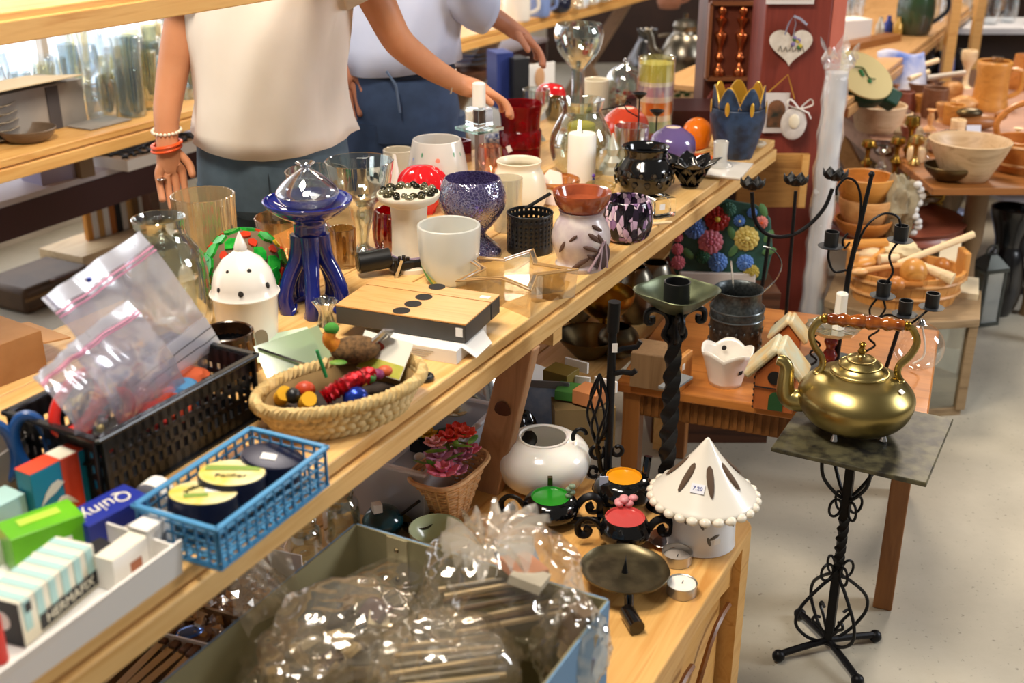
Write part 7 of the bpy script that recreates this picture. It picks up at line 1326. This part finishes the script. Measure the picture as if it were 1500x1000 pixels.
MB().box((tx*.95, .0, .11), (.02, .07, .09)).obj('ear', tw_, tb, False, bevel=.005); MB().box((-tx*.95, .0, .11), (.02, .07, .09)).obj('ear', tw_, tb, False, bevel=.005)
wd = [palewood, wood('honey_wood', '#c07f35', '#d29345', '#ad6f2b', .35), birch, wood('amber_wood', '#b06a2a', '#c27c38', '#9d5c22', .35)]
def tubthing(name, label, cat, px_, py_, z_, fnb, mt, rot=(0, 0, 0)):
    p = P(px_, py_, ZH+z_); o = fnb(MB()).obj(name, mt, loc=p, rot=rot); tag(o, label, cat, 'wooden things in the tub'); return o
tubthing('wooden_ball', 'large striped wooden ball on top of the tub', 'ball', 1338, 398, .12, lambda b_: b_.ball((0, 0, 0), (.04, .04, .042)), wd[1])
tubthing('rolling_pin', 'pale rolling pin sticking out of the tub to the right', 'rolling pin', 1372, 368, .15, lambda b_: b_.tube([(-.13, 0, -.03), (.12, 0, .045)], .011, 12), wd[2], (0, 0, .25))
tubthing('wooden_spoon', 'wooden spoon lying across the front of the tub', 'spoon', 1290, 395, .11, lambda b_: b_.tube([(-.06, 0, 0), (.07, 0, .01)], .010, 10).ball((-.07, 0, 0), (.03, .02, .01)), wd[0], (0, 0, .2))
tubthing('wooden_pestle', 'pale wooden pestle pointing to the right front of tub', 'pestle', 1365, 400, .11, lambda b_: b_.tube([(-.04, .03, .02), (.05, -.04, -.005)], lambda u: .012+.007*u, 12), wd[2])
tubthing('darning_mushroom', 'amber darning mushroom at the front of the tub', 'mushroom', 1315, 415, .095, lambda b_: b_.tube([(0, 0, 0), (.07, -.01, 0)], .009, 10).ball((-.005, 0, 0), (.028, .028, .022)), wd[3])
tubthing('wooden_apple', 'reddish round wooden apple near the right ear of the tub', 'apple', 1380, 388, .11, lambda b_: b_.ball((0, 0, 0), .024), wd[3])
tubthing('wooden_scoop', 'large wooden scoop at the left of the tub', 'scoop', 1262, 385, .115, lambda b_: b_.ball((0, 0, 0), (.055, .03, .018)).tube([(.04, 0, 0), (.11, .02, .02)], .009, 8), wd[1], (0, 0, .5))
tubthing('crocheted_ball', 'cream crocheted bundle at the back of the tub', 'bundle', 1318, 368, .125, lambda b_: crumple(b_, (0, 0, 0), (.06, .04, .03), 51, .25, 3), plain('cream_wool', '#e0cfa6', .9))
tubthing('wooden_clog', 'light wooden clog at the left front of the tub', 'clog', 1275, 372, .12, lambda b_: crumple(b_, (0, 0, 0), (.04, .028, .022), 53, .12, 3), wd[2])
tubthing('wooden_bobbin', 'small pale bobbin between the ball and spoon', 'bobbin', 1302, 380, .12, lambda b_: b_.tube([(-.03, 0, 0), (.03, .01, 0)], lambda u: .016-.008*math.sin(u*PI), 12), wd[2])
for x_, cl in ((1378, 1), (1350, 2)): pass
t, L_ = boxpx('cream_wedge', 'cream painted sloping box beside the wooden tub', 'box', (1398, 436), (1432, 440), ZH, .16, .02, cream_paint, 0); MB().prism([(0, 0), (.16, 0), (.16, .13), (.06, .07), (0, .02)], 0, L_*.9, Matrix.Rotation(PI/2, 4, 'Z') @ Matrix.Rotation(PI/2, 4, 'X') @ Matrix.Translation((0, 0.0, -L_*.9))).obj('sloped_side', cream_paint, t, False)
# round red-brown table
ZD = .45; dc = P(1312, 316, ZD); rt_ = thing('round_table', 'round red brown side table with moulded edge holding bowls', 'table', (dc.x, dc.y, 0)); m = mpp(dc)
MB().lathe(smoothp([(0, ZD), (90*m, ZD), (98*m, ZD-.006), (94*m, ZD-.02), (97*m, ZD-.035), (88*m, ZD-.045), (0, ZD-.045)], 3), 48).obj('top', redwood, rt_); MB().lathe(smoothp([(0, .0), (.13, .0), (.12, .03), (.04, .06), (.05, .2), (.03, .3), (.06, ZD-.05)], 4), 28).obj('pedestal', redwood, rt_)
lat('wooden_bowl', 'wide honey coloured wooden bowl on top of the stacked bowls', 'bowl', 1264, ZD+.09, [(20, 300), (30, 294), (40, 272), (42, 258)], wd[1], 3)
lat('wooden_bowl', 'deep pale wooden bowl below the honey coloured one', 'bowl', 1264, ZD+.03, [(18, 330), (30, 322), (38, 300), (38, 290)], wd[0], 3)
lat('wooden_bowl', 'low amber wooden bowl at the bottom of the bowl stack', 'bowl', 1262, ZD, [(18, 345), (32, 338), (40, 325), (41, 320)], wd[3], 3)
tubx = P(1262, 352, ZD); o = MB().tube([(-.05, 0, .02), (.09, .02, .02)], .016, 14).obj('wooden_roller', wd[1], loc=P(1258, 368, ZD)); tag(o, 'yellow wooden roller at the front of the round table', 'roller')
o = crumple(MB(), (0, 0, .09), (.055, .045, .10), 61, .35, 4).obj('driftwood', plain('driftwood', '#8a7c64', .8, c2='#a39679', scale=20), loc=P(1308, 345, ZD)); tag(o, 'grey weathered driftwood figure on the round table', 'driftwood')
mb = MB(); [mb.ball((.012*math.sin(k*1.3), .01*math.cos(k), .015+.02*k), (.014, .012, .012), 8, 6) for k in range(9)]; o = mb.obj('shell_string', plain('shell_white', '#d6d6d6', .3), loc=P(1338, 348, ZD)); tag(o, 'string of white shells on the red brown round table', 'shells')
t = thing('brass_bracket', 'brass rod stand with square bends on the round table', 'stand', P(1350, 300, ZD)); m = mpp(P(1350, 300, ZD))
for dz in (0, .018, .034): MB().tube([(-38*m, dz, .006+dz), (30*m, dz, .006+dz)], .005, 8).obj('rod', brass, t)
MB().tube(smoothp([(-30*m, 0, .03), (-34*m, 0, .05), (-28*m, 0, .15), (-22*m, 0, .2)], 3), .005, 8).obj('rod', brass, t); MB().tube([(22*m, 0, .006), (30*m, 0, .02), (34*m, 0, .14)], .005, 8).obj('rod', brass, t); MB().tube([(-20*m, .02, .2), (-14*m, 0, .10), (-18*m, 0, .02)], .004, 8).obj('rod', brass, t)
# rectangular table behind, full of woodware
ZQ = .62; q0_ = P(1240, 262, ZQ); pinkwood = wood('pinkish_wood', '#a37a66', '#b58b76', '#946c59', .45)
wt = thing('woodware_table', 'large pinkish brown table crowded with wooden mugs and bowls', 'table', (1.35, 4.12, 0), 0)
MB().box((.85, .55, ZQ-.015), (1.75, 1.1, .03)).obj('top', pinkwood, wt, False, bevel=.004); MB().box((.85, .55, ZQ-.08), (1.6, .95, .10)).obj('apron', pinkwood, wt, False)
for x_ in (.28, 1.6):
    for y_ in (.1, 1.0): MB().lathe(smoothp([(.04, 0), (.03, .06), (.055, .2), (.04, .32), (.06, .40), (.055, ZQ-.03)], 4), 18, c=(x_, y_, 0)).obj('leg', plain('leg_grey_brown', '#7a6144', .5), wt)
def Wd(name, label, cat, x, prof, mt, th=2, k=2, z=ZQ): return lat(name, label, cat, x, z, prof, mt, th, k=k)
bt_ = thing('bowl_table', 'small brown table with turned leg under the big bowls', 'table', (1.32, 3.53, 0))
MB().box((.33, .29, ZQ-.012), (.66, .56, .024)).obj('top', oak, bt_, False, bevel=.003)
for x_ in (.225, .6):
    for y_ in (.2, .5): MB().lathe(smoothp([(.028, 0), (.022, .06), (.034, .2), (.024, .32), (.036, .40), (.034, ZQ-.03)], 4), 18, c=(x_, y_, 0)).obj('leg', plain('leg_grey_brown', '#7a6144', .5), bt_)
Wd('large_wooden_bowl', 'big pale wooden bowl with white card inside', 'bowl', 1413, [(28, 262), (34, 256), (50, 225), (58, 206)], wood('pale_bowl', '#b89a74', '#c9ad88', '#a98b66', .45), 3)
o = MB().box((0, 0, .035), (.05, .003, .075), Matrix.Rotation(-.3, 4, 'X')).obj('white_card', plain('card_blue_white', '#d6def0', .6), loc=P(1424, 222, ZQ)+Vector((0, 0, .02))); tag(o, 'white card standing inside the big pale bowl', 'card')
o = crumple(MB(), (0, 0, .05), (.055, .05, .035), 71, .2, 3).obj('plastic_packet', cel2, loc=P(1388, 236, ZQ)+Vector((0, 0, .02))); tag(o, 'clear plastic packet lying in the big pale bowl', 'plastic bag')
Wd('dark_metal_dish', 'dark metal dish before the big pale bowl', 'dish', 1388, [(14, 264), (24, 258), (34, 248), (36, 242)], bronze)
t = cup('wooden_tankard', 'tall honey brown wooden tankard with carved handle', 1447, ZQ, [(26, 160), (27, 155), (24, 140), (23, 112), (25, 96), (24, 92)], wd[1], 1, 2, 3); 
lat('steel_tap', 'small steel tap standing in the wooden tankard', 'tap', 1455, ZQ+.09, [(5, 125), (5, 120), (4, 95), (8, 90), (8, 84)], silver, k=0)
Wd('pale_bowl', 'shallow whitish wooden bowl below the green bread bin', 'bowl', 1284, [(26, 192), (32, 186), (38, 162), (39, 154)], wood('white_wood', '#c9ab86', '#d8bd9a', '#ba9a74', .45), 3)
names = [('wooden_mug', 'dark brown wooden mug beside the tankard', 'mug', 1366, [(16, 172), (18, 166), (18, 130)], wood('mug_brown', '#6a4228', '#7c5034', '#5a3620', .45)), ('wooden_cup', 'small honey wooden cup in front of the tankard', 'cup', 1395, [(13, 182), (15, 178), (15, 154)], wd[1]), ('wooden_jar', 'pale wooden jar with lid in the woodware crowd', 'jar', 1392, [(12, 150), (15, 145), (15, 126), (8, 120)], wd[0]), ('wooden_box', 'round brown wooden box behind the dark mug', 'box', 1345, [(18, 152), (19, 146), (19, 122)], wood('mug_brown', '#6a4228', '#7c5034', '#5a3620', .45)), ('wooden_pot', 'reddish wooden pot left of the dark mug', 'pot', 1322, [(15, 168), (17, 160), (14, 135)], redwood), ('egg_cup', 'small turned egg cup beside the dark mug', 'egg cup', 1378, [(8, 178), (4, 172), (9, 160), (10, 152)], wd[0]), ('wooden_goblet', 'tall turned wooden goblet at the back of the woodware', 'goblet', 1413, [(10, 128), (4, 122), (5, 100), (11, 88), (11, 76)], wd[2]), ('wooden_vase', 'orange wooden vase at the right picture edge', 'vase', 1492, [(16, 130), (18, 120), (14, 100), (12, 82)], wd[3])]
for a_ in names: Wd(*a_)
for k, (x_, y_, l_, an) in enumerate(((1345, 118, .12, .6), (1320, 112, .10, -.4), (1385, 118, .16, .1), (1358, 100, .12, .5))):
    o = MB().tube([(-l_/2, 0, .012), (l_/2, 0, .03)], .011, 10).obj('wooden_stick', [birch, wd[0], plain('white_stick', '#dcd6cc', .5), birch][k], loc=P(x_, y_, ZQ+.09), rot=an); tag(o, ['pale wooden handle sloping above the brown round box', 'short tan handle left among the woodware', 'white stick lying across the wooden jar', 'birch spatula handle behind the woodware'][k], 'stick')
for k, (x_, y_, lb) in enumerate(((1335, 140, 'rust coloured'), (1362, 142, 'dark brown'), (1410, 140, 'tan'), (1330, 185, 'greyish'), (1375, 200, 'pinkish'))):
    o = crumple(MB(), (0, 0, .03), (.05, .04, .03), 80+k, .25, 3).obj('wooden_carving', [redwood, oakdk, palewood, greywood, pinkwood][k], loc=P(x_, y_+22, ZQ)); tag(o, lb+' rough wooden carving lying among the woodware', 'carving', 'rough carvings on the woodware table')
t, m, c = lat('wooden_bucket', 'orange wooden bucket with bent handle at the right edge', 'bucket', 1496, ZQ, [(38, 248), (40, 244), (42, 204)], wd[3], 3, k=0, as_thing=True); MB().tube(smoothp([(-42*m, 0, 46*m/c), (-46*m, 0, 70*m/c), (-20*m, 0, 92*m/c), (20*m, 0, 92*m/c), (42*m, 0, 50*m/c)], 5), .011, 8).obj('bent_handle', wd[3], t)
for z_ in (12, 38): MB().tube([(41.5*m*math.cos(2*PI*k/36), 41.5*m*math.sin(2*PI*k/36), z_*m/c) for k in range(36)], .006, 6, True).obj('hoop', palewood, t)
t = thing('wooden_duck', 'brown carved wooden duck with shiny head before the tankard', 'carving', P(1428, 190, ZQ)); MB().ball((0, 0, .03), (.085, .035, .03)).obj('duck_body', oak, t); MB().ball((.09, 0, .055), (.025, .02, .02)).obj('duck_head', oak, t); MB().ball((-.03, 0, .065), (.05, .03, .018)).obj('tin_cap', bronze, t)
cl_ = [('honey', wd[1]), ('pale', birch), ('amber', wd[3]), ('tan', palewood), ('reddish', redwood), ('walnut', oakdk)]
kd_ = [('bowl', [(10, 0), (14, -3), (19, -13), (20, -17)]), ('beaker', [(9, 0), (10, -3), (11, -24)]), ('candlestick', [(10, 0), (9, -3), (3, -8), (5, -18), (3, -26), (7, -30)]), ('box', [(12, 0), (13, -3), (13, -16), (10, -20)])]
for k in range(24):
    x_ = 1262+(k*53) % 232; y_ = 128+((k*37) % 11)*9; ci, (kn_, pf) = cl_[k % 6], kd_[(k//6) % 4]
    if 1415 < x_ < 1475 and y_ > 120: continue
    if 1240 < x_ < 1300 and y_ < 200: continue
    lat('turned_'+kn_, ci[0]+' turned wooden '+kn_+' in the crowd of woodware', kn_, x_, ZQ, [(r_, y_+h_+18) for r_, h_ in pf], ci[1], None if kn_ in ('candlestick', 'box') else 2, k=2, n=20, group='small turned woodware')
# brass and crystal candlesticks
for k, (x_, yb, h_, mt, lb) in enumerate(((1262, 262, 75, brass, 'stout brass candlestick at left of the candlestick group'), (1283, 266, 70, clear2, 'crystal candlestick with wide drip ring'), (1304, 262, 82, brass, 'slender brass candlestick beside the crystal one'), (1330, 268, 92, plain('pale_brass', '#c9ad6a', .25, 1), 'tall pale brass candlestick on round table'), (1346, 262, 88, clear2, 'thin crystal candlestick behind the brass rods'), (1322, 255, 112, brass, 'tallest brass candlestick with square top'))):
    lat('candlestick', lb, 'candle holder', x_, ZD+.02, [(13, yb+36), (12, yb+30), (4, yb+22), (4, yb-h_*.2), (9, yb-h_*.3), (4, yb-h_*.38), (4, yb-h_*.55), (11, yb-h_*.62), (9, yb-h_*.72)], mt, k=2, n=18)
# green and cream bread bin leaning
t = thing('bread_bin', 'green rimmed cream oval bread bin with painted sprig', 'bread bin', PY(1262, 112, 4.15), rot=(R(58), R(28), R(-8))); m = mpp(t.location)
MB().lathe([(0, .012), (.94, .012), (1.0, 0), (1.02, -.02), (1.02, -.06), (0, -.07)], 40, sx=52*m, sy=34*m).obj('bin_body', plain('bottle_green', '#12402c', .4), t); MB().lathe([(0, .020), (.9, .018), (.93, .012)], 40, sx=52*m, sy=34*m).obj('cream_lid', plain('cream_green', '#d8c98e', .45), t)
MB().tube(smoothp([(-20*m, 2*m, .021), (-6*m, 8*m, .022), (8*m, 0, .022), (18*m, 3*m, .021)], 4), .0022, 5).obj('painted_stem', plain('sprig_green', '#3f5f2c', .5), t)
for x_, y_ in ((-6, 2), (-2, -1), (12, -4)): MB().ball((x_*m, y_*m, .021), (.010, .008, .002), 8, 5).obj('painted_leaf', plain('clover', '#1f6a2c', .5), t)
MB().box((56*m, -4*m, -.02), (.05, .06, .07)).obj('green_handle', plain('bottle_green', '#12402c', .4), t, bevel=.008)
# table beyond the pillar
t, m, c = lat('green_pitcher', 'large dark green glazed pitcher on the table beyond the pillar', 'pitcher', 1337, ZT, [(20, 50), (24, 44), (27, 20), (25, -6), (22, -20), (26, -32)], plain('green_glaze', '#2f4a30', .2, c2='#3c3a30', scale=8, coat=.5), 2, k=3, as_thing=True); MB().tube(smoothp([(24*m, 0, 60*m), (42*m, 0, 56*m), (46*m, 0, 34*m), (26*m, 0, 16*m)], 5), .010, 8).obj('handle', plain('dark_handle', '#1a2430', .3), t)
t, L_ = boxpx('white_carton', 'long white carton at the near end of the far table', 'box', (1225, 62), (1275, 58), ZT, .12, .09, paper_w, 0)
t, L_ = boxpx('brown_plank', 'brown wooden offcut lying before the white carton', 'offcut', (1232, 80), (1320, 60), ZT, .08, .03, oak, 0)
for k, (x_, y_, cl) in enumerate(((1288, 52, '#b9b2a4'), (1300, 50, '#3a4a9a'), (1314, 52, '#caa050'))): lat('little_bottle', ['grey', 'blue', 'golden'][k]+' little bottle in front of the green pitcher', 'bottle', x_, ZT, [(6, y_), (7, y_-4), (6, y_-16), (3, y_-20), (3, y_-26)], plain('bottle'+cl, cl, .2, .3), k=0)
for k, (x_, y_) in enumerate(((1228, 40), (1240, 36), (1252, 34), (1236, 20), (1250, 18), (1372, 30), (1385, 22), (1395, 12), (1378, 8), (1390, 0), (1404, 4))):
    o = protos[(0, 0)].copy() if (0, 0) in protos else drink(0).obj('drinking_glass', gk[0])
    if o.name not in COL.objects: COL.objects.link(o)
    o.location = P(x_, y_, ZT); o.scale = (1.1, 1.1, 1.4); tag(o, 'clear tumbler on the table beyond the red pillar', 'glass', 'glasses beyond the pillar')
t = thing('blue_cloth', 'white and blue patterned cloth hanging off the far table', 'cloth', P(1310, 82, ZT)); MB().grid(lambda u, v: (-.08+.2*u, -.02-.10*v+.012*math.sin(u*8), .02-.16*v+.01*math.sin(u*6+v*4)), 14, 10).obj('cloth', plain('blue_white_cloth', '#e2e2ea', .8, c2='#5a78c8', scale=7), t, solid=.003)
# slatted posts and far shelf
for k, (x_, y0_) in enumerate(((1392, 100), (1428, 70))):
    b_ = P(x_-18, 150, .0); o = MB().box((0, 0, .9), (.045, .045, 1.8)).obj('wooden_post', pine2, loc=(PY(x_, 60, 5.6+.5*k).x, 5.6+.5*k, 0)); tag(o, ['left', 'right'][k]+' slim pine post behind the woodware table', 'post')
fs_ = thing('far_shelf', 'bright far shelf with stacked glassware at the top right', 'shelf', (PY(1470, 45, 6.4).x, 6.4, 0)); zf = PY(1470, 45, 6.4).z
MB().box((.2, .2, zf), (1.1, .45, .03)).obj('shelf_top', plain('shelf_white', '#cfcfd4', .5), fs_, False); MB().box((.2, .38, zf/2), (1.1, .03, zf)).obj('shelf_back', darkwall, fs_, False)
for x_ in (-.3, .7): MB().box((x_, .05, zf/2), (.05, .05, zf)).obj('leg', pine2, fs_, False)
for k in range(8):
    o = protos[(0, 0)].copy(); COL.objects.link(o); o.location = (fs_.location.x-.28+.13*k, 6.55+.08*(k % 2), zf+.015); o.scale = (1.3, 1.3, 1.5); tag(o, 'clear glass on the bright far shelf at top right', 'glass', 'glasses on the far shelf')
for k, (x_, yb, cl, lb) in enumerate(((1372, 108, '#141418', 'black'), (1385, 112, '#6a78b8', 'periwinkle blue'), (1404, 106, '#1c1c20', 'charcoal'))): lat('small_vase', lb+' small vase on the dark shelf behind the woodware', 'vase', x_, .55, [(8, yb), (11, yb-8), (9, yb-26), (5, yb-32)], plain('vase'+cl, cl, .3), 2)
dsf = thing('dark_shelf', 'dark low shelf behind the woodware table carrying small vases', 'shelf', (2.35, 5.55, 0)); MB().box((0, .2, .535), (1.3, .7, .03)).obj('shelf_top', oakdk, dsf, False); [MB().box((x_, .2, .26), (.04, .6, .52)).obj('side', oakdk, dsf, False) for x_ in (-.6, .6)]
# black hourglass vase, grey lantern, rack on the floor
lat('black_floor_vase', 'tall black waisted floor vase standing on concrete', 'vase', 1459, 0, [(18, 458), (26, 440), (29, 410), (24, 375), (18, 358), (24, 335), (30, 318), (31, 308)], plain('black_floor_glaze', '#0d0e12', .25, coat=.4), 3, k=4)
ln = thing('zinc_lantern', 'grey zinc lantern with glass panes on the floor', 'lantern', P(1436, 472, 0), .3); ln.scale = (.8, .8, .85); zn = plain('lantern_grey', '#4a4d48', .45, .5); MB().box((0, 0, .01), (.11, .11, .02)).obj('base', zn, ln, False); MB().box((0, 0, .25), (.12, .12, .015)).obj('cap', zn, ln, False); MB().box((0, 0, .285), (.12, .12, .05), taper=.3).obj('roof', zn, ln, False)
for sx_ in (-1, 1):
    for sy_3 in (-1, 1): MB().box((sx_*.05, sy_3*.05, .13), (.01, .01, .23)).obj('corner_bar', zn, ln, False)
for k in range(4): MB().box((.05, 0, .13), (.002, .09, .22), Matrix.Rotation(PI/2*k, 4, 'Z')).obj('pane', glass('lantern_pane', '#cfd6d2', .15, .1, .15, '#9aa09c'), ln, False)
MB().tube([(.03*math.cos(q_), 0, .32+.03*math.sin(q_)) for q_ in [2*PI*k/16 for k in range(16)]], .004, 6, True).obj('ring', zn, ln)
bx2, L_ = boxpx('blue_white_box', 'blue and white printed box beside the table leg', 'box', (1388, 385), (1412, 380), 0.1, .08, .2, plain('box_blue_white', '#c9d0e0', .6, c2='#3a5aa8', scale=9), 0)
bx3, L_ = boxpx('low_stool', 'dark stool carrying the blue and white box', 'stool', (1380, 392), (1420, 385), 0, .14, .1, oakdk, 0)
rk = thing('black_rack', 'black steel rack with a grey shelf at the right edge', 'rack', P(1492, 430, 0), 0)
for z_, y_ in ((.012, 0), (.012, .22)): MB().box((.12, y_, z_), (.4, .024, .024)).obj('base_bar', black_iron, rk, False)
for x_ in (-.05, .3): MB().box((x_, .11, .012), (.024, .24, .024)).obj('cross_bar', black_iron, rk, False); MB().box((x_, .11, .18), (.024, .024, .34)).obj('upright', black_iron, rk, False)
MB().box((.12, .11, .35), (.42, .3, .02)).obj('shelf', plain('rack_shelf', '#a9a6a8', .5), rk, False); MB().box((.12, .13, .22), (.3, .2, .16)).obj('dark_basket', black_plas, rk, False); MB().tube([(-.03, 0, .03), (.1, .0, .18)], .006, 6).obj('brace', black_iron, rk)
